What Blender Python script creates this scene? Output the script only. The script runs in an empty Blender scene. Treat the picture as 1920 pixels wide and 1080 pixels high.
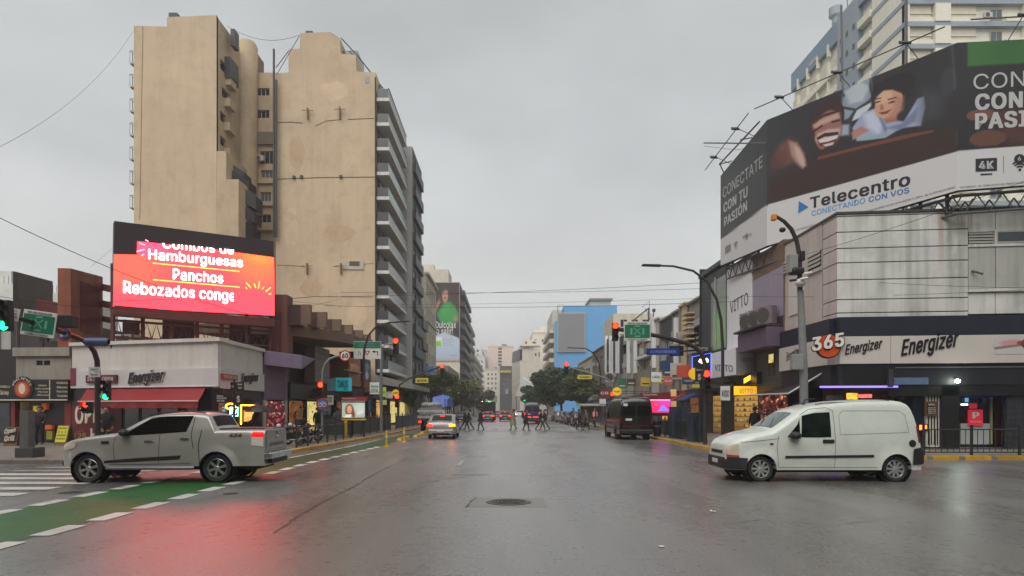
import bpy, bmesh, math, random
import numpy as np
from mathutils import Vector, Matrix
random.seed(7)
S = bpy.context.scene
COL = S.collection
F, VX, HY, CZ = 1200.0, 950.0, 768.0, 1.75
cam_d = bpy.data.cameras.new('camera'); cam = bpy.data.objects.new('camera', cam_d); COL.objects.link(cam)
cam.location = (0, 0, CZ); cam.rotation_euler = (math.radians(90), 0, 0)
cam_d.sensor_width = 36; cam_d.lens = F/1920*36
cam_d.shift_x = (960-VX)/1920; cam_d.shift_y = (HY-540)/1920
cam_d.clip_start = .1; cam_d.clip_end = 4000
S.camera = cam
W = bpy.data.worlds.new('World'); S.world = W; W.use_nodes = True
nt = W.node_tree; nt.nodes.clear()
def N(nt, t, **k):
    n = nt.nodes.new(t)
    for a, b in k.items(): setattr(n, a, b)
    return n
SUN_EL, SUN_ROT = math.radians(52), math.radians(200)
out = N(nt, 'ShaderNodeOutputWorld'); bg = N(nt, 'ShaderNodeBackground'); bg.inputs[1].default_value = 0.1
sky = N(nt, 'ShaderNodeTexSky'); sky.sky_type = 'NISHITA'; sky.sun_disc = False
sky.sun_elevation = SUN_EL; sky.sun_rotation = SUN_ROT; sky.dust_density = 5; sky.air_density = 1.5
tc = N(nt, 'ShaderNodeTexCoord'); sx = N(nt, 'ShaderNodeSeparateXYZ'); nt.links.new(tc.outputs['Generated'], sx.inputs[0])
rmp = N(nt, 'ShaderNodeValToRGB'); nt.links.new(sx.outputs['Z'], rmp.inputs[0])
e = rmp.color_ramp.elements
e[0].position = 0.0; e[0].color = (.57, .57, .555, 1)
e[1].position = .62; e[1].color = (.385, .398, .40, 1)
m_ = rmp.color_ramp.elements.new(.12); m_.color = (.53, .535, .53, 1)
m_ = rmp.color_ramp.elements.new(.35); m_.color = (.43, .442, .447, 1)
mp = N(nt, 'ShaderNodeMapping'); mp.inputs['Scale'].default_value = (1.2, 1.2, 2.6); nt.links.new(tc.outputs['Generated'], mp.inputs[0])
nz = N(nt, 'ShaderNodeTexNoise'); nz.inputs['Scale'].default_value = 1.6; nz.inputs['Detail'].default_value = 4; nt.links.new(mp.outputs[0], nz.inputs[0])
mr = N(nt, 'ShaderNodeMapRange'); mr.inputs[1].default_value = .3; mr.inputs[2].default_value = .7; mr.inputs[3].default_value = .78; mr.inputs[4].default_value = 1.16
nt.links.new(nz.outputs[0], mr.inputs[0])
mu = N(nt, 'ShaderNodeVectorMath', operation='MULTIPLY'); nt.links.new(rmp.outputs[0], mu.inputs[0]); nt.links.new(mr.outputs[0], mu.inputs[1])
sc10 = N(nt, 'ShaderNodeVectorMath', operation='SCALE'); sc10.inputs['Scale'].default_value = 8.5; nt.links.new(mu.outputs[0], sc10.inputs[0])
mix = N(nt, 'ShaderNodeMix', data_type='RGBA'); mix.inputs[0].default_value = .96
nt.links.new(sky.outputs[0], mix.inputs[6]); nt.links.new(sc10.outputs[0], mix.inputs[7])
nt.links.new(mix.outputs[2], bg.inputs[0]); nt.links.new(bg.outputs[0], out.inputs[0])
sd = bpy.data.lights.new('sun', 'SUN'); sd.energy = 1.5; sd.angle = math.radians(60); sd.color = (1, .97, .93)
so = bpy.data.objects.new('sun', sd); COL.objects.link(so)
_v = Vector((math.sin(SUN_ROT)*math.cos(SUN_EL), math.cos(SUN_ROT)*math.cos(SUN_EL), math.sin(SUN_EL)))
so.rotation_euler = (-_v).to_track_quat('-Z', 'Y').to_euler(); so.location = (0, 0, 80)
S.view_settings.view_transform = 'Standard'; S.view_settings.look = 'None'
S.view_settings.exposure = 0.78; S.view_settings.gamma = 1
S.render.engine = 'CYCLES'; S.cycles.use_denoising = True; S.cycles.max_bounces = 6; S.cycles.volume_bounces = 0
S.cycles.sample_clamp_indirect = 6; S.cycles.caustics_reflective = False; S.cycles.caustics_refractive = False
S.cycles.use_adaptive_sampling = True; S.cycles.adaptive_threshold = .02

def lin(c):
    c = [x/255 for x in c]
    return tuple(x/12.92 if x <= .04045 else ((x+.055)/1.055)**2.4 for x in c)
_M = {}
def mat(name, col, rough=.6, var=.12, vs=1.5, dirt=0., dcol=(60, 55, 48), streak=0., metal=0., bump=0., bs=30., em=0., ecol=None, spec=.5, coat=0., pos=True, rvar=0.):
    if name in _M: return _M[name]
    m = bpy.data.materials.new(name); m.use_nodes = True; _M[name] = m
    nt = m.node_tree; b = nt.nodes['Principled BSDF']
    c = lin(col); L = nt.links.new
    b.inputs['Roughness'].default_value = rough; b.inputs['Metallic'].default_value = metal
    b.inputs['Specular IOR Level'].default_value = spec; b.inputs['Coat Weight'].default_value = coat; b.inputs['Coat Roughness'].default_value = .06
    if pos: src = N(nt, 'ShaderNodeNewGeometry').outputs['Position']
    else: src = N(nt, 'ShaderNodeTexCoord').outputs['Object']
    n1 = N(nt, 'ShaderNodeTexNoise'); n1.inputs['Scale'].default_value = vs; n1.inputs['Detail'].default_value = 6; n1.inputs['Roughness'].default_value = .65; L(src, n1.inputs[0])
    r = N(nt, 'ShaderNodeMapRange'); r.inputs[1].default_value = .3; r.inputs[2].default_value = .7; r.inputs[3].default_value = 1-var; r.inputs[4].default_value = 1+var; L(n1.outputs[0], r.inputs[0])
    s = N(nt, 'ShaderNodeVectorMath', operation='SCALE'); s.inputs[0].default_value = c; L(r.outputs[0], s.inputs['Scale'])
    cur = s.outputs[0]
    if dirt or streak:
        for amt, scl, sz in ((dirt, (1, 1, 1), .55), (streak, (2.2, 2.2, .12), 1.0)):
            if not amt: continue
            mp = N(nt, 'ShaderNodeMapping'); mp.inputs['Scale'].default_value = scl; L(src, mp.inputs[0])
            n2 = N(nt, 'ShaderNodeTexNoise'); n2.inputs['Scale'].default_value = sz; n2.inputs['Detail'].default_value = 8; n2.inputs['Roughness'].default_value = .7; L(mp.outputs[0], n2.inputs[0])
            r2 = N(nt, 'ShaderNodeMapRange'); r2.inputs[1].default_value = .48; r2.inputs[2].default_value = .75; r2.inputs[4].default_value = amt; L(n2.outputs[0], r2.inputs[0])
            mx = N(nt, 'ShaderNodeMix', data_type='RGBA'); L(r2.outputs[0], mx.inputs[0]); L(cur, mx.inputs[6]); mx.inputs[7].default_value = (*lin(dcol), 1); cur = mx.outputs[2]
    L(cur, b.inputs['Base Color'])
    if rvar:
        r3 = N(nt, 'ShaderNodeMapRange'); r3.inputs[1].default_value = .3; r3.inputs[2].default_value = .7; r3.inputs[3].default_value = max(.02, rough-rvar); r3.inputs[4].default_value = rough+rvar; L(n1.outputs[0], r3.inputs[0]); L(r3.outputs[0], b.inputs['Roughness'])
    if bump:
        n3 = N(nt, 'ShaderNodeTexNoise'); n3.inputs['Scale'].default_value = bs; n3.inputs['Detail'].default_value = 3; L(src, n3.inputs[0])
        bp = N(nt, 'ShaderNodeBump'); bp.inputs['Strength'].default_value = bump; bp.inputs['Distance'].default_value = .02; L(n3.outputs[0], bp.inputs['Height']); L(bp.outputs[0], b.inputs['Normal'])
    if em:
        b.inputs['Emission Color'].default_value = (*lin(ecol or col), 1)
        if var > .2 and em < 1: L(cur, b.inputs['Emission Color'])
        b.inputs['Emission Strength'].default_value = em
    return m
def vcmat(name, rough=.55, em=0.):
    m = bpy.data.materials.new(name); m.use_nodes = True; nt = m.node_tree; b = nt.nodes['Principled BSDF']
    a = N(nt, 'ShaderNodeVertexColor'); a.layer_name = 'Col'
    if em:
        b.inputs['Base Color'].default_value = (.02, .02, .02, 1)
        nt.links.new(a.outputs[0], b.inputs['Emission Color']); b.inputs['Emission Strength'].default_value = em
    else: nt.links.new(a.outputs[0], b.inputs['Base Color'])
    b.inputs['Roughness'].default_value = rough
    return m

def root_of(o):
    while o.parent: o = o.parent
    return o
def thing(name, label, cat, loc=(0, 0, 0), rotz=0, group=None):
    o = bpy.data.objects.new(name, None); COL.objects.link(o); o.empty_display_size = .2
    o.location = loc; o.rotation_euler = (0, 0, rotz); o['label'] = label; o['category'] = cat
    if group: o['group'] = group
    return o
def tag(o, label, cat, group=None):
    o['label'] = label; o['category'] = cat
    if group: o['group'] = group
    return o
def kids(o): return [c for c in COL.objects if c.parent == o]
_ch = {}
def link(name, me, parent=None, loc=(0, 0, 0), rot=(0, 0, 0)):
    o = bpy.data.objects.new(name, me); COL.objects.link(o); o.location = loc; o.rotation_euler = rot
    if parent is not None: o.parent = parent; _ch.setdefault(parent.name, []).append(o)
    return o
def dup(root, loc=None, rotz=None, label=None, group=None, scale=None):
    def cp(o, par):
        c = o.copy(); COL.objects.link(c)
        if par is not None: c.parent = par; _ch.setdefault(par.name, []).append(c)
        for k in list(_ch.get(o.name, [])): cp(k, c)
        return c
    r = cp(root, None)
    if loc is not None: r.location = loc
    if rotz is not None: r.rotation_euler = (0, 0, rotz)
    if scale: r.scale = scale
    if label: r['label'] = label
    if group: r['group'] = group
    return r

class MB:
    """collects geometry; build() links it as ONE mesh object (points are given in world space unless local=True)"""
    def __init__(s): s.v = []; s.f = []; s.m = []; s.cm = 0
    def add(s, vs, fs):
        o = len(s.v); s.v += [tuple(p) for p in vs]; s.f += [tuple(i+o for i in f) for f in fs]; s.m += [s.cm]*len(fs); return s
    def hexa(s, p): return s.add(p, [(0, 3, 2, 1), (4, 5, 6, 7), (0, 1, 5, 4), (1, 2, 6, 5), (2, 3, 7, 6), (3, 0, 4, 7)])
    def box(s, x0, x1, y0, y1, z0, z1):
        return s.hexa([(x0, y0, z0), (x1, y0, z0), (x1, y1, z0), (x0, y1, z0), (x0, y0, z1), (x1, y0, z1), (x1, y1, z1), (x0, y1, z1)])
    def fbox(s, f, u0, u1, v0, v1, z0, z1, z0b=None, z1b=None):
        z0b = z0 if z0b is None else z0b; z1b = z1 if z1b is None else z1b
        return s.hexa([f.pt(u0, v0, z0), f.pt(u1, v0, z0b), f.pt(u1, v1, z0b), f.pt(u0, v1, z0), f.pt(u0, v0, z1), f.pt(u1, v0, z1b), f.pt(u1, v1, z1b), f.pt(u0, v1, z1)])
    def quad(s, a, b, c, d): return s.add([a, b, c, d], [(0, 1, 2, 3)])
    def prism(s, poly, z0, z1):
        n = len(poly); vs = [(x, y, z0) for x, y in poly]+[(x, y, z1) for x, y in poly]
        return s.add(vs, [tuple(range(n-1, -1, -1)), tuple(range(n, 2*n))]+[(i, (i+1) % n, n+(i+1) % n, n+i) for i in range(n)])
    def slab(s, pts, off):
        """polygon of 3D points, given the thickness vector off"""
        n = len(pts); q = [Vector(p) for p in pts]; o = Vector(off)
        return s.add(q+[p+o for p in q], [tuple(range(n)), tuple(range(2*n-1, n-1, -1))]+[(i, n+i, n+(i+1) % n, (i+1) % n) for i in range(n)])
    def tube(s, pts, r, n=6, cap=True):
        pts = [Vector(p) for p in pts]; rr = r if isinstance(r, (list, tuple)) else [r]*len(pts); base = len(s.v); up = None
        for i, p in enumerate(pts):
            d = (pts[min(i+1, len(pts)-1)]-pts[max(i-1, 0)]).normalized()
            if up is None: up = Vector((0, 0, 1)) if abs(d.z) < .9 else Vector((1, 0, 0))
            a = d.cross(up).normalized(); b = a.cross(d).normalized(); up = b
            s.v += [tuple(p+(a*math.cos(t)+b*math.sin(t))*rr[i]) for t in [2*math.pi*k/n for k in range(n)]]
        fs = [(base+i*n+k, base+i*n+(k+1) % n, base+(i+1)*n+(k+1) % n, base+(i+1)*n+k) for i in range(len(pts)-1) for k in range(n)]
        if cap: fs += [tuple(base+k for k in range(n-1, -1, -1)), tuple(base+(len(pts)-1)*n+k for k in range(n))]
        s.f += fs; s.m += [s.cm]*len(fs); return s
    def cyl(s, p0, p1, r0, r1=None, n=12): return s.tube([p0, p1], [r0, r0 if r1 is None else r1], n)
    def ball(s, c, r, nu=12, nv=8, zs=1., half=False):
        vs = []; fs = []; nn = nv//2 if half else nv
        for j in range(nn+1):
            t = math.pi*j/nv
            for i in range(nu): a = 2*math.pi*i/nu; vs.append((c[0]+r*math.sin(t)*math.cos(a), c[1]+r*math.sin(t)*math.sin(a), c[2]+r*zs*math.cos(t)))
        for j in range(nn):
            for i in range(nu): fs.append((j*nu+i, (j+1)*nu+i, (j+1)*nu+(i+1) % nu, j*nu+(i+1) % nu))
        return s.add(vs, fs)
    def lathe(s, prof, o=(0, 0, 0), axis='z', n=24):
        """prof: (radius, height)"""
        vs = []; fs = []
        for r, h in prof:
            for i in range(n):
                a = 2*math.pi*i/n; x, y = r*math.cos(a), r*math.sin(a)
                p = (x, y, h) if axis == 'z' else (x, h, y) if axis == 'y' else (h, x, y)
                vs.append((p[0]+o[0], p[1]+o[1], p[2]+o[2]))
        for j in range(len(prof)-1):
            for i in range(n): fs.append((j*n+i, j*n+(i+1) % n, (j+1)*n+(i+1) % n, (j+1)*n+i))
        return s.add(vs, fs)
    def grid(s, rows):
        n = len(rows[0]); return s.add([p for r in rows for p in r], [(j*n+i, j*n+i+1, (j+1)*n+i+1, (j+1)*n+i) for j in range(len(rows)-1) for i in range(n-1)])
    def mesh(s, name, mats, smooth=0, bevel=0):
        me = bpy.data.meshes.new(name); me.from_pydata(s.v, [], s.f)
        for m in (mats if isinstance(mats, (list, tuple)) else [mats]): me.materials.append(m)
        if any(s.m): me.polygons.foreach_set('material_index', s.m)
        bm = bmesh.new(); bm.from_mesh(me)
        if smooth or bevel: bmesh.ops.remove_doubles(bm, verts=bm.verts, dist=1e-5)
        bmesh.ops.recalc_face_normals(bm, faces=bm.faces)
        if bevel: bmesh.ops.bevel(bm, geom=[e for e in bm.edges if len(e.link_faces) == 2 and e.calc_face_angle(0) > .5], offset=bevel, segments=2, affect='EDGES', profile=.5, clamp_overlap=True)
        bm.to_mesh(me); bm.free()
        if smooth:
            me.polygons.foreach_set('use_smooth', [True]*len(me.polygons)); me.set_sharp_from_angle(angle=math.radians(smooth))
        return me
    def build(s, name, mats, parent=None, smooth=0, bevel=0, local=False, kind=None, label=None):
        if parent is not None and not local:
            r = root_of(parent); M = Matrix.Translation(r.location) @ r.rotation_euler.to_matrix().to_4x4(); Mi = M.inverted(); s.v = [tuple(Mi @ Vector(p)) for p in s.v]
        o = link(name, s.mesh(name, mats, smooth, bevel), parent)
        if kind: o['kind'] = kind
        if label: o['label'] = label
        return o

class Face:
    """a vertical plane in the world: u runs along it, v towards the camera, z up"""
    def __init__(s, x0, y0, x1, y1):
        s.o = Vector((x0, y0)); s.d = (Vector((x1, y1))-s.o); s.L = s.d.length; s.d /= s.L
        s.n = Vector((-s.d.y, s.d.x)); mid = (Vector((x0, y0))+Vector((x1, y1)))/2
        if s.n.dot(-mid) < 0: s.n = -s.n
        s.ang = math.atan2(s.d.y, s.d.x); s.flip = s.n.dot(Vector((-s.d.y, s.d.x))) > 0
    def u(s, px, v=0):
        a = (px-VX)/F; ox, oy = s.o+s.n*v; return (a*oy-ox)/(s.d.x-a*s.d.y)
    def y(s, px, v=0): return (s.o+s.n*v+s.d*s.u(px, v)).y
    def z(s, px, py, v=0): return CZ-(py-HY)*s.y(px, v)/F
    def pt(s, u, v, z): p = s.o+s.d*u+s.n*v; return (p.x, p.y, z)
    def rect(s, x0, y0, x1, y1, v=0):
        xm = (x0+x1)/2; a, b = s.u(x0, v), s.u(x1, v)
        return min(a, b), max(a, b), s.z(xm, y1, v), s.z(xm, y0, v)
def gp(px, py, z=0):
    d = (CZ-z)*F/(py-HY); return ((px-VX)*d/F, d)
def at(px, py, Y): return ((px-VX)*Y/F, Y, CZ-(py-HY)*Y/F)
def fp(f, x0, y0, x1, y1, v0, v1, m, name, parent, bevel=0, **k):
    u0, u1, z0, z1 = f.rect(x0, y0, x1, y1, v1); return MB().fbox(f, u0, u1, v0, v1, z0, z1).build(name, m, parent, bevel=bevel, **k)

_txt = {}
_fonts = {}
def font():
    if 'f' not in _fonts:
        _fonts['f'] = None
        try: _fonts['f'] = bpy.data.fonts.load(bpy.utils.system_resource('DATAFILES', path='fonts')+'/Inter.woff2')
        except Exception: pass
    return _fonts['f']
def text_mesh(s, bold=0., shear=0., ext=.0):
    k = (s, bold, shear, ext)
    if k not in _txt:
        cu = bpy.data.curves.new('t', 'FONT'); cu.body = s; cu.font = font() or cu.font; cu.shear = shear; cu.size = 1; cu.extrude = ext; cu.resolution_u = 3; cu.space_character = 1+bold*2
        ob = bpy.data.objects.new('t', cu); me = bpy.data.meshes.new_from_object(ob)
        v0 = [tuple(v.co) for v in me.vertices]; f0 = [tuple(p.vertices) for p in me.polygons]; vs = []; fs = []
        for j, (dx, dy) in enumerate([(0, 0)] if bold < .006 else [(-1, -.5), (-1, .5), (0, 0), (1, -.5), (1, .5)]):
            fs += [tuple(i+len(vs) for i in f) for f in f0]; vs += [(x+dx*bold*.7, y+dy*bold*.7, z+(.03*j if z > 0 else 0)) for x, y, z in v0]
        _txt[k] = (vs, fs)
        bpy.data.objects.remove(ob); bpy.data.curves.remove(cu); bpy.data.meshes.remove(me)
    return _txt[k]
def lettering(s, m, parent, P, ex, ez, n, w, h, bold=0., shear=0., slope=0., name='lettering', off=.01, th=.004, local=False, clip=None, ref=None):
    vs, fs = text_mesh(s, bold, shear, .5); rv = text_mesh('H', 0, 0, .5)[0]
    x0 = min(v[0] for v in vs); x1 = max(v[0] for v in vs); y0 = min(v[1] for v in rv); y1 = max(v[1] for v in rv)
    P, ex, ez, n = Vector(P), Vector(ex), Vector(ez), Vector(n); b = MB()
    pts = [((v[0]-x0)/(x1-x0)*w, (v[1]-y0)/(y1-y0)*h, v[2]) for v in vs]
    if clip:
        bm = bmesh.new(); bv = [bm.verts.new(p) for p in pts]
        for f in fs:
            try: bm.faces.new([bv[i] for i in f])
            except ValueError: pass
        for co, no in clip: bmesh.ops.bisect_plane(bm, geom=bm.verts[:]+bm.edges[:]+bm.faces[:], plane_co=co, plane_no=no, clear_outer=True)
        bm.verts.index_update(); pts = [tuple(v.co) for v in bm.verts]; fs = [tuple(v.index for v in f.verts) for f in bm.faces]; bm.free()
    b.add([P+ex*x+ez*(y+slope*x)+n*(off+th*(z+.5)) for x, y, z in pts], fs)
    return b.build(name, m, parent, local=local)
def ftext(f, s, m, parent, x0, y0, x1, y1, v=0, **k):
    """text inside the pixel rectangle, on face f"""
    u0, u1, z0, z1 = f.rect(x0, y0, x1, y1, v); a = f.u(x0, v); sgn = 1 if f.u(x1, v) > a else -1
    d = Vector((f.d.x, f.d.y, 0))*sgn
    return lettering(s, m, parent, f.pt(a, v, z0), d, (0, 0, 1), (f.n.x, f.n.y, 0), u1-u0, z1-z0, **k)

def wall(f, u0, u1, z0, z1, holes, m, parent, name='wall', depth=.18, v=0., label=None):
    """skin with real openings and reveals"""
    us = sorted({u0, u1}|{h[i] for h in holes for i in (0, 1)}); zs = sorted({z0, z1}|{h[i] for h in holes for i in (2, 3)})
    us = [u for u in us if u0 <= u <= u1]; zs = [z for z in zs if z0 <= z <= z1]; b = MB()
    for a, c in zip(us, us[1:]):
        um = (a+c)/2; col = [h for h in holes if h[0] < um < h[1]]; run = None
        for p, q in zip(zs, zs[1:]):
            zm = (p+q)/2; hole = any(h[2] < zm < h[3] for h in col)
            if not hole: run = [run[0], q] if run else [p, q]
            if (hole or q == zs[-1]) and run: b.quad(f.pt(a, v, run[0]), f.pt(c, v, run[0]), f.pt(c, v, run[1]), f.pt(a, v, run[1])); run = None
    for h in holes+[(u0, u1, z0, z1)]:
        e_ = .02 if h == (u0, u1, z0, z1) else 0; mu_ = (h[0]+h[1])/2
        c = [(h[0], h[2]), (h[1], h[2]), (h[1], h[3]), (h[0], h[3])]
        for (a1, b1), (a2, b2) in zip(c, c[1:]+c[:1]): b.quad(f.pt(a1, v, b1), f.pt(a2, v, b2), f.pt(a2+(e_ if a2 < mu_ else -e_), v-depth-.06, b2), f.pt(a1+(e_ if a1 < mu_ else -e_), v-depth-.06, b1))
    o = b.build(name, m, parent)
    if label: o['label'] = label
    return o
_wm = {}
def window(parent, f, u0, u1, z0, z1, frame, glass, v=-.12, style='2', rail=False, sill=None):
    """window (frame) > pane; meshes are shared between equal windows"""
    w, h = round(u1-u0, 2), round(z1-z0, 2); k = (w, h, style, frame.name, glass.name)
    if k not in _wm:
        t = min(.06, w*.08); b = MB(); b.box(0, t, -.03, .03, 0, h).box(w-t, w, -.03, .03, 0, h).box(t, w-t, -.03, .03, 0, t).box(t, w-t, -.03, .03, h-t, h)
        nv = int(style[0])
        for i in range(1, nv): b.box(w*i/nv-t/2, w*i/nv+t/2, -.025, .025, t, h-t)
        if 'h' in style: b.box(t, w-t, -.022, .022, h*.62, h*.62+t)
        if 's' in style:
            n = max(3, int(h/.09*.5)); b.box(t, w-t, -.028, .028, h*.55, h-t)
        g = MB(); g.box(t*.5, w-t*.5, -.012, .004, t*.5, h-t*.5)
        _wm[k] = (b.mesh('window', frame), g.mesh('pane', glass))
    a, g = _wm[k]; r = root_of(parent); p = Vector(f.pt(u0, v, z0))-r.location
    rot = f.ang; o = link('window', a, parent, p, (0, 0, rot)); link('pane', g, o)
    return o
# ================================================================ materials in use
asphalt = bpy.data.materials.new('wet_asphalt'); asphalt.use_nodes = True
nt = asphalt.node_tree; b = nt.nodes['Principled BSDF']; L = nt.links.new
g_ = N(nt, 'ShaderNodeNewGeometry').outputs['Position']
def _noise(nt, src, sc, det=5, ro=.6, scl=None):
    if scl: mp = N(nt, 'ShaderNodeMapping'); mp.inputs['Scale'].default_value = scl; nt.links.new(src, mp.inputs[0]); src = mp.outputs[0]
    n = N(nt, 'ShaderNodeTexNoise'); n.inputs['Scale'].default_value = sc; n.inputs['Detail'].default_value = det; n.inputs['Roughness'].default_value = ro; nt.links.new(src, n.inputs[0]); return n.outputs[0]
def _mr(nt, src, a, b_, c, d):
    r = N(nt, 'ShaderNodeMapRange'); r.inputs[1].default_value = a; r.inputs[2].default_value = b_; r.inputs[3].default_value = c; r.inputs[4].default_value = d; nt.links.new(src, r.inputs[0]); return r.outputs[0]
def _mul(nt, a, b_, op='MULTIPLY'):
    m = N(nt, 'ShaderNodeMath', operation=op); nt.links.new(a, m.inputs[0])
    if isinstance(b_, float): m.inputs[1].default_value = b_
    else: nt.links.new(b_, m.inputs[1])
    return m.outputs[0]
big = _noise(nt, g_, .35, 6, .62, (1, .35, 1)); fine = _noise(nt, g_, 24, 4, .85); mid = _noise(nt, g_, 5, 6, .7); trk = _noise(nt, g_, 1.3, 4, .6, (1, .06, 1))
v = _mul(nt, _mul(nt, _mr(nt, big, .3, .7, .7, 1.32), _mr(nt, fine, .36, .68, .35, 1.9)), _mul(nt, _mr(nt, mid, .3, .7, .85, 1.15), _mr(nt, trk, .3, .7, .85, 1.18)))
s_ = N(nt, 'ShaderNodeVectorMath', operation='SCALE'); s_.inputs[0].default_value = (.132, .127, .118); L(v, s_.inputs['Scale']); L(s_.outputs[0], b.inputs['Base Color'])
ro = _mul(nt, _mr(nt, big, .32, .68, .2, .42), _mr(nt, mid, .3, .7, .74, 1.26)); L(ro, b.inputs['Roughness'])
bp = N(nt, 'ShaderNodeBump'); bp.inputs['Strength'].default_value = .35; bp.inputs['Distance'].default_value = .012; L(fine, bp.inputs['Height']); L(bp.outputs[0], b.inputs['Normal'])
b.inputs['Specular IOR Level'].default_value = .5; b.inputs['Coat Weight'].default_value = .85; b.inputs['Coat IOR'].default_value = 1.42; L(_mr(nt, big, .3, .7, .27, .42), b.inputs['Coat Roughness'])

conc_side = mat('sidewalk_concrete', (128, 122, 112), .5, .2, 2.5, dirt=.5, bump=.3)
m_kerb = mat('kerb_concrete', (120, 115, 105), .55, .2, 3, dirt=.5)
m_kyel = mat('kerb_yellow_paint', (196, 152, 34), .5, .2, 4, dirt=.8, dcol=(80, 70, 50))
m_white = mat('road_paint_white', (205, 203, 195), .45, .1, 6, dirt=1., dcol=(104, 101, 95))
m_wold = mat('road_paint_worn', (150, 148, 142), .45, .2, 5, dirt=1., dcol=(72, 70, 66))
m_green = mat('lane_paint_green', (28, 92, 30), .42, .25, 1.1, dirt=.9, dcol=(54, 66, 44), bump=.4, bs=40, rvar=.12)
m_yel = mat('yellow_plastic', (205, 165, 30), .5, .1, dirt=.4)
m_patch = mat('concrete_patch', (122, 119, 112), .4, .2, 4, bump=.4, rvar=.1)
m_seamt = mat('tar_worn', (62, 60, 57), .4, .3, 4)
m_tar = mat('tar', (30, 29, 28), .45, .2, bump=.3)
m_iron = mat('cast_iron', (62, 60, 57), .35, .3, 20, metal=.6, bump=.3)
m_steel = mat('galvanised_steel', (128, 130, 130), .45, .1, 4, metal=.6, dirt=.2)
m_black = mat('black_paint', (24, 24, 26), .4, .1)
m_dark = mat('dark_recess', (14, 13, 13), .8, .1)
m_dgrey = mat('dark_grey_paint', (58, 58, 60), .5, .15, dirt=.3)
m_rail = mat('railing_paint', (38, 42, 42), .45, .2, 5, dirt=.3)
m_wpaint = mat('white_plaster', (205, 200, 192), .7, .06, 1.5, dirt=.15, streak=.3, dcol=(120, 112, 104))
m_glass = mat('window_glass', (26, 30, 33), .08, .2, 3, spec=.8)
m_glass2 = mat('window_glass_pale', (88, 96, 100), .12, .25, .8, spec=.8)
m_frame = mat('window_frame_pale', (170, 168, 160), .5, .1)
m_frameD = mat('window_frame_dark', (40, 38, 38), .5, .1)
m_shut = mat('roller_shutter', (168, 158, 138), .6, .1, 3, streak=.3)

# ================================================================ ground and street
road = MB().quad((-1800, -200, 0), (1800, -200, 0), (1800, 3000, 0), (-1800, 3000, 0)).build('road', asphalt, kind='structure')
def arc(cx, cy, r, a0, a1, n=8): return [(cx+r*math.cos(math.radians(a0+(a1-a0)*i/n)), cy+r*math.sin(math.radians(a0+(a1-a0)*i/n))) for i in range(n+1)]
kl = [(-80, 20.6), (-12.4, 20.6)]+arc(-11.6, 23.6, 3, -80, 0)+[(-8.6, 27), (-8.1, 40), (-8.0, 60), (-8, 330)]
kr = [(80, 22.3), (12.4, 22.3)]+arc(12.0, 25.6, 3.3, 260, 180)+[(8.7, 29), (8.75, 40), (8.9, 60), (9, 330)]
def inset(line, d):
    o = []
    for i, p in enumerate(line):
        a = Vector(line[max(i-1, 0)]); c = Vector(line[min(i+1, len(line)-1)]); t = (c-a).normalized(); o.append((p[0]-t.y*d, p[1]+t.x*d))
    return o
for line, sg, far in ((kl, 1, (-80, 330)), (kr, -1, (80, 330))):
    sw = MB().prism(inset(line, sg*.16)+[far], -.05, .12).build('sidewalk', conc_side, kind='structure')
    ker = MB().prism(inset(line, sg*.012)+inset(line, sg*.158)[::-1], -.05, .1).build('kerb', m_kerb, kind='structure')
    # kerb stones laid end to end
    ii = inset(line, sg*.165); acc = 0
    for (p, q, pi, qi) in zip(line, line[1:], ii, ii[1:]):
        p, q, pi, qi = map(Vector, (p, q, pi, qi)); d = (q-p).length
        if p.y > 62 and q.y > 62: continue
        n = max(1, round(min(d, 40)/1.15)); far_ = d > 40
        if far_ and p.y > 30: q = p+(q-p)*40/d; qi = pi+(qi-pi)*40/d
        if far_ and p.y <= 30: p = q+(p-q)*18/d; pi = qi+(pi-qi)*18/d; n = 16
        for i in range(n):
            a, c = i/n, (i+1)/n-.012
            A, B, C_, D_ = p+(q-p)*a, p+(q-p)*c, pi+(qi-pi)*c, pi+(qi-pi)*a; z = .135+random.uniform(-.004, .004)
            yel = (sg > 0 and A.y > 24.0) or (sg < 0)
            bb = MB().hexa([(A.x, A.y, -.02), (B.x, B.y, -.02), (C_.x, C_.y, -.02), (D_.x, D_.y, -.02), (A.x, A.y, z), (B.x, B.y, z), (C_.x, C_.y, z), (D_.x, D_.y, z)])
            bb.build('kerb_stone', m_kyel if yel else m_kerb, ker, bevel=.012)
ln = MB(); P = [(-8.55, -6.5, 2), (-8.6, -6.5, 19), (-7.9, -6.42, 23), (-7.5, -6.1, 27), (-7.3, -6.0, 33), (-7.25, -6.0, 46)]
for (a0, a1, y0), (b0, b1, y1) in zip(P, P[1:]): ln.quad((a0, y0, .004), (a1, y0, .004), (b1, y1, .004), (b0, y1, .004))
ln.cm = 0; ln.m = [0, 1, 1, 1, 1][:len(ln.f)]; ln.build('bike_lane', [m_green, mat('lane_paint_faded', (48, 78, 38), .42, .25, 1.1, dirt=.8, dcol=(66, 64, 56), bump=.3, bs=40)], kind='structure')
def para(x, y, w, l, sk, m, par, z=.008, name='dash'):
    MB().quad((x-w/2-sk/2, y-l/2, z), (x+w/2-sk/2, y-l/2, z), (x+w/2+sk/2, y+l/2, z), (x-w/2+sk/2, y+l/2, z)).build(name, m, par)
mk = MB().quad((-6.62, 3.0, .008), (-6.32, 3.0, .008), (-6.32, 3.8, .008), (-6.62, 3.8, .008)).build('road_marking', m_white, kind='structure')
for k in range(21):
    y = 5.65+k*1.2
    para(-6.47 if y < 21 else -6.47+(y-21)*.055, y, .3, .8, .0, m_white, mk)
    if y < 20: para(-8.58, y+.35, .28, .8, 0, m_white, mk)
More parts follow.
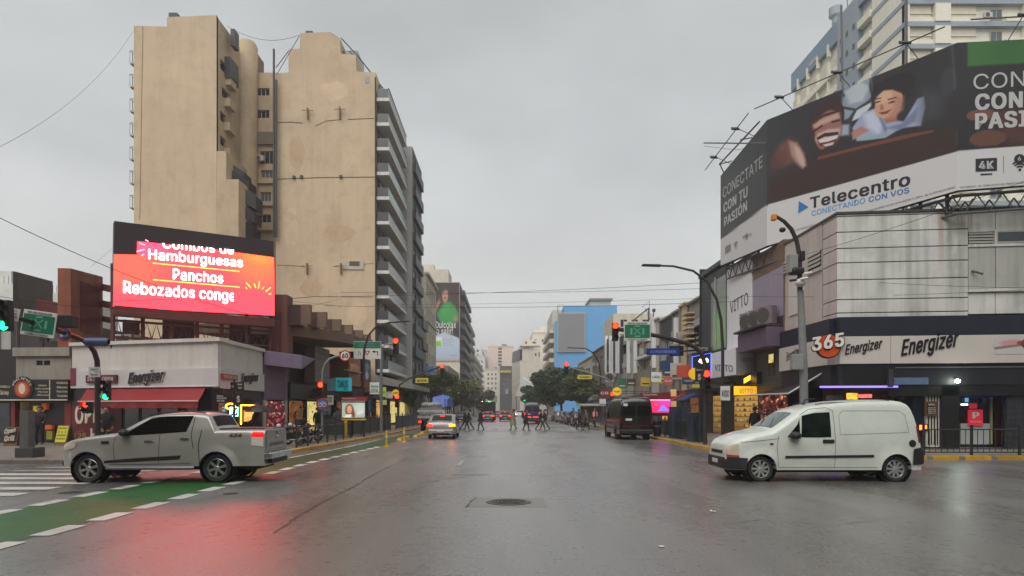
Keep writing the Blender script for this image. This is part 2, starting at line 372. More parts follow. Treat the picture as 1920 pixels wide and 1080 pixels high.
for k in range(10): para(-7.9+.5*min(1, k/5), 22.2+k*1.6, .13, 1.4, .1, m_white, mk)
zb = MB().quad((-14, 12.9, .0085), (-9.95, 12.9, .0085), (-9.95, 13.42, .0085), (-14, 13.42, .0085)).build('crosswalk', m_white, kind='structure')
for k in range(1, 8): para(-11.95-.1*(k % 2), 13.16+k*1.02, 4.1, .5, 0, m_white if k < 5 else m_wold, zb, .0085, 'stripe')
zc = MB().quad((-7, 51.4, .008), (8, 51.4, .008), (8, 51.8, .008), (-7, 51.8, .008)).build('crosswalk', m_wold, kind='structure')
for k in range(13): para(-6.8+k*1.15, 56.5, .5, 6.5, 0, m_wold, zc, .008, 'stripe')
lm = MB().quad((.32, 33.2, .008), (.5, 33.2, .008), (.5, 44, .008), (.32, 44, .008)).build('road_marking', m_wold, kind='structure')
for x in (-3.2, 3.9, .4):
    for y in (66, 72, 78, 84, 90, 100, 110, 125, 140): para(x, y, .15, 3, 0, m_wold, lm)
para(-3.3, 29.5, .15, 2.8, 0, m_wold, lm); para(4.6, 33, .15, 2.2, 0, m_wold, lm)
for x, y, w, l in ((-1.9, 35.5, .9, .5), (-2.2, 37.2, .3, 1.8), (-1.6, 37.2, .3, 1.5), (-5.3, 33.2, .8, .5), (-1.5, 21, .12, 2.2), (-1.0, 17.2, 1.0, .1), (-1.1, 24, .8, .1)): para(x, y, w, l, 0, m_wold, lm)
ps = MB().prism([(-.72, 11.5), (.74, 11.45), (.72, 12.65), (-.7, 12.68)], -.01, .004).build('road_patch', m_patch, kind='structure')
mh = thing('manhole_cover', 'round cast iron manhole cover set in the wet road', 'manhole cover', (.04, 12.07, 0))
MB().lathe([(.33, .004), (.33, .016), (.41, .016), (.43, .002)], (.04, 12.07, 0), n=40).build('ring', m_iron, mh, smooth=30)
lid = MB().lathe([(0, .012), (.31, .012), (.315, 0)], (.04, 12.07, 0), n=40).build('lid', m_tar, mh)
q = MB()
for r in (.07, .14, .21, .28): q.lathe([(r-.016, .012), (r-.014, .02), (r+.014, .02), (r+.016, .012)], (.04, 12.07, 0), n=32)
for a in range(0, 360, 45): c, s = math.cos(math.radians(a)), math.sin(math.radians(a)); q.tube([(.04+.05*c, 12.07+.05*s, .014), (.04+.3*c, 12.07+.3*s, .014)], .01, 4)
q.build('pattern', m_iron, lid)
def strip(pts, w, name, m, z=.005):
    P = []
    for (a, b_) in zip(pts, pts[1:]):
        for i in range(6): t = i/6; P.append((a[0]+(b_[0]-a[0])*t+random.uniform(-.03, .03), a[1]+(b_[1]-a[1])*t))
    P.append(pts[-1]); lft = []; rgt = []
    for p in P: ww = w*random.uniform(.3, 1.2); lft.append((p[0]-ww, p[1], z)); rgt.append((p[0]+ww, p[1], z))
    MB().grid([lft, rgt]).build(name, m, kind='structure')
strip([gp(515, 1000), gp(560, 965), gp(640, 925), gp(700, 890), gp(765, 858)], .024, 'tar_seam', m_seamt)
strip([gp(790, 905), gp(900, 890), gp(1010, 893), gp(1150, 880)], .02, 'tar_seam', m_seamt); strip([gp(1290, 925), gp(1400, 935), gp(1530, 925)], .012, 'tar_seam', m_seamt)
strip([gp(876, 951), gp(892, 933)], .02, 'tar_seam', m_tar)
strip([gp(1350, 985), gp(1420, 975), gp(1560, 985), gp(1700, 970)], .012, 'tar_seam', m_tar)
strip([gp(1190, 850), gp(1330, 868), gp(1440, 862)], .03, 'tar_seam', m_seamt)
strip([gp(1000, 806), gp(1130, 812)], .12, 'tar_seam', m_seamt)
x, y = gp(433, 926); MB().lathe([(0, .01), (.13, .01), (.16, .002)], (x, y, 0), n=20).build('valve_cover', m_iron, kind='structure')
x, y = gp(132, 924); MB().lathe([(0, .012), (.2, .012), (.24, .002)], (x, y, 0), n=20).build('valve_cover', m_iron, kind='structure')
for i, (px, py, lb) in enumerate(((1338, 961, 'crumpled white paper scrap on the wet road below the white van'), (1240, 1026, 'small round white cup lid lying on the near road at right'))):
    x, y = gp(px, py); l = MB()
    if i: l.lathe([(0, .01), (.028, .012), (.035, .004), (.04, .016)], (x, y, 0), n=14)
    else:
        random.seed(3); l.grid([[(x+i_*.03+random.uniform(-.01, .01)-.05, y+j*.04-.04, .012+random.uniform(0, .035)) for i_ in range(4)] for j in range(3)])
    tag(l.build('paper_scrap' if not i else 'cup_lid', mat('litter_white', (215, 215, 210), .6)), lb, 'litter')
for px, py, l_, lb in ((748, 826, 1.6, 'nearest yellow and grey lane separator block by the left kerb'), (778, 820, 1.9, 'second lane separator block behind the nearest on the left'), (790, 813, 2.2, 'farthest lane separator block beside the tarpaulin truck')):
    x, y = gp(px, py); sp = thing('lane_separator', lb, 'lane separator', (x, y, 0), group='lane separators along the bike lane')
    MB().hexa([(x-.15, y, 0), (x+.15, y, 0), (x+.15, y+l_*2.2, 0), (x-.15, y+l_*2.2, 0), (x-.09, y+.15, .14), (x+.09, y+.15, .14), (x+.09, y+l_*2.2-.15, .14), (x-.09, y+l_*2.2-.15, .14)]).build('block', m_kyel, sp, bevel=.02)
for px, py, h in ((725, 838, .75), (758, 829, .8)):
    x, y = gp(px, py); bo = thing('bollard', 'thin yellow plastic bollard on the bike lane edge, '+('the nearer of two' if px < 740 else 'the farther of two'), 'bollard', (x, y, 0), group='yellow bollards')
    MB().lathe([(.16, 0), (.16, .04), (.05, .06), (.045, h-.03), (.0, h)], (x, y, 0), n=14).build('post', m_yel, bo, smooth=40)
    MB().lathe([(.049, h*.6), (.05, h*.6), (.05, h*.75), (.049, h*.75)], (x, y, 0), n=14).build('reflector', mat('reflector_white', (210, 210, 205), .3), bo)
# ================================================================ vehicles
def cmat(name, col, **k): return mat(name, col, k.pop('rough', .28), k.pop('var', .05), 3, metal=k.pop('metal', 0), coat=k.pop('coat', .6), pos=False, dirt=k.pop('dirt', .12), dcol=(70, 66, 60), **k)
m_tyre = mat('tyre_rubber', (30, 30, 30), .7, .1, pos=False)
m_alloy = mat('alloy_silver', (176, 176, 174), .3, .1, metal=.8, pos=False)
m_hub = mat('hubcap_grey', (158, 160, 158), .4, .1, metal=.4, pos=False)
m_cglass = mat('car_glass', (14, 12, 13), .05, .1, pos=False, spec=.35)
m_wsglass = mat('windscreen_glass', (70, 84, 82), .06, .2, 2, pos=False, spec=.6)
m_plast = mat('black_plastic', (27, 27, 29), .5, .1, pos=False, dirt=.2)
m_seam = mat('door_seam', (40, 40, 40), .6, .0, pos=False)
m_chrome = mat('chrome', (190, 190, 190), .15, .05, metal=1, pos=False)
m_plate = mat('number_plate', (206, 206, 200), .4, .05, pos=False)
m_red0 = mat('tail_lamp_red', (96, 12, 14), .2, .1, pos=False, coat=.5)
m_redon = mat('tail_lamp_lit', (255, 40, 20), .3, 0, pos=False, em=3.2, ecol=(255, 32, 14))
m_oron = mat('indicator_lit', (255, 140, 20), .3, 0, pos=False, em=5, ecol=(255, 120, 20))
m_lens = mat('head_lamp_lens', (196, 180, 160), .1, .1, pos=False, coat=.5)
m_clear = mat('lamp_clear', (205, 195, 190), .15, .1, pos=False)
def chaikin(p, n=2):
    for _ in range(n):
        q = [p[0]]
        for a, b in zip(p, p[1:]): q += [(a[0]*.75+b[0]*.25, a[1]*.75+b[1]*.25), (a[0]*.25+b[0]*.75, a[1]*.25+b[1]*.75)]
        p = q+[p[-1]]
    return p
class Shell:
    def __init__(s, L, Wd, zt, sill, wheels, R, arch, plan=None, vp=None, r=.14, crown=.03, flare=.02, seg=2):
        s.L, s.W, s.sill, s.wh, s.R, s.ar = L, Wd, sill, wheels, R, arch; s.r = r; s.crown = crown; s.fl = flare
        s.zt_ = np.array(chaikin(zt, seg)); s.pl = np.array(plan or [(0, .80), (.05, .86), (.15, .93), (.4, .985), (.8, 1), (L-.5, 1), (L-.15, .97), (L, .92)])
        s.vp = np.array(vp or [(0, .9), (.3, .96), (.6, 1), (.95, .985), (1.1, .95), (1.7, .80)])
    def zt(s, x): return float(np.interp(x, s.zt_[:, 0], s.zt_[:, 1]))
    def zb(s, x):
        z = s.sill
        for w in s.wh:
            d = abs(x-w)
            if d < s.ar: z = max(z, s.R+math.sqrt(s.ar**2-d*d))
        return min(z, s.zt(x)-.08)
    def y(s, x, z):
        w = s.W/2*float(np.interp(x, s.pl[:, 0], s.pl[:, 1]))*float(np.interp(z, s.vp[:, 0], s.vp[:, 1])); t = s.zt(x); r = min(s.r, (t-s.sill)*.4)
        if z > t-r: k = min(1, (z-(t-r))/r); w -= r*(1-math.sqrt(max(0, 1-k*k)))*.9
        for c in s.wh:
            d = math.hypot(x-c, z-s.R)
            if s.ar-.02 < d < s.ar+.16: w += s.fl*(1-(d-s.ar)/.16) if d > s.ar else s.fl
        return w
    def body(s, name, mats, parent, M=18, step=.05):
        xs = set(np.round(np.arange(0, s.L, step), 3).tolist())|{s.L}|{round(float(a), 4) for a in s.zt_[:, 0]}
        for w in s.wh:
            for k in range(13): a = math.pi*k/12; xs.add(round(w+math.cos(a)*s.ar, 4))
            xs.add(w+s.ar+.004); xs.add(w-s.ar-.004)
        xs = sorted(x for x in xs if 0 <= x <= s.L); xs = [x for i, x in enumerate(xs) if i == 0 or x-xs[i-1] > .0015]
        b = MB(); cols = []
        tt = [1-(1-k/M)**1.5 for k in range(M+1)]
        for x in xs:
            zb, zt = s.zb(x), s.zt(x); zz = [zb+(zt-zb)*t for t in tt]; right = [(x, -s.y(x, z), z) for z in zz]
            yt = s.y(x, zt); top = [(x, -yt+2*yt*k/8, zt+s.crown*(1-(2*k/8-1)**2)) for k in range(1, 8)]
            left = [(x, -p[1], p[2]) for p in right[::-1]]
            cols.append(right+top+left)
        n = len(cols[0])
        vs = [p for c in cols for p in c]; fs = []
        for i in range(len(cols)-1):
            for j in range(n): fs.append((i*n+j, i*n+(j+1) % n, (i+1)*n+(j+1) % n, (i+1)*n+j))
        b.add(vs, fs)
        # end caps in rows
        for i in (0, len(cols)-1):
            o = i*n
            for k in range(M): b.f.append((o+k, o+k+1, o+n-2-k, o+n-1-k)); b.m.append(0)
            b.f.append(tuple(o+M+k for k in range(0, 9))); b.m.append(0)
        o = b.build(name, mats, parent, smooth=38, local=True)
        return o
    def patch(s, lo, hi, side=-1, off=.006, n=14, m=6):
        """surface patch on a side; lo, hi: polylines [(x, z)] over the same x range"""
        xa, xb = lo[0][0], lo[-1][0]; rows = []
        for j in range(m+1):
            rr = []
            for i in range(n+1):
                t = i/n; x0 = xa+(xb-xa)*t; zl = float(np.interp(x0, [p[0] for p in lo], [p[1] for p in lo])); xh = hi[0][0]+(hi[-1][0]-hi[0][0])*t
                zh = float(np.interp(xh, [p[0] for p in hi], [p[1] for p in hi])); k = j/m; x = x0+(xh-x0)*k; z = zl+(zh-zl)*k
                rr.append((x, side*(s.y(x, z)+off), z))
            rows.append(rr)
        return rows
    def top(s, xa, xb, ma, mb, off=.012, n=10):
        rows = []
        for i in range(n+1):
            t = i/n; x = xa+(xb-xa)*t; z = s.zt(x); yt = s.y(x, z)-(ma+(mb-ma)*t); dz = (s.zt(min(s.L, x+.01))-s.zt(max(0, x-.01)))/.02; q = 1/math.hypot(1, dz)
            rows.append([(x-dz*q*off, -yt+2*yt*k/8, z+q*off+s.crown*(1-((-yt+2*yt*k/8)/max(.1, s.y(x, z)))**2)) for k in range(9)])
        return rows
    def seam(s, pts, side=-1, w=.006, off=.004):
        b = MB(); P = []
        for (x0, z0), (x1, z1) in zip(pts, pts[1:]):
            n = max(2, int(math.hypot(x1-x0, z1-z0)/.05))
            for i in range(n+1):
                t = i/n; P.append((x0+(x1-x0)*t, z0+(z1-z0)*t))
        A = []; B = []
        for i, p in enumerate(P):
            a, c = P[max(0, i-1)], P[min(len(P)-1, i+1)]; dx, dz = c[0]-a[0], c[1]-a[1]; l = math.hypot(dx, dz) or 1; nx, nz_ = -dz/l*w, dx/l*w
            A.append((p[0]+nx, side*(s.y(p[0]+nx, p[1]+nz_)+off), p[1]+nz_)); B.append((p[0]-nx, side*(s.y(p[0]-nx, p[1]-nz_)+off), p[1]-nz_))
        b.grid([A, B]); return b
def wheel(parent, x, y, R, side, spokes=6, wd=.2, m_rim=None, rr=.66):
    """tyre > rim"""
    t = MB(); ri = R*rr; h = wd/2
    t.lathe([(ri, -h*.8), (R*.9, -h), (R*.97, -h*.85), (R, -h*.5), (R, h*.5), (R*.97, h*.85), (R*.9, h), (ri, h*.8), (ri*.97, 0)], axis='y', n=32)
    o = link('wheel', t.mesh('wheel', m_tyre, smooth=35), parent, (x, y, R))
    q = MB(); f = side*h*.72
    q.lathe([(ri*.98, side*h*.86), (ri*1.02, side*h*.8), (ri*.9, f*.6)], axis='y', n=28)
    for k in range(spokes):
        a = 2*math.pi*k/spokes+.3; w0, w1 = .13*R, .2*R
        pts = []
        for r_, w_, yy in ((ri*.12, w0, f*1.06), (ri*.93, w1, f*1.0)):
            for sg in (-1, 1): pts.append((r_*math.cos(a)-sg*w_*.5*math.sin(a), yy, r_*math.sin(a)+sg*w_*.5*math.cos(a)))
        p4 = [pts[0], pts[1], pts[3], pts[2]]; q.slab(p4, (0, -side*.03, 0))
    q.lathe([(0, f*1.14), (ri*.2, f*1.14), (ri*.26, f*1.04)], axis='y', n=16)
    link('rim', q.mesh('rim', m_rim or m_alloy, smooth=30), o)
    q = MB(); q.lathe([(0, f*.25), (ri*.97, f*.25)], axis='y', n=20); link('shade_disc', q.mesh('shade_disc', m_dark), o)  # dark backing sheet standing for the shade behind the spokes
def axle_set(t, S_, spokes=6, m_rim=None, wd=.2, inset_=.02, rr=.66):
    for xw in S_.wh:
        for sd_ in (-1, 1): wheel(t, xw, sd_*(S_.W/2*.985-wd/2-inset_), S_.R, sd_, spokes, wd, m_rim, rr)
    w = S_.W/2-.24; MB().box(.25, S_.L-.25, -w, w, S_.sill*.75, S_.sill+.28).build('underbody', m_dark, t, local=True)

silver = cmat('silver_paint', (160, 158, 151), metal=.35, rough=.3)
t = thing('pickup_truck', 'silver double cab pickup truck turning across the green bike lane on the left', 'pickup truck', (-10.68, 16.05, 0), math.radians(1.5))
PK = Shell(4.85, 1.74, [(0, .52), (.0, .62), (.03, .88), (.12, .97), (.45, 1.07), (1.0, 1.14), (1.36, 1.18), (1.40, 1.20), (1.95, 1.545), (2.2, 1.615), (2.6, 1.66), (3.1, 1.67), (3.42, 1.645), (3.5, 1.60), (3.66, 1.30), (3.68, 1.26), (3.72, 1.265), (4.84, 1.275), (4.85, 1.27)], .40, [.69, 3.72], .345, .405,
           plan=[(0, .74), (.04, .83), (.12, .91), (.3, .97), (.6, 1), (4.5, 1), (4.85, .97)], vp=[(0, .92), (.4, .97), (.62, 1), (.9, .995), (1.12, .965), (1.28, .93), (1.7, .76)], r=.1, flare=.035, seg=1)
PK.body('body', silver, t)
for sd_ in (-1, 1):
    MB().grid(PK.patch([(1.5, 1.13), (2.0, 1.15), (3.0, 1.22)], [(2.15, 1.56), (2.5, 1.59), (3.12, 1.60)], sd_, n=20)).build('side_window', m_cglass, t, smooth=60, local=True)
    MB().grid(PK.patch([(1.0, .47), (1.7, .50), (2.85, .56)], [(1.02, .53), (1.9, .60), (2.9, .66)], sd_, off=.004, n=20)).build('side_decal', mat('decal_dark', (40, 24, 24), .4, .5, 9, pos=False), t, local=True)
    MB().grid(PK.patch([(4.56, .90), (4.83, .86)], [(4.55, 1.10), (4.83, 1.08)], sd_, off=.012)).build('tail_lamp', m_clear, t, smooth=50, local=True)
    MB().grid(PK.patch([(4.55, 1.10), (4.83, 1.08)], [(4.57, 1.225), (4.83, 1.21)], sd_, off=.012)).build('tail_lamp', mat('pickup_lamp', (190, 14, 16), .2, .2, 6, pos=False, em=.5, ecol=(255, 16, 10)) if sd_ < 0 else m_red0, t, smooth=50, local=True)
    MB().grid(PK.patch([(.03, .76), (.4, .84)], [(.05, .90), (.42, .97)], sd_, off=.01)).build('headlight', m_lens, t, smooth=50, local=True)
    PK.seam([(1.34, .45), (1.3, .9), (1.36, 1.14)], sd_).build('door_seam', m_seam, t, local=True)
    PK.seam([(2.36, .47), (2.38, 1.1), (2.42, 1.57)], sd_).build('door_seam', m_seam, t, local=True)
    PK.seam([(3.16, 1.58), (3.12, 1.15), (3.18, .82)], sd_, w=.009).build('door_seam', m_seam, t, local=True)
    PK.seam([(1.2, .44), (3.1, .46)], sd_).build('door_seam', m_seam, t, local=True)
    PK.seam([(3.34, .44), (3.30, .9), (3.36, 1.26)], sd_, w=.011).build('bed_gap', m_seam, t, local=True)
    for hx, hz in ((2.16, 1.0), (3.0, 1.06)): y = sd_*(PK.y(hx, hz)+.02); MB().box(hx-.13, hx+.08, y-.018, y+.018, hz-.02, hz+.02).build('door_handle', m_chrome, t, bevel=.008, local=True)
    y = sd_*(PK.y(1.1, .98)+.008); MB().box(1.02, 1.2, y-.01, y+.01, .93, 1.0).build('fender_vent', m_plast, t, local=True)
    mr_ = MB(); y = sd_*(PK.y(1.62, 1.2)+.13); mr_.ball((1.60, y, 1.2), .12, zs=.75); mr_.box(1.6, 1.66, min(y, y-sd_*.16), max(y, y-sd_*.16), 1.12, 1.16); mr_.build('wing_mirror', m_plast, t, smooth=50, local=True)
    MB().tube([(2.0, sd_*.60, 1.60), (2.25, sd_*.60, 1.675), (3.0, sd_*.60, 1.705), (3.35, sd_*.58, 1.67)], .018).build('roof_rail', m_plast, t, smooth=50, local=True)
    MB().tube([(1.15, sd_*.86, .36), (1.25, sd_*.9, .36), (3.1, sd_*.9, .36), (3.2, sd_*.86, .36)], .045, 8).build('side_step', m_steel, t, smooth=50, local=True)
    # arch liner
    for c in PK.wh: MB().lathe([(.405, sd_*.55), (.405, sd_*.84)], (c, 0, .345), 'y', 28).build('wheel_arch', m_dark, t, local=True)
MB().grid(PK.top(1.42, 1.98, .07, .06)).build('windscreen', m_wsglass, t, smooth=60, local=True)
MB().grid(PK.top(3.505, 3.64, .05, .10, off=.012)).build('rear_window', mat('red_reflection_glass', (34, 12, 14), .3, .2, pos=False, spec=.03), t, smooth=60, local=True)  # red reflection put into the glass colour, its own mirroring nearly off
MB().box(3.72, 4.80, -.70, .70, 1.272, 1.30).build('bed_cover', m_plast, t, bevel=.01, local=True)
x = 4.85; tg = MB().box(x, x+.025, -.70, .70, .80, 1.26).build('tailgate', silver, t, bevel=.01, local=True)
MB().box(x+.02, x+.05, -.1, .1, 1.05, 1.10).build('handle', m_chrome, tg, bevel=.01, local=True)
q = MB().lathe([(0, .034), (.085, .034), (.09, .02)], (x, 0, 0), 'x', 20); q.v = [(a, b_, c*.45+1.18) for a, b_, c in q.v]; q.build('emblem', mat('emblem_blue', (60, 80, 120), .3, pos=False, metal=.4), tg, local=True)
lettering('RANGER', mat('letter_grey', (112, 112, 108), .4, pos=False), tg, (x+.025, -.5, .86), (0, 1, 0), (0, 0, 1), (1, 0, 0), 1.0, .085, bold=.02, local=True)
lettering('4X4', mat('letter_red', (100, 38, 30), .4, pos=False), t, (4.02, -PK.y(4.1, 1.13)-.004, 1.10), (1, 0, 0), (0, 0, 1), (0, -1, 0), .3, .08, bold=.03, shear=.3, local=True)
bm_ = MB().box(x-.05, x+.16, -.82, .82, .56, .72).build('rear_bumper', m_chrome, t, bevel=.03, local=True)
MB().box(x+.16, x+.168, -.2, .2, .58, .70).build('number_plate', m_plate, bm_, local=True)
MB().box(x-.15, x+.1, -.6, .6, .44, .58).build('tow_beam', m_plast, t, local=True)
MB().box(-.02, .04, -.45, .45, .66, .86).build('grille', m_plast, t, bevel=.02, local=True)
MB().box(-.04, .2, -.66, .66, .40, .52).build('front_bumper', m_plast, t, bevel=.03, local=True)
axle_set(t, PK, 6, m_alloy, .22)

wpaint = cmat('white_van_paint', (208, 214, 204), rough=.32, dirt=.2)
t = thing('delivery_van', 'white windowless panel van with black side strip crossing the avenue on the right', 'van', (5.36, 16.32, 0), math.radians(-.2))
KG = Shell(4.68, 1.74, [(0, .42), (0, .60), (.01, .78), (.06, .90), (.2, 1.02), (.56, 1.15), (1.0, 1.24), (1.12, 1.28), (1.66, 1.66), (1.85, 1.76), (2.3, 1.88), (2.9, 1.95), (3.6, 1.975), (4.1, 1.975), (4.38, 1.93), (4.5, 1.80), (4.62, 1.3), (4.68, .85)], .29, [.79, 4.05], .31, .37,
           plan=[(0, .70), (.04, .80), (.12, .88), (.3, .955), (.6, 1), (4.2, 1), (4.5, .98), (4.68, .94)], vp=[(0, .95), (.3, .98), (.6, 1), (1.0, .995), (1.3, .96), (1.7, .88), (2, .82)], r=.16, flare=.03, seg=1)
KG.body('body', wpaint, t)
for sd_ in (-1, 1):
    MB().grid(KG.patch([(1.76, 1.08), (2.1, 1.075), (2.48, 1.085)], [(1.80, 1.60), (2.1, 1.67), (2.48, 1.69)], sd_)).build('side_window', mat('van_glass', (18, 30, 28), .08, .7, 2.5, pos=False, spec=.5), t, smooth=60, local=True)
    MB().grid(KG.patch([(1.42, 1.09), (1.73, 1.08)], [(1.69, 1.40), (1.735, 1.53)], sd_)).build('quarter_window', m_cglass, t, smooth=60, local=True)
    MB().grid(KG.patch([(1.36, .575), (3.5, .60)], [(1.36, .635), (3.5, .66)], sd_, off=.018, n=30)).build('side_strip', m_plast, t, smooth=50, local=True)
    MB().grid(KG.patch([(.0, .66), (.27, .64)], [(.045, .86), (.25, .93)], sd_, off=.01)).build('headlight', m_lens, t, smooth=50, local=True)
    MB().grid(KG.patch([(.0, .60), (.28, .575)], [(.0, .66), (.27, .64)], sd_, off=.012)).build('indicator', mat('indicator_reddish', (150, 62, 50), .3, pos=False), t, smooth=50, local=True)
    MB().grid(KG.patch([(0, .30), (.44, .30)], [(0, .60), (.46, .58)], sd_, off=.02)).build('bumper_corner', m_plast, t, smooth=50, local=True)
    MB().grid(KG.patch([(4.42, .42), (4.68, .42)], [(4.46, .80), (4.68, .84)], sd_, off=.03)).build('bumper_corner', m_plast, t, smooth=50, local=True)
    MB().grid(KG.patch([(4.60, .95), (4.655, .95)], [(4.55, 1.35), (4.60, 1.35)], sd_, off=.01)).build('tail_lamp', m_red0, t, smooth=50, local=True)
    for p in ([(1.20, .36), (1.17, .9), (1.22, 1.12)], [(2.56, .34), (2.58, 1.0), (2.56, 1.72), (2.4, 1.80), (2.0, 1.76), (1.75, 1.62)], [(1.2, .35), (3.6, .35)], [(2.70, 1.14), (2.70, 1.62), (2.8, 1.72), (4.15, 1.72), (4.3, 1.62), (4.36, 1.2)], [(2.70, 1.14), (4.36, 1.2)], [(1.22, 1.05), (.6, .98), (.3, .96)]):
        KG.seam(p, sd_, w=.005).build('door_seam', mat('crease_shade', (120, 124, 118), .6, 0, pos=False) if p[0][0] > 2.6 else m_seam, t, local=True)  # pale grey lines draw the shaded edges of the embossed side panel
    y = sd_*(KG.y(2.42, 1.0)+.012); MB().box(2.27, 2.55, y-.015, y+.015, .94, 1.03).build('door_handle', m_plast, t, bevel=.02, local=True)
    y = sd_*(KG.y(1.0, .92)+.006); MB().box(1.0, 1.08, y-.006, y+.006, .90, .94).build('side_indicator', m_red0, t, local=True)
    mr_ = MB(); y = sd_*(KG.y(1.55, 1.1)+.13); mr_.ball((1.56, y, 1.13), .14, zs=.68); mr_.box(1.55, 1.7, min(y, y-sd_*.16), max(y, y-sd_*.16), 1.05, 1.09); mr_.build('wing_mirror', m_plast, t, smooth=50, local=True)
    MB().tube([(2.2, sd_*.63, 1.875), (2.4, sd_*.64, 1.91), (4.0, sd_*.63, 1.965)], .012).build('roof_strip', m_plast, t, local=True)
    for c in KG.wh: MB().lathe([(.37, sd_*.5), (.37, sd_*.85)], (c, 0, .31), 'y', 28).build('wheel_arch', m_dark, t, local=True)
MB().lathe([(0, -KG.y(4.46, .93)-.012), (.085, -KG.y(4.46, .93)-.012), (.095, -KG.y(4.46, .93)+.01)], (4.44, 0, .93), 'y', 22).build('fuel_cap', m_plast, t, smooth=30, local=True)
MB().grid(KG.top(1.13, 1.66, .06, .08)).build('windscreen', m_wsglass, t, smooth=60, local=True)
MB().tube([(1.13, -.5, 1.32), (1.4, -.1, 1.52)], .01).build('wiper', m_plast, t, local=True); MB().tube([(1.13, .1, 1.33), (1.4, .5, 1.52)], .01).build('wiper', m_plast, t, local=True)
MB().box(-.045, .05, -.62, .62, .30, .58).build('front_bumper', m_plast, t, bevel=.04, local=True)
MB().box(-.012, .03, -.42, .42, .66, .74).build('grille', m_plast, t, bevel=.01, local=True)
MB().box(-.056, -.045, -.2, .2, .42, .52).build('number_plate', m_plate, t, local=True)
MB().box(4.6, 4.78, -.80, .80, .42, .80).build('rear_bumper', m_plast, t, bevel=.05, local=True)
MB().tube([(2.15, -.1, 1.87), (2.2, -.1, 2.0), (2.45, -.1, 2.03)], [.035, .02, .01]).build('aerial', m_plast, t, local=True)
axle_set(t, KG, 9, m_hub, .18, rr=.7)

def saloon(name, label, cat, X, Y, paint, lit=True, indicator=False, group='cars driving away down the avenue', roofpaint=None, rot=-90, plate=True, H=1.46, hatch=False, toward=False):
    """X: centre, Y: the bumper nearer the camera"""
    t = thing(name, label, cat, (X, Y, 0), 0, group)
    k = H/1.46
    zt = [(0, .40), (0, .6), (.04, .72), (.3, .82), (1.0, .92), (1.12, .94), (1.8, 1.36), (2.1, 1.44), (2.6, 1.46), (3.1, 1.42), (3.72, 1.06), (3.8, 1.02), (4.22, .99), (4.30, .93), (4.34, .7)] if not hatch else \
         [(0, .40), (0, .6), (.04, .74), (.3, .86), (.9, .96), (1.0, .98), (1.6, 1.36), (1.9, 1.46), (2.6, 1.50), (3.4, 1.48), (3.7, 1.42), (3.98, 1.0), (4.04, .9), (4.06, .7)]
    zt = [(a, b_*k) for a, b_ in zt]; Lc = zt[-1][0]
    SH = Shell(Lc, 1.72, zt, .27, [.82, Lc-.88], .30, .35, r=.12, seg=1); body = SH.body('body', paint, t, M=12, step=.1)
    for sd_ in (-1, 1):
        MB().grid(SH.patch([(1.45, .97*k), (3.25, 1.0*k)], [(1.95, 1.34*k), (3.0, 1.34*k)], sd_)).build('side_window', m_cglass, t, smooth=60, local=True)
        lm_ = (m_redon if lit else m_red0) if not (indicator and sd_ > 0) else m_oron
        MB().grid(SH.patch([(Lc-.3, .74*k), (Lc-.03, .72*k)], [(Lc-.26, .90*k), (Lc-.05, .88*k)], sd_, off=.01)).build('tail_lamp', lm_, t, local=True)
        MB().box(Lc-.04, Lc+.02, min(sd_*.5, sd_*.77), max(sd_*.5, sd_*.77), .74*k, .88*k).build('tail_lamp', lm_, t, bevel=.02, local=True)
        MB().grid(SH.patch([(.02, .60*k), (.35, .62*k)], [(.04, .70*k), (.36, .78*k)], sd_, off=.01)).build('headlight', m_lens if not toward else mat('headlight_lit', (255, 250, 235), .3, pos=False, em=5), t, local=True)
        mr_ = MB().ball((1.55, sd_*(SH.y(1.5, .98)+.1), 1.0*k), .1, 8, 6, .7); mr_.build('wing_mirror', paint, t, smooth=50, local=True)
    MB().grid(SH.top(3.14 if not hatch else 3.68, 3.72 if not hatch else 3.98, .08, .1)).build('rear_window', m_cglass, t, smooth=60, local=True)
    MB().grid(SH.top(1.14, 1.78, .06, .07)).build('windscreen', m_cglass, t, smooth=60, local=True)
    rb = MB().box(Lc-.1, Lc+.07, -.74, .74, .28, .56*k).build('rear_bumper', paint, t, bevel=.05, local=True)
    MB().box(Lc+.0, Lc+.075, -.5, .5, .27, .36).build('diffuser', m_plast, t, bevel=.01, local=True)
    if plate: MB().box(Lc+.07, Lc+.08, -.22, .22, .44, .54).build('number_plate', m_plate, rb, local=True)
    if lit: MB().box(Lc-1.05, Lc-1.02, -.14, .14, 1.33*k, 1.36*k).build('brake_light', m_redon, t, local=True)
    if toward:
        MB().box(-.07, .1, -.7, .7, .28, .52).build('front_bumper', paint, t, bevel=.05, local=True)
    if roofpaint: MB().box(2.3, 2.6, -.3, .3, 1.47*k, 1.58*k).build('roof_sign', roofpaint, t, bevel=.02, local=True)
    axle_set(t, SH, 7, m_hub, .17)
    t.rotation_euler = (0, 0, math.radians(rot)); t.location = (X, Y+(Lc if not toward else 0), 0)
    return t
p_sil = cmat('silver_saloon_paint', (146, 142, 140), metal=.4); p_blk = cmat('black_car_paint', (20, 20, 23)); p_red = cmat('red_car_paint', (120, 20, 20)); p_gry = cmat('grey_car_paint', (70, 72, 76)); p_wht = cmat('white_car_paint', (200, 202, 200)); p_yel = cmat('taxi_yellow', (190, 150, 30))
saloon('saloon_car', 'silver saloon with its right indicator flashing, nearest car in the left lane', 'car', -3.95, 38.3, p_sil, indicator=True)
saloon('saloon_car', 'dark grey saloon with brake lights on behind the pedestrian in black', 'car', -2.75, 92, p_gry)
saloon('taxi', 'black taxi with yellow roof and red tail lights in the middle lane', 'taxi', -.25, 96, p_blk, roofpaint=m_yel)
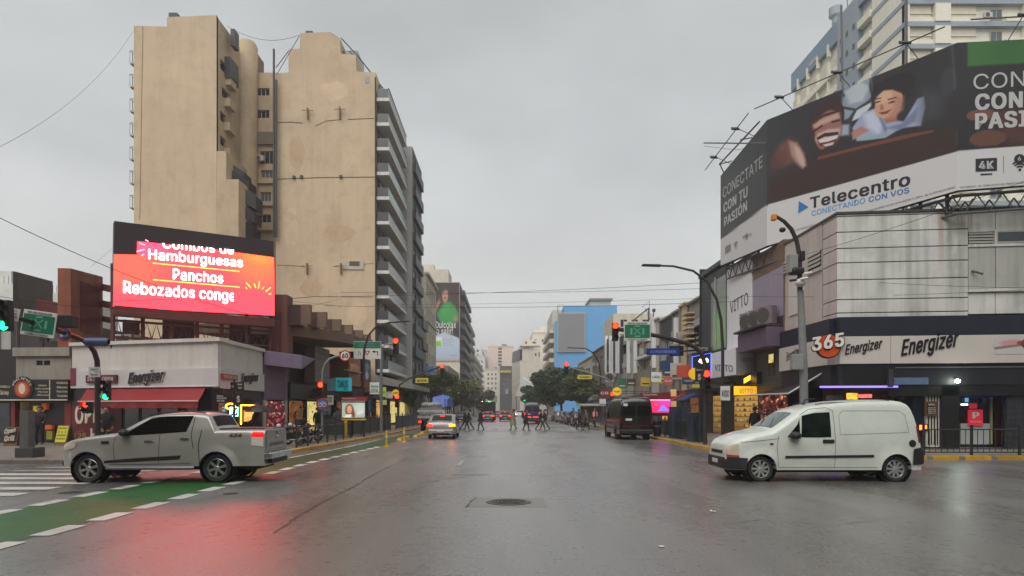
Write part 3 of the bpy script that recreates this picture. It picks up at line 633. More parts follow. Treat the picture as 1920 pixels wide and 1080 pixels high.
saloon('hatchback_car', 'red hatchback between the box van and the taxi', 'car', -2.0, 128, p_red, hatch=True)
saloon('hatchback_car', 'white car facing the camera far down the middle of the avenue', 'car', 2.9, 150, p_wht, hatch=True, lit=False, rot=90, toward=True)
for i, (Y, pn, lb, hb) in enumerate(((66, p_blk, 'black hatchback parked nearest the crosswalk on the right kerb', True), (73, p_blk, 'second black car parked at the right kerb, behind the nearest hatchback', False), (80.5, p_gry, 'grey saloon parked third along the right kerb', False), (88, p_sil, 'silver hatchback parked fourth along the right kerb under the tree', True), (96, p_blk, 'farthest black saloon parked at the right kerb under the tree', False))):
    saloon('parked_car', lb, 'car', 7.75, Y, pn, lit=False, group='cars parked along the right kerb', hatch=hb, H=1.5)
for X, Y, pn, lb in ((-6.7, 95, p_gry, 'grey car parked along the left kerb beyond the tarpaulin truck'), (-6.7, 104, p_sil, 'silver car parked farther along the left kerb under the bare trees'), (-1.7, 175, p_gry, 'far grey car in the left lane beyond the red hatchback'), (1.3, 190, p_red, 'far red car in the middle of the avenue'), (5.4, 118, p_wht, 'white car waiting beyond the dark blue minibus')):
    saloon('saloon_car', lb, 'car', X, Y, pn, lit=X < 3 and X > -4)

def box_van(name, label, cat, X, Y, Lc, Wd, H, paint, group=None, plate=True, lit=False, Rw=.35, win=True):
    t = thing(name, label, cat, (X, Y+Lc, 0), math.radians(-90), group)
    zt = [(0, .5), (0, .8), (.05, .95), (.5, 1.12), (.9, 1.2), (1.5, H*.86), (1.9, H*.97), (2.6, H), (Lc-.3, H), (Lc-.06, H-.06), (Lc, H*.84)]
    SH = Shell(Lc, Wd, zt, .34, [.95, Lc-1.25], Rw, Rw+.06, plan=[(0, .74), (.1, .86), (.4, .97), (.8, 1), (Lc, .99)], vp=[(0, .96), (.5, 1), (1.2, .99), (H, .84)], r=.15, crown=.04, seg=1)
    SH.body('body', paint, t, M=14, step=.12)
    for sd_ in (-1, 1):
        MB().grid(SH.patch([(1.35, 1.18), (2.1, 1.18)], [(1.75, 1.8), (2.1, 1.85)], sd_)).build('side_window', m_cglass, t, local=True)
        for a in ((2.6, 3.8), (4.0, 5.0)):
            if win and a[1] < Lc-.4: MB().grid(SH.patch([(a[0], 1.3), (a[1], 1.3)], [(a[0], 1.95), (a[1], 1.95)], sd_)).build('side_window', m_cglass, t, local=True)
        SH.seam([(2.4, .4), (2.4, H-.3)], sd_, w=.01).build('door_seam', m_seam, t, local=True); SH.seam([(3.9, .4), (3.9, H-.3)], sd_, w=.01).build('door_seam', m_seam, t, local=True)
        MB().grid(SH.patch([(.6, .62), (Lc-.1, .62)], [(.6, .70), (Lc-.1, .70)], sd_, off=.02, n=30)).build('side_strip', m_plast, t, local=True)
        MB().box(Lc-.02, Lc+.015, min(sd_*(Wd/2-.13), sd_*(Wd/2-.03)), max(sd_*(Wd/2-.13), sd_*(Wd/2-.03)), .95, 1.35).build('tail_lamp', m_redon if lit else m_red0, t, local=True)
        rw = MB().box(Lc-.0, Lc+.012, min(sd_*.07, sd_*(Wd/2-.22)), max(sd_*.07, sd_*(Wd/2-.22)), H*.58, H*.83)
        rw.build('rear_window', m_cglass if win else mat('black_glass', (8, 8, 10), .15, 0, pos=False, spec=.2), t, bevel=.005, local=True)
        MB().box(Lc+.01, Lc+.03, min(sd_*.12, sd_*(Wd/2-.25)), max(sd_*.12, sd_*(Wd/2-.25)), .78, .86).build('reflector', m_red0 if not lit else m_redon, t, local=True)
        mr_ = MB().box(1.35, 1.5, min(sd_*(Wd/2+.02), sd_*(Wd/2+.22)), max(sd_*(Wd/2+.02), sd_*(Wd/2+.22)), 1.3, 1.65); mr_.build('wing_mirror', m_plast, t, bevel=.04, local=True)
        for c in SH.wh: MB().lathe([(Rw+.06, sd_*(Wd/2-.3)), (Rw+.06, sd_*(Wd/2-.02))], (c, 0, Rw), 'y', 20).build('wheel_arch', m_dark, t, local=True)
    MB().grid(SH.top(.95, 1.75, .06, .07)).build('windscreen', m_cglass, t, smooth=60, local=True)
    MB().box(Lc, Lc+.012, -.008, .008, .5, H-.3).build('door_seam', m_seam, t, local=True)
    rb = MB().box(Lc-.05, Lc+.1, -Wd/2+.04, Wd/2-.04, .42, .56).build('rear_bumper', m_plast, t, bevel=.02, local=True)
    MB().box(Lc+.0, Lc+.12, -Wd/2+.06, Wd/2-.06, .56, .585).build('bumper_step', m_steel, t, local=True)
    if plate: MB().box(Lc+.012, Lc+.026, -.62, -.25, 1.12, 1.24).build('number_plate', m_plate, t, local=True)
    axle_set(t, SH, 6, m_dgrey, .2)
    return t, SH, Lc
vb = cmat('black_van_paint', (11, 11, 13), rough=.25, dirt=0)
t, SH, Lc = box_van('parked_van', 'black high roof van parked by the yellow kerb on the right', 'van', 7.45, 36.8, 6.0, 1.98, 2.42, vb, win=False)
MB().box(1.5, Lc-.2, -.72, .72, 2.45, 2.475).build('roof_panel', mat('pale_gloss_roof', (150, 152, 152), .15, .1, coat=.8, pos=False), t, bevel=.02, local=True)  # pale grey glossy sheet on top of the black roof
MB().box(Lc+.013, Lc+.03, -.74, -.5, 1.95, 2.1).build('sticker', m_plate, t, local=True)
box_van('minibus', 'dark blue minibus with lit tail lights driving away in the right lane', 'minibus', 3.15, 79, 6.2, 1.98, 2.6, cmat('navy_paint', (26, 38, 78)), lit=True)
t = thing('box_truck', 'dark box truck ahead of the grey saloon in the left lane', 'truck', (-2.9, 103, 0))
MB().box(-3.95, -1.85, 103, 108, 1.0, 3.0).build('cargo_box', mat('box_dark', (46, 38, 36), .6), t, bevel=.04)
MB().box(-3.8, -2.0, 108.1, 110, .6, 2.3).build('cab', p_gry, t, bevel=.15); MB().box(-3.8, -2.0, 103, 109, .55, .9).build('chassis', m_plast, t)
for x in (-3.75, -2.05):
    for y in (104.2, 109): MB().lathe([(0, -.15), (.45, -.15), (.45, .15), (0, .15)], (x, y, .45), 'x', 20).build('wheel', m_tyre, t)
    MB().box(x-.12, x+.12, 102.94, 103, .7, .85).build('tail_lamp', m_redon, t)
t = thing('tarpaulin_truck', 'white flatbed truck heaped under a blue tarpaulin at the left kerb', 'truck', (-6.0, 50, 0))
wt = cmat('truck_white', (176, 176, 172), dirt=.5)
MB().box(-7.0, -4.85, 50.2, 56, .95, 1.08).build('flatbed', m_dgrey, t)
for x in (-7.0, -4.9): MB().box(x, x+.05, 50.2, 56, 1.08, 1.75).build('side_board', wt, t)
MB().box(-6.95, -4.9, 50.2, 50.25, 1.08, 1.72).build('tail_board', wt, t)
for x in (-7.01, -4.87):
    for y in (50.3, 52.2, 54.1, 55.9): MB().box(x-.01, x+.07, y, y+.05, 1.0, 2.6).build('stake', m_dgrey, t)
random.seed(5)
def drape(x0, x1, y0, y1, z, amp, m, name, nx=12, ny=12, drop=.5):
    rows = []
    for j in range(ny+1):
        r = []
        for i in range(nx+1):
            a, b_ = i/nx, j/ny; e_ = min(a, 1-a, b_, 1-b_); zz = z+amp*random.uniform(-1, 1)-(drop if e_ < .01 else 0)+.25*math.sin(a*math.pi)*math.sin(b_*math.pi)
            r.append((x0+(x1-x0)*a+random.uniform(-.02, .02), y0+(y1-y0)*b_, zz))
        rows.append(r)
    return MB().grid(rows).build(name, m, t, smooth=25)
drape(-7.05, -4.85, 50.1, 53.2, 1.85, .05, mat('tarp_black', (34, 36, 42), .4, .3, 3), 'cover_sheet')
drape(-6.3, -4.75, 53, 57.5, 2.75, .06, mat('tarp_blue', (34, 82, 168), .4, .25, 3), 'blue_tarpaulin', drop=.75)
s_ = MB()
for k in range(7): s_.ball((-6.3+random.uniform(-.4, .7), 52.3+random.uniform(-.6, .8), 2.05+random.uniform(0, .12)), .38, 10, 8, .6)
s_.build('load_sacks', mat('sack_grey', (140, 138, 132), .8, .2, 5), t, smooth=60)
MB().box(-6.95, -4.9, 56.3, 58.1, .7, 2.3).build('cab', wt, t, bevel=.12); MB().box(-6.5, -5.3, 50.3, 57, .55, .95).build('chassis', m_plast, t)
for x in (-6.75, -5.15):
    for y in (51.8, 57.3): MB().lathe([(.2, -.16), (.42, -.16), (.44, -.1), (.44, .1), (.42, .16), (.2, .16)], (x, y, .44), 'x', 24).build('wheel', m_tyre, t)
for x in (-6.8, -5.2): MB().box(x-.1, x+.1, 50.12, 50.2, .72, .86).build('tail_lamp', m_redon, t)
MB().box(-6.2, -5.8, 50.13, 50.2, .72, .84).build('number_plate', m_plate, t)
# ================================================================ painted boards (flat print) as coloured grids
def blend(c, col, m): return c*(1-m[..., None])+np.array(col)*m[..., None]
def sm(x, e=.02): return np.clip(.5-x/e/2, 0, 1)
def ell(X, Y, cx, cy, rx, ry, ang=0, e=.08):
    a = math.radians(ang); dx, dy = X-cx, Y-cy; u, v = dx*math.cos(a)+dy*math.sin(a), -dx*math.sin(a)+dy*math.cos(a)
    return np.clip((1-np.sqrt((u/rx)**2+(v/ry)**2))/e+.5, 0, 1)
def poly(X, Y, pts, e=.01):
    """soft convex or concave polygon mask"""
    ins = np.zeros(X.shape, bool); n = len(pts); dist = np.full(X.shape, 9.)
    for i in range(n):
        x1, y1 = pts[i]; x2, y2 = pts[(i+1) % n]
        c = ((y1 > Y) != (y2 > Y)) & (X < (x2-x1)*(Y-y1)/((y2-y1) or 1e-9)+x1); ins ^= c
        dx, dy = x2-x1, y2-y1; t = np.clip(((X-x1)*dx+(Y-y1)*dy)/(dx*dx+dy*dy+1e-12), 0, 1); dist = np.minimum(dist, np.hypot(X-x1-t*dx, Y-y1-t*dy))
    return np.clip(.5+np.where(ins, dist, -dist)/e/2, 0, 1)
def painted(name, parent, corners, nu, nv, fn, m, back=None, th=.05):
    """corners: lower left, lower right, upper right, upper left in the world; fn(X, Y in 0..1) gives sRGB 0..255"""
    a, b_, c, d = [np.array(p, float) for p in corners]
    u = np.linspace(0, 1, nu+1); v_ = np.linspace(0, 1, nv+1); U, V = np.meshgrid(u, v_)
    P = (a[None, None]*((1-U)*(1-V))[..., None]+b_[None, None]*(U*(1-V))[..., None]+c[None, None]*(U*V)[..., None]+d[None, None]*((1-U)*V)[..., None]).reshape(-1, 3)
    r = root_of(parent) if parent is not None else None
    if r is not None:
        Mi = np.array((Matrix.Translation(r.location) @ r.rotation_euler.to_matrix().to_4x4()).inverted()); P = P @ Mi[:3, :3].T+Mi[:3, 3]
    me = bpy.data.meshes.new(name); n = nu+1
    fs = [(j*n+i, j*n+i+1, (j+1)*n+i+1, (j+1)*n+i) for j in range(nv) for i in range(nu)]
    me.from_pydata(P.tolist(), [], fs); me.materials.append(m)
    C = np.clip(fn(U, V), 0, 255)/255; Cl = np.where(C <= .04045, C/12.92, ((C+.055)/1.055)**2.4).reshape(-1, 3)
    at_ = me.color_attributes.new('Col', 'FLOAT_COLOR', 'POINT'); at_.data.foreach_set('color', np.concatenate([Cl, np.ones((len(Cl), 1))], 1).ravel())
    return link(name, me, parent)
def flat(X, col): return np.ones(X.shape+(3,))*np.array(col, float)
def fcorn(f, x0, y0, x1, y1, v=0):
    u0, u1, z0, z1 = f.rect(x0, y0, x1, y1, v); a, b_ = f.u(x0, v), f.u(x1, v); return [f.pt(a, v, z0), f.pt(b_, v, z0), f.pt(b_, v, z1), f.pt(a, v, z1)]
m_print = vcmat('printed_board', .5); m_screen = vcmat('screen_print', .4, em=4.5); m_lit = vcmat('backlit_print', .4, em=.9)
def neon(name, col, s): return mat('neon_'+name, col, .4, 0, em=s)
m_warm = mat('shop_light_warm', (255, 190, 100), .5, .5, 3, em=.5, ecol=(255, 190, 90))
m_lampw = mat('lamp_white', (255, 244, 220), .3, 0, em=9)
BEIGE = (178, 156, 124)
beige = mat('beige_render', (197, 175, 145), .8, .1, .12, dirt=.42, streak=.2, dcol=(134, 116, 92), bump=.15, bs=4)
beige2 = mat('beige_render_side', (186, 165, 136), .8, .09, .2, dirt=.45, streak=.13, dcol=(112, 96, 72))
def goods(f, x0, y0, x1, y1, v, cols, n, parent, name='goods', size=(.06, .16), seed=1):
    """a mass of small things on display, joined"""
    rnd = random.Random(seed); u0, u1, z0, z1 = f.rect(x0, y0, x1, y1, v); mats = [mat('goods_%d_%d_%d' % c, c, .5, .2, pos=True) for c in cols]; b = MB()
    for k in range(n):
        b.cm = rnd.randrange(len(mats)); u, z = rnd.uniform(u0, u1), rnd.uniform(z0, z1); a, h = rnd.uniform(*size), rnd.uniform(*size)*.7; d = v+rnd.uniform(0, .12); b.fbox(f, u-a/2, u+a/2, d, d+.07, z-h/2, z+h/2)
    return b.build(name, mats, parent, kind='stuff')

# ================================================================ left corner: one-storey shop
CF1 = Face(-21.05, 31.0, -13, 28.8); CF2 = Face(-13, 28.8, -13, 34.1); AF = Face(-36, 32.0, -21.15, 31.1)
sh = thing('corner_shop', 'single storey white corner shop with a red awning under the large screen', 'shop', (-13, 28.8, 0))
wall(CF1, 0, CF1.L, 2.78, 4.82, [], m_wpaint, sh); wall(CF2, 0, CF2.L, 2.72, 4.82, [], m_wpaint, sh)
MB().prism([(-21.05, 31.06), (-13.06, 28.88), (-13.06, 34.05), (-20, 36)], 2.9, 4.70).build('roof', m_wpaint, sh)
m_panel = mat('sign_panel_white', (196, 192, 190), .45, .05, 1, streak=.25, dcol=(130, 120, 118))
MB().fbox(CF1, 0, CF1.L+.09, 0, .09, 2.78, 3.62).build('sign_panel', m_panel, sh); MB().fbox(CF2, .09, CF2.L, 0, .09, 2.72, 3.62).build('sign_panel', m_panel, sh)
MB().fbox(CF1, -.05, CF1.L+.2, -.3, .14, 4.82, 4.98).build('coping', m_wpaint, sh); MB().fbox(CF2, .2, CF2.L, -.3, .14, 4.82, 4.98).build('coping', m_wpaint, sh)
MB().fbox(CF1, .02, .35, .09, .115, 2.9, 3.75).build('side_panel', mat('magenta_panel', (120, 34, 52), .5), sh)
m_blk = mat('letter_black', (22, 20, 24), .4, 0)
for f, x0, y0, x1, y1, v in ((CF1, 242, 699, 309, 719, .11), (CF2, 452, 703, 484, 718, .11)):
    if f is CF1: ftext(f, 'Energizer', m_panel, sh, x0-.8, y0-1, x1+.8, y1+1, v, bold=.05, shear=.35, slope=.07, th=.05, off=.0)
    ftext(f, 'Energizer', m_blk, sh, x0, y0, x1, y1, v, bold=.022, shear=.35, slope=.07, off=.05 if f is CF1 else .01, th=.03)
bs_ = fp(CF1, 160, 703, 218, 718, .09, .2, mat('sign_brown', (86, 30, 26), .4), 'sign_box', sh, bevel=.02); ftext(CF1, '24 365 OPEN', mat('letter_pale', (200, 190, 180), .5), sh, 164, 707, 212, 714, .2, bold=.02)
bs_ = fp(CF2, 417, 702, 446, 712, .09, .16, mat('sign_red', (170, 44, 28), .4), 'sign_box', sh); ftext(CF2, 'OPEN 365 24HS', mat('letter_pale', (200, 190, 180), .5), sh, 419, 704, 444, 710, .16, bold=.03)
m_front = mat('shopfront_dark', (34, 24, 26), .4, .3, 1); m_redw = mat('poster_red', (96, 20, 26), .5, .2, 1)
MB().fbox(CF1, 0, CF1.L, -.3, -.02, .12, 2.78).build('shopfront', m_front, sh); MB().fbox(CF2, .02, CF2.L, -.3, -.02, .12, 2.72).build('shopfront', m_front, sh)
op = fp(CF1, 134, 762, 228, 841, -.02, .04, m_redw, 'poster', sh)
m_cream = mat('letter_cream', (214, 200, 178), .5, .05)
ftext(CF1, 'OPEN', m_cream, op, 141, 762, 204, 794, .04, bold=.045, slope=.05); ftext(CF1, 'HS', m_cream, op, 170, 804, 196, 826, .04, bold=.05); ftext(CF1, '25', mat('letter_gold', (150, 120, 50), .5), op, 146, 812, 162, 823, .04, bold=.04)
dots = MB()
for k in range(14): a = 2*math.pi*k/14; x, y, z = CF1.pt(CF1.u(154), .05, CF1.z(154, 817)); dots.ball((x+.3*math.cos(a), y, z+.24*math.sin(a)), .022, 6, 4)
dots.build('dots', m_cream, op)
for x0, x1 in ((232, 262), (264, 298), (300, 336), (338, 372)): u0, u1, z0, z1 = CF1.rect(x0, 766, x1, 838); window(sh, CF1, u0, u1, .2, 2.5, m_frameD, m_glass, v=.0, style='1')
for x0, x1 in ((409, 428), (430, 449), (451, 487)):
    u0, u1, z0, z1 = CF2.rect(x0, 766, x1, 838); window(sh, CF2, u0, u1, .2, 2.35, m_frameD, m_glass, v=.0, style='1')
u0, u1, z0, z1 = CF2.rect(452, 760, 483, 795, .05)
nf = MB(); nf.tube([CF2.pt(u1, .05, z1), CF2.pt(u0, .05, z1), CF2.pt(u0, .05, z0)], .035, 6); nf.build('neon_frame', neon('amber', (255, 170, 40), 5), sh)
u, z = CF2.u(418), CF2.z(418, 762); q = MB(); q.tube([CF2.pt(u+.48*math.cos(a), .35, z+.13*math.sin(a)) for a in np.linspace(0, 6.283, 22)], .035, 6); q.build('neon_hot_dog', neon('orange', (255, 130, 30), 6), sh)
u, z = CF2.u(426), CF2.z(426, 772); q = MB(); q.tube([CF2.pt(u+a*.42, .32, z+c*.2) for a, c in ((-1, -1), (1, -1), (1, 1), (-1, 1), (-1, -1))], .025, 6)
for k in (-.5, 0, .5): q.tube([CF2.pt(u+k*.42-.05, .32, z-.1), CF2.pt(u+k*.42+.05, .32, z+.1)], .02, 5)
q.build('neon_sign', neon('ice', (140, 215, 235), 3), sh)
fp(CF2, 458, 770, 476, 790, -.01, .03, m_warm, 'lit_panel', sh)
aw = thing('awning', 'red fabric awning over the white corner shop front', 'awning', (-17.5, 29.5, 2.7))
m_awn = mat('awning_red', (136, 30, 30), .6, .08, 1.2, dirt=.25, dcol=(70, 16, 18)); ua, ub = CF1.u(166), CF1.u(388)
va, vb_ = CF1.u(147, 1.5), CF1.u(371, 1.5); zt_, zf = 2.74, CF1.z(260, 752.5, 1.5)
rows = []
for j in range(7):
    t_ = j/6; rows.append([CF1.pt(ua+(ub-ua)*i/24+((va+(vb_-va)*i/24)-(ua+(ub-ua)*i/24))*t_, .1+1.4*t_, zt_+(zf-zt_)*t_-.05*math.sin(math.pi*t_)-.015*abs(math.sin(i*.9))) for i in range(25)])
MB().grid(rows).build('canopy', m_awn, aw, smooth=60)
vl = MB(); vl.grid([[CF1.pt(va+(vb_-va)*i/24, 1.5+.02*math.sin(i*1.7), zf-.03) for i in range(25)], [CF1.pt(va+(vb_-va)*i/24, 1.5+.03*math.sin(i*1.7+1), zf-.3) for i in range(25)]]); vl.build('valance', m_awn, aw)
MB().tube([CF1.pt(va-.02, 1.51, zf), CF1.pt(vb_+.02, 1.51, zf)], .035, 8).build('front_bar', mat('awning_bar', (190, 165, 160), .4), aw)
MB().tube([CF1.pt(ua, .13, 2.8), CF1.pt(ub+.6, .13, 2.8)], .04, 8).build('roller', m_panel, aw)
def ac_unit(x, y, z, w, label, rz=0, m=None, group='air conditioner boxes', d=.35, h=.6):
    a = thing('air_conditioner', label, 'air conditioner', (x, y, z), rz, group); m = m or mat('ac_case', (188, 184, 176), .5, .08, 3, dirt=.4, pos=False)
    MB().box(-w/2, w/2, -d/2, d/2, .05, h).build('case', m, a, bevel=.02, local=True)
    MB().lathe([(0, -d/2-.004), (h*.4, -d/2-.004), (h*.42, -d/2+.01)], (-.1*w, 0, h*.52), 'y', 20).build('fan_grille', mat('ac_grille', (66, 64, 62), .6, .1), a, local=True)
    MB().box(-w*.4, -w*.34, -d/2, d/2, 0, .05).box(w*.34, w*.4, -d/2, d/2, 0, .05).build('feet', m_plast, a, local=True)
    return a
u = CF1.u(240, -1.2); x, y, _ = CF1.pt(u, -1.2, 0)
a_ = thing('air_cooler', 'large square air cooler box on the roof of the white corner shop', 'air cooler', (x, y, 4.7))
MB().box(x-.5, x+.5, y-.45, y+.45, 4.75, 5.42).build('case', mat('ac_case', (188, 184, 176), .5, .08, 3, dirt=.4, pos=False), a_, bevel=.02); MB().box(x-.32, x+.3, y-.47, y-.45, 4.83, 5.34).build('grille', mat('ac_grille', (66, 64, 62), .6, .1), a_)
MB().box(x-.45, x+.45, y-.4, y+.4, 4.66, 4.76).build('stand', m_plast, a_)

sp = thing('snack_bar', 'low snack bar with black sign band and round red logo at far left', 'shop', (-24, 31.2, 0))
grey_up = mat('grey_render', (150, 143, 130), .7, .1, .8, streak=.4, dirt=.3)
u1 = AF.L; u0 = AF.u(30)
wall(AF, u0, u1, AF.z(80, 712), AF.z(80, 668), [(AF.u(68), AF.u(80), AF.z(80, 685), AF.z(80, 676)), (AF.u(82), AF.u(94), AF.z(80, 685), AF.z(80, 676))], grey_up, sp, 'upper_wall')
MB().fbox(AF, AF.u(28), u1, -3, .15, AF.z(80, 668), AF.z(80, 652)).build('parapet', grey_up, sp)
for a in (68, 82): fp(AF, a, 676, a+12, 685, -.12, -.08, m_dark, 'vent', sp)
MB().fbox(AF, AF.u(-30), u1, -3, -.24, .12, AF.z(80, 652)-.05).build('wall', m_front, sp)
m_sgn = mat('sign_black', (24, 22, 22), .4, .05)
sb = MB().fbox(AF, AF.u(-30), u1, 0, .25, AF.z(80, 750), AF.z(80, 712)).build('sign_band', m_sgn, sp)
MB().fbox(AF, AF.u(-30), u1, .25, .28, AF.z(80, 751), AF.z(80, 749)).build('trim', m_cream, sb); MB().fbox(AF, AF.u(100.5), AF.u(101.8), .25, .28, AF.z(80, 749), AF.z(80, 713)).build('trim', m_cream, sb)
cx, cz = AF.u(43.5, .25), AF.z(43.5, 729, .25)
def disc(f, u, v, z, r, m, name, parent, th=.03, n=28): return MB().slab([f.pt(u+r*math.cos(a), v, z+r*math.sin(a)) for a in [2*math.pi*k/n for k in range(n)]], (f.n.x*th, f.n.y*th, 0)).build(name, m, parent)
disc(AF, cx, .25, cz+.04, .56, m_sgn, 'logo_plate', sp, .04); lo = disc(AF, cx, .29, cz-.02, .40, mat('logo_red', (170, 44, 36), .4), 'logo', sp, .02)
disc(AF, cx, .31, cz-.02, .32, mat('logo_orange', (190, 96, 40), .4), 'ring', lo, .01)
MB().slab([AF.pt(cx+.17*math.cos(a), .32, cz+.0+.26*math.sin(a)) for a in np.linspace(0, 6.28, 18)[:-1]], (AF.n.x*.012, AF.n.y*.012, 0)).build('shape', m_cream, lo)
for k, ch in enumerate('APALAPAPA'):
    a = math.radians(158-17*k); r = .47; c_, s__ = math.cos(a), math.sin(a); lettering(ch, m_cream, lo, AF.pt(cx+c_*r-.05, .33, cz+s__*r-.03), (1, 0, 0), (0, 0, 1), (AF.n.x, AF.n.y, 0), .11, .12, bold=.02)
for k, (x0, x1, w_) in enumerate(((72, 88, 'Hamburguesas'), (66, 96, 'Lomitos completos'), (72, 90, 'Pizzas'), (70, 92, 'Minutas'))): ftext(AF, w_, m_cream, sb, x0, 721+k*6, x1, 724+k*6, .25, bold=.01)
for k, w_ in enumerate(('PAPAS', 'Milanesas', 'Panchos', 'Tostados')): ftext(AF, w_, m_cream, sb, 107, 716+k*8, 127, 720+k*8, .25, bold=.01)
ftext(AF, 'PARRILLA', m_cream, sb, 1, 723, 19, 727, .25, bold=.02); ftext(AF, 'Take Away', m_cream, sb, 0, 732, 17, 740, .25, bold=.02, shear=.3)
for x0, x1 in ((20, 28), (121, 133)): fp(AF, x0, 752, x1, 841, -.2, .05, mat('pilaster_red', (120, 42, 34), .5, .1), 'pilaster', sp)
fp(AF, -14, 756, 18, 838, -.2, .02, m_glass, 'shop_window', sp); fp(AF, 62, 761, 77, 772, -.2, .0, mat('poster_yellow', (200, 170, 30), .5, .1, em=.15), 'poster', sp); fp(AF, 78, 756, 87, 768, -.2, -.02, mat('poster_orange', (200, 90, 30), .5, em=.1), 'poster', sp)
fp(AF, 84, 797, 97, 805, -.2, -.02, mat('poster_orange', (200, 90, 30), .5), 'poster', sp); fp(AF, 87, 808, 98, 824, -.2, -.02, mat('poster_olive', (150, 140, 50), .5), 'poster', sp)
def aboard(px, py, Y, w, h, label, face_m, txt, rz=0):
    x, y, z = at(px, py, Y); t = thing('sandwich_board', label, 'sandwich board', (x, y, .12), rz, 'sandwich boards by the snack bar')
    fr = mat('board_wood', (110, 78, 48), .6, pos=False)
    for s_, nm in ((-1, 'front'), (1, 'back')):
        MB().hexa([(-w/2, s_*.28-.015, 0), (w/2, s_*.28-.015, 0), (w/2, s_*.28+.015, 0), (-w/2, s_*.28+.015, 0), (-w/2, s_*.03-.015, h), (w/2, s_*.03-.015, h), (w/2, s_*.03+.015, h), (-w/2, s_*.03+.015, h)]).build(nm+'_board', fr, t, local=True)
    d = .25/h; MB().slab([(-w/2+.04, -.255-.02, .15), (w/2-.04, -.255-.02, .15), (w/2-.04, -.03-.045, h-.04), (-w/2+.04, -.03-.045, h-.04)], (0, -.006, 0)).build('poster', face_m, t, local=True)
    for k, s_ in enumerate(txt): zz = h*(.8-.17*k); lettering(s_, m_blk, t, (-w*.36, -.28+d*zz-.03, zz), (1, 0, 0), (0, d, 1), (0, -1, 0), w*.7, h*.09, bold=.02, local=True)
aboard(122, 838, 29.3, .62, .92, 'yellow sandwich board menu in front of the red OPEN poster', mat('poster_lemon', (206, 196, 40), .5, .05, pos=False), ('PROMO', '2 x 1', 'BURGER', 'PAPAS'), math.radians(-8))
aboard(25, 838, 28.8, .55, .85, 'black sandwich board with white brush lettering at the far left', m_sgn, (), math.radians(10))
x, y, z = at(25, 838, 28.8)
tb = [o for o in COL.objects if o.name.startswith('sandwich_board')][-1]
lettering('Open', m_cream, tb, (-.22, -.27, .55), (1, 0, .2), (0, .27, 1), (0, -1, 0), .44, .2, bold=.03, local=True); lettering('Grill', m_cream, tb, (-.2, -.31, .22), (1, 0, .1), (0, .27, 1), (0, -1, 0), .4, .22, bold=.04, local=True)

# ================================================================ roof structures and the big screen
brown = mat('screenlit_brown', (142, 82, 58), .7, .25, .8, streak=.6, dcol=(60, 22, 18), dirt=.4); m_rust = mat('rusty_steel', (92, 44, 38), .7, .2, 3, dirt=.4)  # orange-red light of the screen put into the brown panel colour
scr = thing('led_screen', 'huge lit advertising screen in red and orange above the corner shop', 'screen', (-15.5, 32, 6.5))
SL = (-18.40, 30.0); SR = (-12.55, 34.5); SF = Face(*SL, *SR)
cLB, cLT = at(212, 575, 30), at(214.5, 414, 30); cRB, cRT = at(514.5, 592, 34.5), at(513, 452, 34.5)
zb_, zt2 = (cLB[2]+cRB[2])/2, (cLT[2]+cRT[2])/2
nx, ny = SF.n
MB().slab([cLB, cRB, cRT, cLT], (-nx*.5, -ny*.5, 0)).build('cabinet', mat('screen_cabinet', (46, 38, 42), .6, .1), scr, bevel=.01)
Hs = 1.0
def PS(u, v, o=.02): return tuple((1-u)*(1-v)*cLB[i]+u*(1-v)*cRB[i]+u*v*cRT[i]+(1-u)*v*cLT[i]+(nx, ny, 0)[i]*o for i in range(3))
def scrcol(X, Y):
    c = flat(X, (222, 33, 39)); c = blend(c, (222, 46, 34), ell(X, Y, .06, .48, .22, .28, 0, .8)*.9); c = blend(c, (222, 52, 30), ell(X, Y, .88, .70, .18, .30, 0, .9)); c = blend(c, (206, 70, 22), ell(X, Y, .90, .78, .09, .10, 0, .9)*.8)
    c = blend(c, (222, 38, 58), ell(X, Y, .2, .72, .1, .08, 0, .9)); c = blend(c, (222, 33, 46), sm(Y-.12, .2)*.8); return c
d0 = .19; lit_pts = [PS(0, 0), PS(1, 0), PS(1, .79), PS(0, .79)]
painted('display', scr, [PS(0, .0), PS(1, 0), PS(1, .775), PS(0, .61)], 60, 36, lambda X, Y: scrcol(X, Y*(.61+.165*X)), m_screen)
painted('display', scr, [PS(.128, .632), PS(.5, .694), PS(.5, .80), PS(.128, .79)], 24, 10, lambda X, Y: scrcol(.13+X*.37, .7+0*Y), m_screen); painted('display', scr, [PS(.5, .694), PS(1, .7755), PS(1, .78), PS(.5, .80)], 24, 10, lambda X, Y: scrcol(.5+X*.5, .74+0*Y), m_screen)
m_wlit = mat('screen_white', (255, 250, 250), .4, 0, em=2.2); m_ylit = mat('screen_yellow', (250, 190, 70), .4, 0, em=1.6)
def stext(s, px0, py0, px1, py1, m, b_=.02, clip=None, ref=None):
    """pixel corners lower left, lower right baseline; py1 cap height at left"""
    u0, u1 = SF.u(px0), SF.u(px1); v0, v1 = SF.z(px0, py0[0]), SF.z(px1, py0[1]); h = SF.z(px0, py1)-v0; sl = (v1-v0)/(u1-u0)
    return lettering(s, m, scr, SF.pt(u0, .03, v0), (SF.d.x, SF.d.y, 0), (0, 0, 1), (SF.n.x, SF.n.y, 0), u1-u0, h, bold=b_, slope=sl, off=.012, th=.004, clip=clip, ref=ref)
stext('Hamburguesas', 278, (485.5, 501), 455, 467, m_wlit); stext('Panchos', 324, (523.5, 531), 418, 504, m_wlit); stext('Rebozados conge', 231, (549, 565), 441, 527, m_wlit, clip=[((SF.u(437.5)-SF.u(231), 0, 0), (1, 0, 0))])
stext('Combos de', 304, (465, 477), 438, 446, m_wlit, clip=[((0, (SF.z(304, 456)-SF.z(304, 465)), 0), (0, 1, 0))])
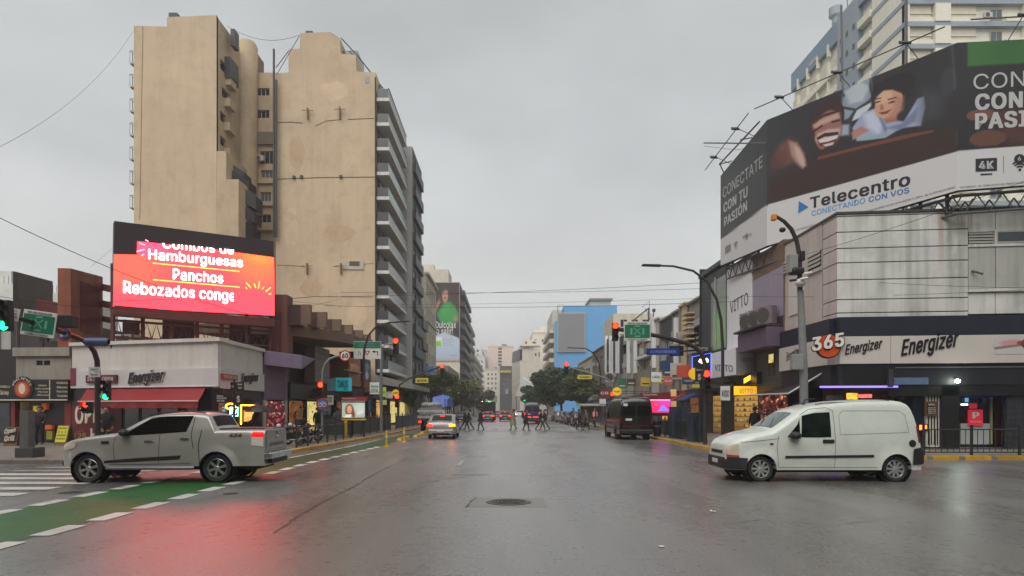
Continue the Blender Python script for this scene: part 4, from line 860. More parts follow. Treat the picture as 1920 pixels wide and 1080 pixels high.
for x0, x1, y0, y1 in ((286, 449, 494.5, 510), (286, 449, 525.5, 539.5)): MB().slab([SF.pt(SF.u(x0), .045, SF.z(x0, y0)), SF.pt(SF.u(x1), .045, SF.z(x1, y1)), SF.pt(SF.u(x1), .045, SF.z(x1, y1)+.045), SF.pt(SF.u(x0), .045, SF.z(x0, y0)+.045)], (nx*.004, ny*.004, 0)).build('rule', m_ylit, scr)
for x0, y0, x1, y1 in ((461, 530, 470, 540), (476, 532, 479, 540), (486, 528, 484, 541), (494, 538, 492, 542), (507, 539, 498, 547), (508, 551, 503, 552), (460, 539, 463, 542), (261, 456, 272, 460), (256, 472, 271, 468), (265, 480, 270, 477), (272, 450, 278, 453)):
    MB().tube([SF.pt(SF.u(x0), .045, SF.z(x0, y0)), SF.pt(SF.u(x1), .045, SF.z(x1, y1))], .028, 4).build('ray', m_ylit if x0 > 300 else mat('screen_pink', (255, 170, 190), .4, 0, em=1.0), scr)
fr = thing('screen_frame', 'dark rusty steel truss carrying the large screen above the corner shop roof', 'steel frame', (-15.5, 32.4, 4.8))
zroof = 4.95
for i, t_ in enumerate((.0, .17, .34, .5, .66, .83, 1.0)):
    x = SL[0]+(SR[0]-SL[0])*t_-nx*.55; y = SL[1]+(SR[1]-SL[1])*t_-ny*.55
    MB().box(x-.07, x+.07, y-.07, y+.07, zroof-.3, zb_+2).build('post', m_rust, fr)
q = MB()
for z in (zroof+.25, zroof+1.05, zroof+1.6):
    MB().tube([SF.pt(-.1, -.55, z), SF.pt(SF.L+.1, -.55, z)], .06, 4).build('rail', m_rust, fr)
for i in range(18):
    a, c = SF.L*i/18, SF.L*(i+1)/18; MB().tube([SF.pt(a, -.55, zroof+.25), SF.pt((a+c)/2, -.55, zroof+1.05), SF.pt(c, -.55, zroof+.25)], .03, 4).build('brace', m_rust, fr)
MB().fbox(SF, 0, SF.L, -.6, .1, zb_-.5, zb_-.06).build('soffit_panel', m_rust, fr)
for x0, x1 in ((230, 262), (305, 365), (430, 470)): fp(SF, x0, 600, x1, 640, -2.4, -2.3, mat('dark_red_board', (60, 24, 26), .7, .2), 'backing_panel', fr)
pl = thing('brown_pylon', 'tall brown billboard pylon with screen glow in its colour, left of the lit screen', 'pylon', (-20.5, 31.6, 4.6))
PF = Face(*at(133, 0, 31.2)[:2], *at(193, 0, 34.5)[:2])
MB().slab([PF.pt(0, 0, 4.4), PF.pt(PF.L, 0, 4.4), at(193, 519, 34.5), at(133, 503, 31.2)], (-PF.n.x*.6, -PF.n.y*.6, 0)).build('panel', brown, pl, bevel=.02)
MB().fbox(PF, .9, PF.L-.4, 0, .05, 5.7, 8.2).build('rust_sheet', mat('dark_rust', (96, 32, 28), .7, .25, 1.2, streak=.5, dcol=(50, 16, 14)), pl)
for y0, y1 in ((532, 545), (563, 576), (592, 603)):
    MB().hexa([at(192, y1, 34.4), at(216, y1+5, 32), at(216, y1+5, 32.3), at(192, y1, 34.7), at(192, y0, 34.4), at(216, y0+5, 32), at(216, y0+5, 32.3), at(192, y0, 34.7)]).build('beam', m_rust, pl)
gpn = thing('grey_hoarding', 'blank dark grey hoarding above the snack bar at the far left', 'billboard', (-25, 33, 5))
MB().slab([at(24, 600, 33), at(92, 604, 37), at(92, 526, 37), at(24, 508, 33)], (.05, .25, 0)).build('panel', mat('slate_panel', (74, 74, 76), .6, .1, 1, streak=.4), gpn, bevel=.02)
for px, Y in ((34, 33.6), (80, 36)): MB().tube([at(px, 560, Y), (at(px, 700, Y)[0], Y, 4.0)], .08, 6).build('post', m_dgrey, gpn)
rp = thing('faded_signboard', 'faded red rooftop signboard between the grey hoarding and the brown pylon', 'signboard', (-23, 34, 5)); MB().slab([at(68, 592, 34), at(129, 592, 36), at(129, 572, 36), at(68, 559, 34)], (.03, .12, 0)).build('panel', mat('faded_red', (150, 80, 74), .6, .2, 1.5, dirt=.5, streak=.4), rp)
MB().tube([at(75, 585, 34.2), at(75, 640, 34.2)], .06).build('post', m_dgrey, rp); MB().tube([at(124, 585, 36.2), at(124, 640, 36.2)], .06).build('post', m_dgrey, rp)
bk = thing('dark_building', 'dark two storey block behind the snack bar at the far left', 'building', (-30, 36, 0))
BF = Face(*at(-60, 0, 36)[:2], *at(136, 0, 36)[:2])
wall(BF, 0, BF.L, .1, BF.z(40, 600), [(BF.u(-2), BF.u(20), BF.z(5, 655), BF.z(5, 606)), (BF.u(88), BF.u(112), BF.z(100, 640), BF.z(100, 622))], mat('soot_render', (66, 58, 54), .8, .15, 1, streak=.4), bk)
fp(BF, -2, 606, 20, 655, -.14, -.1, m_frame, 'window', bk); fp(BF, 88, 622, 112, 640, -.14, -.1, m_glass, 'window', bk)
MB().fbox(BF, 0, BF.L, -8, -.3, .1, BF.z(40, 600)-.1).build('core', m_dgrey, bk)
far_w = mat('far_render_white', (208, 208, 204), .8, .08, .6, dirt=.2)
for i, (x0, x1, y0, Y, lb) in enumerate(((-30, 24, 532, 70, 'pale roof terrace building behind the grey hoarding at the left edge'), (90, 134, 549, 75, 'pale apartment roofs between the grey hoarding and the brown pylon'))):
    fb = thing('apartment_building', lb, 'building', (at(x0, 0, Y)[0], Y, 0)); G = Face(*at(x0, 0, Y)[:2], *at(x1, 0, Y)[:2]); z1 = G.z(x0, y0); hs = [(u_, u_+1.1, zz, zz+1.2) for zz in np.arange(z1-3, 4, -2.9) for u_ in np.arange(.5, G.L-1.3, 1.9)]
    wall(G, 0, G.L, .1, z1, hs, far_w, fb); MB().fbox(G, 0, G.L, -9, -.3, .1, z1-.05).build('core', far_w, fb)
    for h in hs: window(fb, G, *h, m_frame, m_glass)
    MB().fbox(G, G.L*.3, G.L*.7, -4, -1, z1, z1+1.6).build('roof_room', far_w, fb)
    for k in range(7): MB().tube([G.pt(G.L*k/6.2, -.2, z1), G.pt(G.L*k/6.2, -.2, z1+.9)], .03, 4).build('railing_post', m_dgrey, fb)

# ================================================================ tall beige block with the blind wall (left)
A = thing('apartment_tower', 'tall beige tower with blind front wall behind the lit screen, left of two', 'apartment building', (-31, 60, 0), group='beige apartment towers')
FA = Face(*at(251, 0, 60)[:2], *at(406, 0, 60)[:2]); xr = FA.pt(FA.L, 0, 0)[0]; xl = FA.pt(0, 0, 0)[0]
zA = at(0, 48, 60)[2]; zB = at(0, 32, 60)[2]
MB().slab([(xl, 60, .1), (xr, 60, .1), (xr, 60, at(0, 28, 60)[2]), (at(313, 0, 60)[0], 60, zB), (at(313, 0, 60)[0], 60, zA-.1), (xl, 60, zA)], (0, .3, 0)).build('wall', beige, A)
x313 = at(312, 0, 60)[0]; MB().box(x313+.1, x313+.9, 60.2, 61.5, zB-.3, zB+.55).build('chimney', m_dgrey, A)
for pxr, ytop in ((424, 283), (447, 336)): MB().box(xr+.001 if pxr == 424 else at(424, 0, 60)[0]+.001, at(pxr, 0, 60)[0], 60.02, 64.8, .1, at(0, ytop, 60)[2]).build('wall', beige2, A)
FS = Face(xr, 60.004, xr, 65.2)
hs = [(FS.u(a), FS.u(b_), FS.z((a+b_)/2, y1), FS.z((a+b_)/2, y0)) for a, b_, y0, y1 in ((413, 427, 118, 136), (416, 431, 170, 188), (413, 424, 212, 230), (413, 424, 258, 275))]
wall(FS, 0, FS.L, at(0, 360, 60)[2], at(0, 30, 60)[2], hs, beige2, A, depth=.4)
for h in hs: window(A, FS, *h, m_frameD, m_glass, v=-.3)
for i, (a, b_, y0, y1) in enumerate(((425, 441, 116, 155), (426, 437, 150, 165), (424, 436, 190, 205), (424, 436, 235, 250), (424, 436, 283, 296))):
    u0, u1, z0, z1 = FS.rect(a, y0, b_, y1, .2); MB().fbox(FS, u0, u1, 0, .55, z0, z1).build('balcony' if i == 0 else 'hood', m_dgrey if i == 0 else beige2, A)
for i, (a, b_, y0, y1, m) in enumerate(((406, 426, 278, 294, m_dark), (424, 448, 300, 318, m_dgrey), (434, 458, 318, 336, m_frameD), (446, 470, 345, 375, m_dgrey), (448, 468, 378, 402, m_frameD), (447, 466, 405, 440, m_dark))):
    x0, _, z1 = at(a, y0, 61); x1, _, z0 = at(b_, y1, 61); MB().hexa([(x0, 61.2-i*.0, z0), (x1, 62.2, z0-.5), (x1, 64, z0-.5), (x0, 64, z0), (x0, 61.2, z1), (x1, 62.2, z1-.7), (x1, 64, z1-.7), (x0, 64, z1)]).build('balcony_enclosure', m, A)
for k, y0 in enumerate((95, 139, 185, 230, 275, 320, 366)):
    x0, _, z0 = at(243, y0+22, 61); x1 = at(251, 0, 61)[0]; bal = MB().box(x0, x1-.0, 61, 63.5, z0-.12, z0).build('balcony', beige2, A)
    q = MB()
    for yy in np.linspace(61, 63.5, 7): q.tube([(x0+.03, yy, z0), (x0+.03, yy, z0+1.1)], .02, 4)
    q.tube([(x1, 61, z0+1.1), (x0+.03, 61, z0+1.1), (x0+.03, 63.5, z0+1.1)], .03, 4); q.tube([(x1-.1, 61, z0), (x1-.1, 61, z0+1.1)], .02, 4); q.build('railing', mat('railing_green', (70, 110, 84), .5), bal)
MB().lathe([(0, 0), (1.1, 0), (1.1, at(0, 82, 66)[2]), (.9, at(0, 80, 66)[2]+.3), (0, at(0, 80, 66)[2]+.35)], (at(458, 0, 66)[0], 66.6, 0), n=28).build('stair_pier', beige2, A, smooth=40)
x0 = at(449, 0, 66)[0]; MB().box(at(463, 0, 67)[0], at(482, 0, 67)[0], 67, 69, 36, at(0, 98, 67)[2]).build('water_tank', mat('tank_pink', (128, 96, 90), .7), A, bevel=.1)
for px, y0 in ((466, 78), (478, 95)): MB().tube([at(px, y0, 66.5), at(px, 140, 66.5)], .09, 6).build('flue', m_dgrey, A)
MB().box(at(432, 0, 62)[0], at(440, 0, 62)[0], 62, 63, at(0, 66, 62)[2]-1, at(0, 54, 62)[2]).build('chimney', m_dgrey, A)
MB().box(xl+.02, xr-.5, 60.31, 65, .1, at(0, 49, 60)[2]-.2).build('core', beige2, A)
FB = Face(*at(461, 0, 67)[:2], *at(520, 0, 67)[:2]); hs = []
for y0, y1, a, b_ in ((165, 179, 473, 505), (206, 221, 473, 505), (247, 263, 473, 506), (283, 307, 487, 513), (319, 333, 489, 511), (360, 377, 488, 508), (402, 417, 482, 508)):
    hs.append((FB.u(a), FB.u(b_), FB.z((a+b_)/2, y1), FB.z((a+b_)/2, y0)))
wall(FB, 0, FB.L, 6, at(0, 136, 67)[2], hs, beige2, A, 'back_wall', depth=.3)
for i, h in enumerate(hs): window(A, FB, *h, m_frame, m_glass2 if i in (4, 5) else m_glass, v=-.2, style='4' if i < 3 else '3')
for y0 in (262, 342, 384, 430): MB().fbox(FB, 0, FB.L, 0, .3, FB.z(490, y0+3), FB.z(490, y0)).build('ledge', beige2, A)
fp(FB, 464, 247, 516, 270, .25, .32, mat('balcony_mesh', (110, 100, 84), .7), 'balcony_front', A)
x, y, z = FB.pt(FB.u(489), .3, FB.z(489, 305)); ac_unit(x, y, z, .9, 'white air conditioner hung on the recessed wall between the two beige towers')
MB().fbox(FB, 0, FB.L, -6, -.4, .1, at(0, 137, 67)[2]).build('core', beige2, A)
for px in (513.5, 518): MB().tube([at(px, 92 if px < 515 else 150, 63.2), at(px, 445, 63.2)], .11, 8).build('flue_pipe', m_dgrey, A, smooth=50)

# ================================================================ second beige block with balconies
B = thing('apartment_tower', 'beige tower with white balconies on its street side, right of two', 'apartment building', (-18, 63.7, 0), group='beige apartment towers')
YB = 63.7; X_ = lambda px: at(px, 0, YB)[0]; Z_ = lambda py: at(0, py, YB)[2]
prof = [(516, 700), (704, 700), (704, 134), (686, 131), (686, 134), (667, 134), (667, 102), (638, 101), (636, 68), (622, 60), (575, 62), (562, 64), (562, 92), (541, 92), (541, 135), (516, 136)]
prof = [(517, 835), (704.5, 835), (704.5, 136), (668, 134), (667, 103), (639, 101), (637, 71), (620, 60), (563, 62), (562, 91), (541, 92), (541, 136), (517, 137)]
MB().slab([(X_(a), YB, max(.1, Z_(b_))) for a, b_ in prof], (0, 11.3, 0)).build('wall', beige, B)
m_line = mat('joint_dark', (92, 78, 58), .8, .1)
def wline(pts, w=.09, nm='wall_joint', m=m_line): q = MB(); q.grid([[(X_(a), YB-.012, Z_(b_)+w/2) for a, b_ in pts], [(X_(a), YB-.012, Z_(b_)-w/2) for a, b_ in pts]]); q.build(nm, m, B)
for x0, y0, w_, h_, k_ in ((596, 150, 60, 44, 0), (540, 250, 34, 70, 1), (640, 270, 42, 50, 0), (560, 520, 44, 40, 1), (650, 560, 40, 50, 0), (530, 380, 30, 90, 0), (600, 420, 66, 34, 1), (524, 170, 24, 40, 1)):
    rr_ = random.Random(x0); MB().slab([(X_(x0+w_*(.5+.5*math.cos(a)*rr_.uniform(.75, 1.1))), YB-.006, Z_(y0+h_*(.5+.5*math.sin(a)*rr_.uniform(.75, 1.1)))) for a in np.linspace(0, 6.28, 15)[:-1]], (0, .004, 0)).build('render_patch', mat('patched_render_%d' % k_, ((204, 181, 150), (188, 163, 131))[k_], .8, .1, .4, dirt=.5, dcol=(140, 122, 98)), B)
for x_ in (268,): MB().tube([at(x_, 50, 59.99), at(x_-(6 if x_ < 300 else 1), 412, 59.99)], .02, 4).build('wall_cable', m_line, A)
wline([(518, 336), (600, 333), (703, 332)]); wline([(518, 230), (545, 229), (568, 231)]); wline([(592, 236), (612, 227), (640, 224)], .08); wline([(652, 224), (702, 222)], .08); wline([(520, 497), (560, 499), (572, 501)], .06); wline([(624, 500), (700, 494)], .05); wline([(520, 562), (590, 556), (700, 557)], .05)
for a, b_ in ((578, 210), (638, 208), (577, 500), (640, 500)):
    q = MB(); q.box(X_(a)-.04, X_(a)+.04, YB-.4, YB-.001, Z_(b_)-.8, Z_(b_)+.3); q.box(X_(a)-.5, X_(a)+.6, YB-.4, YB-.34, Z_(b_)-.03, Z_(b_)+.03); q.build('sign_bracket', mat('bracket_rust', (134, 112, 84), .7), B)
for a, b_ in ((550, 332), (638, 331), (564, 331)): fp(Face(X_(500), YB, X_(710), YB), a-2, b_-3, a+3, b_+2, 0, .2, m_dgrey, 'hatch', B)
fq = Face(X_(500), YB, X_(704), YB); fp(fq, 643, 489, 682, 505, 0, .1, mat('white_patch', (180, 174, 160), .7, .1), 'vent_panel', B); fp(fq, 655, 490, 674, 498, .1, .14, m_line, 'vent', B); fp(fq, 685, 143, 692, 156, 0, .03, m_glass2, 'small_window', B)
MB().box(X_(638), X_(666), YB+1, YB+4, Z_(103), Z_(84)).build('roof_lantern', m_glass2, B)
MB().tube([(X_(638), YB+.3, Z_(68)), (X_(668), YB+.3, Z_(100)), (X_(704), YB+4, Z_(128))], .06).build('roof_railing', m_dgrey, B)
MB().box(X_(570), X_(583), YB+.5, YB+2, Z_(62), Z_(52)).build('chimney', m_dgrey, B); MB().box(X_(604), X_(616), YB+.5, YB+2, Z_(60), Z_(57)).build('chimney', m_dgrey, B)
MB().tube([(X_(541), YB+.2, Z_(92)), (X_(516), YB+.2, Z_(125))], .04).build('stay_wire', m_dgrey, B)
MB().tube([at(562, 66, 63), at(520, 138, 63)], .03).build('stay_wire', m_dgrey, B); MB().tube([at(704, 145, 63.6), at(704.8, 700, 63.6)], .07).build('drain_pipe', m_frameD, B)
m_warmroom = mat('curtained_window', (150, 130, 104), .5, .3, 2)
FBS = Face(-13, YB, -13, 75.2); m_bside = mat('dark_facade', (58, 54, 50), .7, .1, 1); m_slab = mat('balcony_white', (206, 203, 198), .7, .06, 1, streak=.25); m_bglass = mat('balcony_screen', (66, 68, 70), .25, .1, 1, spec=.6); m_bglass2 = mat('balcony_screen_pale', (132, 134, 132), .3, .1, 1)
zs_ = [32.7-2.458*k for k in range(13)]
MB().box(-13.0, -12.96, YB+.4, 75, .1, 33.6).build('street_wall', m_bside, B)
for k, z in enumerate(zs_):
    if z < 3.3: continue
    bl = MB().box(-12.96, -11.70, YB+.06, 75.0, z-.2, z+.12).build('balcony', m_slab, B)
    MB().box(-12.9, -11.80, YB+.10, YB+.16, z+.12, z+1.02).build('railing', m_bglass, bl); MB().box(-11.80, -11.74, YB+.10, 74.9, z+.12, z+.98).build('railing', m_bglass2 if k not in (3, 4) else mat('balcony_screen_green', (128, 160, 150), .2), bl)
    MB().box(-11.84, -11.70, YB+.06, 74.95, z+.98, z+1.05).build('handrail', m_dgrey, bl)
    for yy in (65, 68.5, 72):
        if z < 33: window(B, FBS, yy-YB, yy-YB+2.4, z+.15, z+2.15, m_frame if (k+yy) % 2 < 1 else m_frameD, (m_glass, m_glass, m_glass2, m_shut, m_warmroom)[int(k*7+yy*3) % 5], v=.08)
    if k in (2, 6, 7, 9): x, y = -12.6, YB+1.2; ac_unit(x, y, z+.15, .8, 'air conditioner standing on the %s balcony of the right beige tower' % {2: 'third from the top', 6: 'seventh from the top', 7: 'eighth from the top', 9: 'tenth from the top'}[k], 0, None, 'air conditioners on the balconies')
MB().hexa([(-13, 63, 4.3), (-9.6, 66, 3.9), (-9.6, 80, 3.9), (-13, 80, 4.3), (-13, 63, 5.2), (-9.6, 66, 4.4), (-9.6, 80, 4.4), (-13, 80, 5.2)]).build('canopy', mat('canopy_grey', (140, 138, 132), .6), B)

def tower(name, label, Xf, Y0, Y1, Xb, H, m_front_, m_side, floors=None, bal=None, win_front=None, cat='apartment building', win_side=(1.2, 1.5, 2.2), group=None, ledge=True, fh=2.9, mside2=None, maxw=60):
    """Xf: street line, Xb: back; front wall (facing the camera) at Y0"""
    t = thing(name, label, cat, (Xf, Y0, 0), group=group); s_ = 1 if Xb < Xf else -1
    ff = Face(Xb, Y0, Xf, Y0) if s_ > 0 else Face(Xf, Y0, Xb, Y0); fs = Face(Xf, Y0, Xf, Y1)
    hf = []
    if win_front:
        w, h, p = win_front
        for z in np.arange(H-fh+.4, 3, -fh):
            for u in np.arange(p*.4, ff.L-w, p): hf.append((u, u+w, z, z+h))
    wall(ff, 0, ff.L, .1, H, hf, m_front_, t)
    for h in hf[:maxw]: window(t, ff, *h, m_frame, m_glass)
    hs = []; w, h, p = win_side
    for z in np.arange(H-fh+.4, 3, -fh):
        for u in np.arange(p*.3, fs.L-w, p): hs.append((u, u+w, z, z+h))
    wall(fs, 0, fs.L, .1, H, hs, m_side, t)
    for q in hs[:maxw]: window(t, fs, *q, m_frame, m_glass)
    MB().box(min(Xf-s_*.4, Xb), max(Xf-s_*.4, Xb), Y0+.4, Y1, .1, H-.1).build('core', m_side, t)
    if ledge:
        for z in np.arange(H-fh*2, 4, -fh*2): MB().box(min(Xf, Xf+s_*.2), max(Xf, Xf+s_*.2), Y0, Y1, z, z+.2).build('ledge', m_side, t)
        MB().box(min(Xf-s_*.3, Xf+s_*.4), max(Xf-s_*.3, Xf+s_*.4), Y0-.1, Y1, H, H+.35).build('cornice', m_front_, t)
    if bal:
        d, m1, m2 = bal
        for i, z in enumerate(np.arange(H-fh, 3.5, -fh)):
            a, c = (Y0+.6, Y1-.6)
            bb = MB().box(min(Xf, Xf+s_*d), max(Xf, Xf+s_*d), a, c, z-.12, z+.08).build('balcony', m1, t)
            MB().box(min(Xf+s_*(d-.06), Xf+s_*d), max(Xf+s_*(d-.06), Xf+s_*d), a, c, z+.08, z+1.05).build('railing', m2, bb); MB().box(min(Xf, Xf+s_*d), max(Xf, Xf+s_*d), a, a+.05, z+.08, z+1.05).build('railing', m2, bb)
    return t
m_light = mat('light_grey_render', (165, 164, 160), .7, .06, .8, streak=.3); m_drk = mat('charcoal_facade', (44, 44, 46), .6, .1); m_old = mat('old_cream', (190, 182, 162), .8, .1, .7, streak=.4, dirt=.3); m_crm = mat('cream_render', (206, 198, 180), .8, .08, .5, streak=.3)
t = tower('apartment_building', 'slim charcoal balcony block with a pale end wall beside the right beige tower', -11.2, 76, 84.3, -24, 33.0, m_light, m_drk, bal=(.35, m_drk, m_dgrey), win_side=(2.0, 1.7, 3.4), ledge=False, fh=2.75)
t = tower('apartment_building', 'old cream corner block with a heavy cornice past the charcoal one', -11.8, 94, 107, -24, 21.6, m_old, m_old, win_side=(1.1, 1.9, 2.3), fh=3.4)
t = tower('apartment_building', 'low grey block between the charcoal block and the cream one', -12.2, 87, 93.8, -24, 16, m_light, m_dgrey, bal=(.8, m_dgrey, m_dgrey), win_side=(1.5, 1.7, 2.3), ledge=False)
bb_ = tower('billboard_building', 'cream block whose end wall carries a giant advertisement with a woman in green', -12, 164, 197, -26, 34.3, m_crm, m_drk, bal=(1.2, m_dgrey, m_dgrey), win_side=(2.2, 1.7, 4.4), ledge=False)
MB().box(-25.5, -15, 165, 175, 34.3, 37.9).build('roof_room', m_crm, bb_); MB().box(-22, -19, 167, 170, 37.9, 39.6).build('water_tank', m_crm, bb_)
t = tower('apartment_building', 'brown balcony block beyond the woman advertisement', -12.5, 198, 230, -26, 30.5, m_old, mat('brown_facade', (104, 92, 80), .8, .1), bal=(1.2, m_old, m_dgrey), win_side=(2, 1.7, 4.2), ledge=False)
t = tower('apartment_building', 'pale balcony block far down the left side of the avenue', -13, 232, 330, -30, 24, far_w, far_w, bal=(1.2, far_w, m_light), win_side=(2, 1.7, 9), ledge=False)
t = tower('apartment_building', 'hazy grey block farthest away on the left side', -16, 420, 470, -42, 42, far_w, far_w, win_front=(1.4, 1.5, 3), win_side=(1.6, 1.5, 5), ledge=False)
GF = Face(-26, 163.9, -12, 163.9); ad = thing('wall_advertisement', 'giant wall advertisement of a woman in a green jumper on the cream block', 'advertisement', (-17, 163.8, 15))
def dul(X, Y):
    c = flat(X, (30, 26, 28)); c = blend(c, (74, 32, 30), poly(X, Y, [(.75, 1), (1, 1), (1, .44), (.85, .44)], .1)*.9)
    c = blend(c, (66, 36, 30), ell(X, Y, .50, .84, .20, .13, 0, .3)); c = blend(c, (60, 34, 28), poly(X, Y, [(.36, .85), (.70, .85), (.74, .70), (.34, .70)], .04))
    c = blend(c, (44, 150, 66), poly(X, Y, [(.30, .66), (.42, .74), (.68, .76), (.86, .70), (.98, .60), (.98, .50), (.70, .46), (.34, .47), (.2, .6)], .03)); c = blend(c, (70, 170, 84), ell(X, Y, .52, .66, .14, .06, 20, .8)*.6)
    c = blend(c, (180, 124, 98), poly(X, Y, [(.02, .58), (.10, .56), (.34, .74), (.32, .80), (.20, .74)], .03)); c = blend(c, (182, 128, 104), poly(X, Y, [(.78, .50), (.92, .50), (.94, .56), (.82, .58)], .03))
    c = blend(c, (196, 144, 118), ell(X, Y, .50, .84, .105, .085, 0, .2)); c = blend(c, (188, 134, 110), poly(X, Y, [(.44, .80), (.56, .80), (.57, .745), (.43, .745)], .02))
    c = blend(c, (96, 40, 36), ell(X, Y, .50, .805, .04, .010, 0, .5)); c = blend(c, (50, 30, 28), ell(X, Y, .45, .858, .02, .008, 0, .5)); c = blend(c, (50, 30, 28), ell(X, Y, .55, .858, .02, .008, 0, .5)); c = blend(c, (70, 38, 30), poly(X, Y, [(.38, .87), (.44, .93), (.60, .93), (.63, .84), (.60, .91), (.5, .90)], .02))
    c = blend(c, (186, 198, 214), sm(Y-(.30+.05*np.sin(X*3.4)), .01)); c = blend(c, (150, 176, 206), sm(Y-.12, .1)*.5); c = blend(c, (196, 160, 150), sm(Y-.02, .02))
    for a, b_, y0, y1, col in ((.02, .18, .24, .33, (222, 226, 222)), (.18, .38, .20, .30, (226, 228, 222)), (.0, .18, .18, .24, (120, 186, 50)), (.18, .36, .185, .25, (130, 200, 60)), (.42, .78, .27, .276, (150, 160, 176)), (.42, .80, .245, .25, (150, 160, 176)), (.42, .70, .22, .225, (150, 160, 176)), (.42, .80, .195, .2, (150, 160, 176)), (.66, .92, .06, .066, (120, 140, 170))): c = blend(c, col, poly(X, Y, [(a, y0), (b_, y0), (b_, y1), (a, y1)], .008))
    return c
cr = fcorn(GF, 808, 530, 861, 676, .12); painted('print', ad, cr, 70, 190, dul, m_print)
MB().fbox(GF, GF.u(807), GF.u(861.6), .02, .11, GF.z(830, 677), GF.z(830, 529)).build('panel', m_frame, ad)
ftext(GF, 'Dulcolax', mat('letter_white', (220, 220, 216), .5, 0), ad, 817, 603, 855, 615, .13, bold=.015); ftext(GF, 'alo salir!', mat('letter_white', (220, 220, 216), .5, 0), ad, 810, 615, 849, 626, .13, bold=.015)

# ================================================================ shops along the left pavement
LSF = Face(-13, 34.1, -13, 70)
lav = thing('lavender_shop', 'narrow lavender clad shop with a jutting canopy next to the white corner shop', 'shop', (-13, 34.2, 0)); m_lav = mat('lavender_panel', (122, 104, 128), .5, .08, 1, streak=.3)
LV = Face(-13, 34.15, -12.5, 37.6)
fp(LV, 496, 672, 539, 750, -.3, .02, m_lav, 'wall', lav); MB().hexa([at(495, 684, 34.1), at(566, 692, 35.0), at(566, 692, 37.5), at(495, 684, 37.5), at(495, 657, 34.1), at(566, 666, 35.0), (at(566, 666, 35)[0], 37.5, at(566, 666, 35)[2]), (at(495, 657, 34.1)[0], 37.5, at(495, 657, 34.1)[2])]).build('canopy', m_lav, lav, bevel=.02)
MB().fbox(LV, .05, LV.L, -2, -.3, .1, 4.4).build('core', m_front, lav)
fp(LV, 499, 676, 535, 748, .02, .05, mat('lavender_panel_inner', (112, 94, 118), .5, .06, 1, streak=.3), 'panel', lav, bevel=.01)
def lingerie(X, Y):
    rs = np.random.RandomState(4); c = flat(X, (62, 16, 22))
    for k in range(46):
        cx, cy = rs.rand(), rs.rand(); col = [(150, 92, 84), (170, 40, 50), (196, 150, 138), (110, 60, 60), (40, 14, 20), (180, 120, 110)][rs.randint(6)]; c = blend(c, col, ell(X, Y, cx, cy, .03+.05*rs.rand(), .02+.035*rs.rand(), rs.rand()*180, .5))
        c = blend(c, (225, 190, 175), ell(X, Y, cx+.03, cy+.02, .014, .008, 0, .6)*.7)
    return c
painted('display_window', lav, fcorn(LV, 499, 752, 535, 800, .03), 60, 70, lingerie, vcmat('display_print', .3, em=.7)); fp(LV, 496, 750, 499, 830, -.1, .06, m_frame, 'frame_post', lav); fp(LV, 535, 750, 539, 830, -.1, .06, m_frame, 'frame_post', lav)
st = thing('sawtooth_building', 'brown concrete building with a stepped row of fins on its canopy roof', 'building', (-12.6, 38, 0)); m_conc = mat('brown_concrete', (118, 94, 76), .8, .12, .9, streak=.5, dirt=.4, dcol=(62, 46, 38)); m_cdark = mat('brown_concrete_dark', (72, 52, 46), .85, .15, 1, streak=.4)
c0, c1, c2 = at(539, 607, 36), at(630, 621, 41), at(690, 637, 52)
fin = [(541, 575, 571, 609, 36), (575, 604, 585, 614, 38.2), (605, 631, 598.5, 620, 41), (631, 653, 609, 627, 44.5), (653, 672, 619, 634, 48.5), (672, 687, 627, 638, 53)]
MB().hexa([at(539, 628, 36), at(630, 640, 41), (-16, 43, 6.1), (-18, 36, 6.1), at(539, 606, 36), at(630, 620, 41), (-16, 43, 6.7), (-18, 36, 6.6)]).build('canopy', m_conc, st, bevel=.02)
a, b_ = at(630, 640, 41), at(700, 652, 56); MB().hexa([a, b_, (-16, 56, b_[2]), (-16, 43, a[2]), at(630, 620, 41), at(700, 638, 56), (-16, 56, 7.6), (-16, 43, 6.8)]).build('canopy', m_conc, st, bevel=.02)
for i, (x0, x1, yt_, yb_, Y) in enumerate(fin):
    p, q = at(x0, yt_, Y), at(x0+(x1-x0)*.68, yt_, Y); e1 = at(x1, yt_+3, Y+1.6)
    MB().hexa([(p[0], Y, at(0, yb_, Y)[2]), (q[0], Y, at(0, yb_, Y)[2]), (e1[0]-.2, Y+1.9, at(0, yb_, Y)[2]), (p[0], Y+1.9, at(0, yb_, Y)[2]), p, q, (e1[0]-.2, Y+1.9, p[2]), (p[0], Y+1.9, p[2])]).build('roof_fin', m_cdark, st)
    MB().hexa([(q[0]+.004, Y-.02, at(0, yb_, Y)[2]), (q[0]+.55, Y-.02, at(0, yb_, Y)[2]), (q[0]+.55, Y+.25, at(0, yb_, Y)[2]), (q[0]+.004, Y+.25, at(0, yb_, Y)[2]), (q[0]+.004, Y-.02, p[2]), (q[0]+.55, Y-.02, p[2]), (q[0]+.55, Y+.25, p[2]), (q[0]+.004, Y+.25, p[2])]).build('roof_fin_edge', m_conc, st)
SB = Face(-13.4, 37.8, -13.0, 63.5)
MB().fbox(SB, 0, SB.L, -3, -.5, .1, 6.1).build('wall', m_cdark, st)
pc = thing('rooftop_pillar', 'rust brown concrete pillar standing right of the lit screen', 'pillar', (-12.9, 35.6, 4)); x0, _, z1 = at(514.5, 552, 35.6); x1, _, _ = at(538, 0, 35.6)
MB().box(x0, x1, 35.6, 36.6, 4.2, z1).build('shaft', mat('stained_concrete', (112, 74, 60), .8, .15, .8, streak=.6, dcol=(66, 28, 24)), pc, bevel=.03); MB().box(x0-.1, x0+.35, 35.4, 35.6, 4.2, z1-1).build('rib', m_rust, pc)
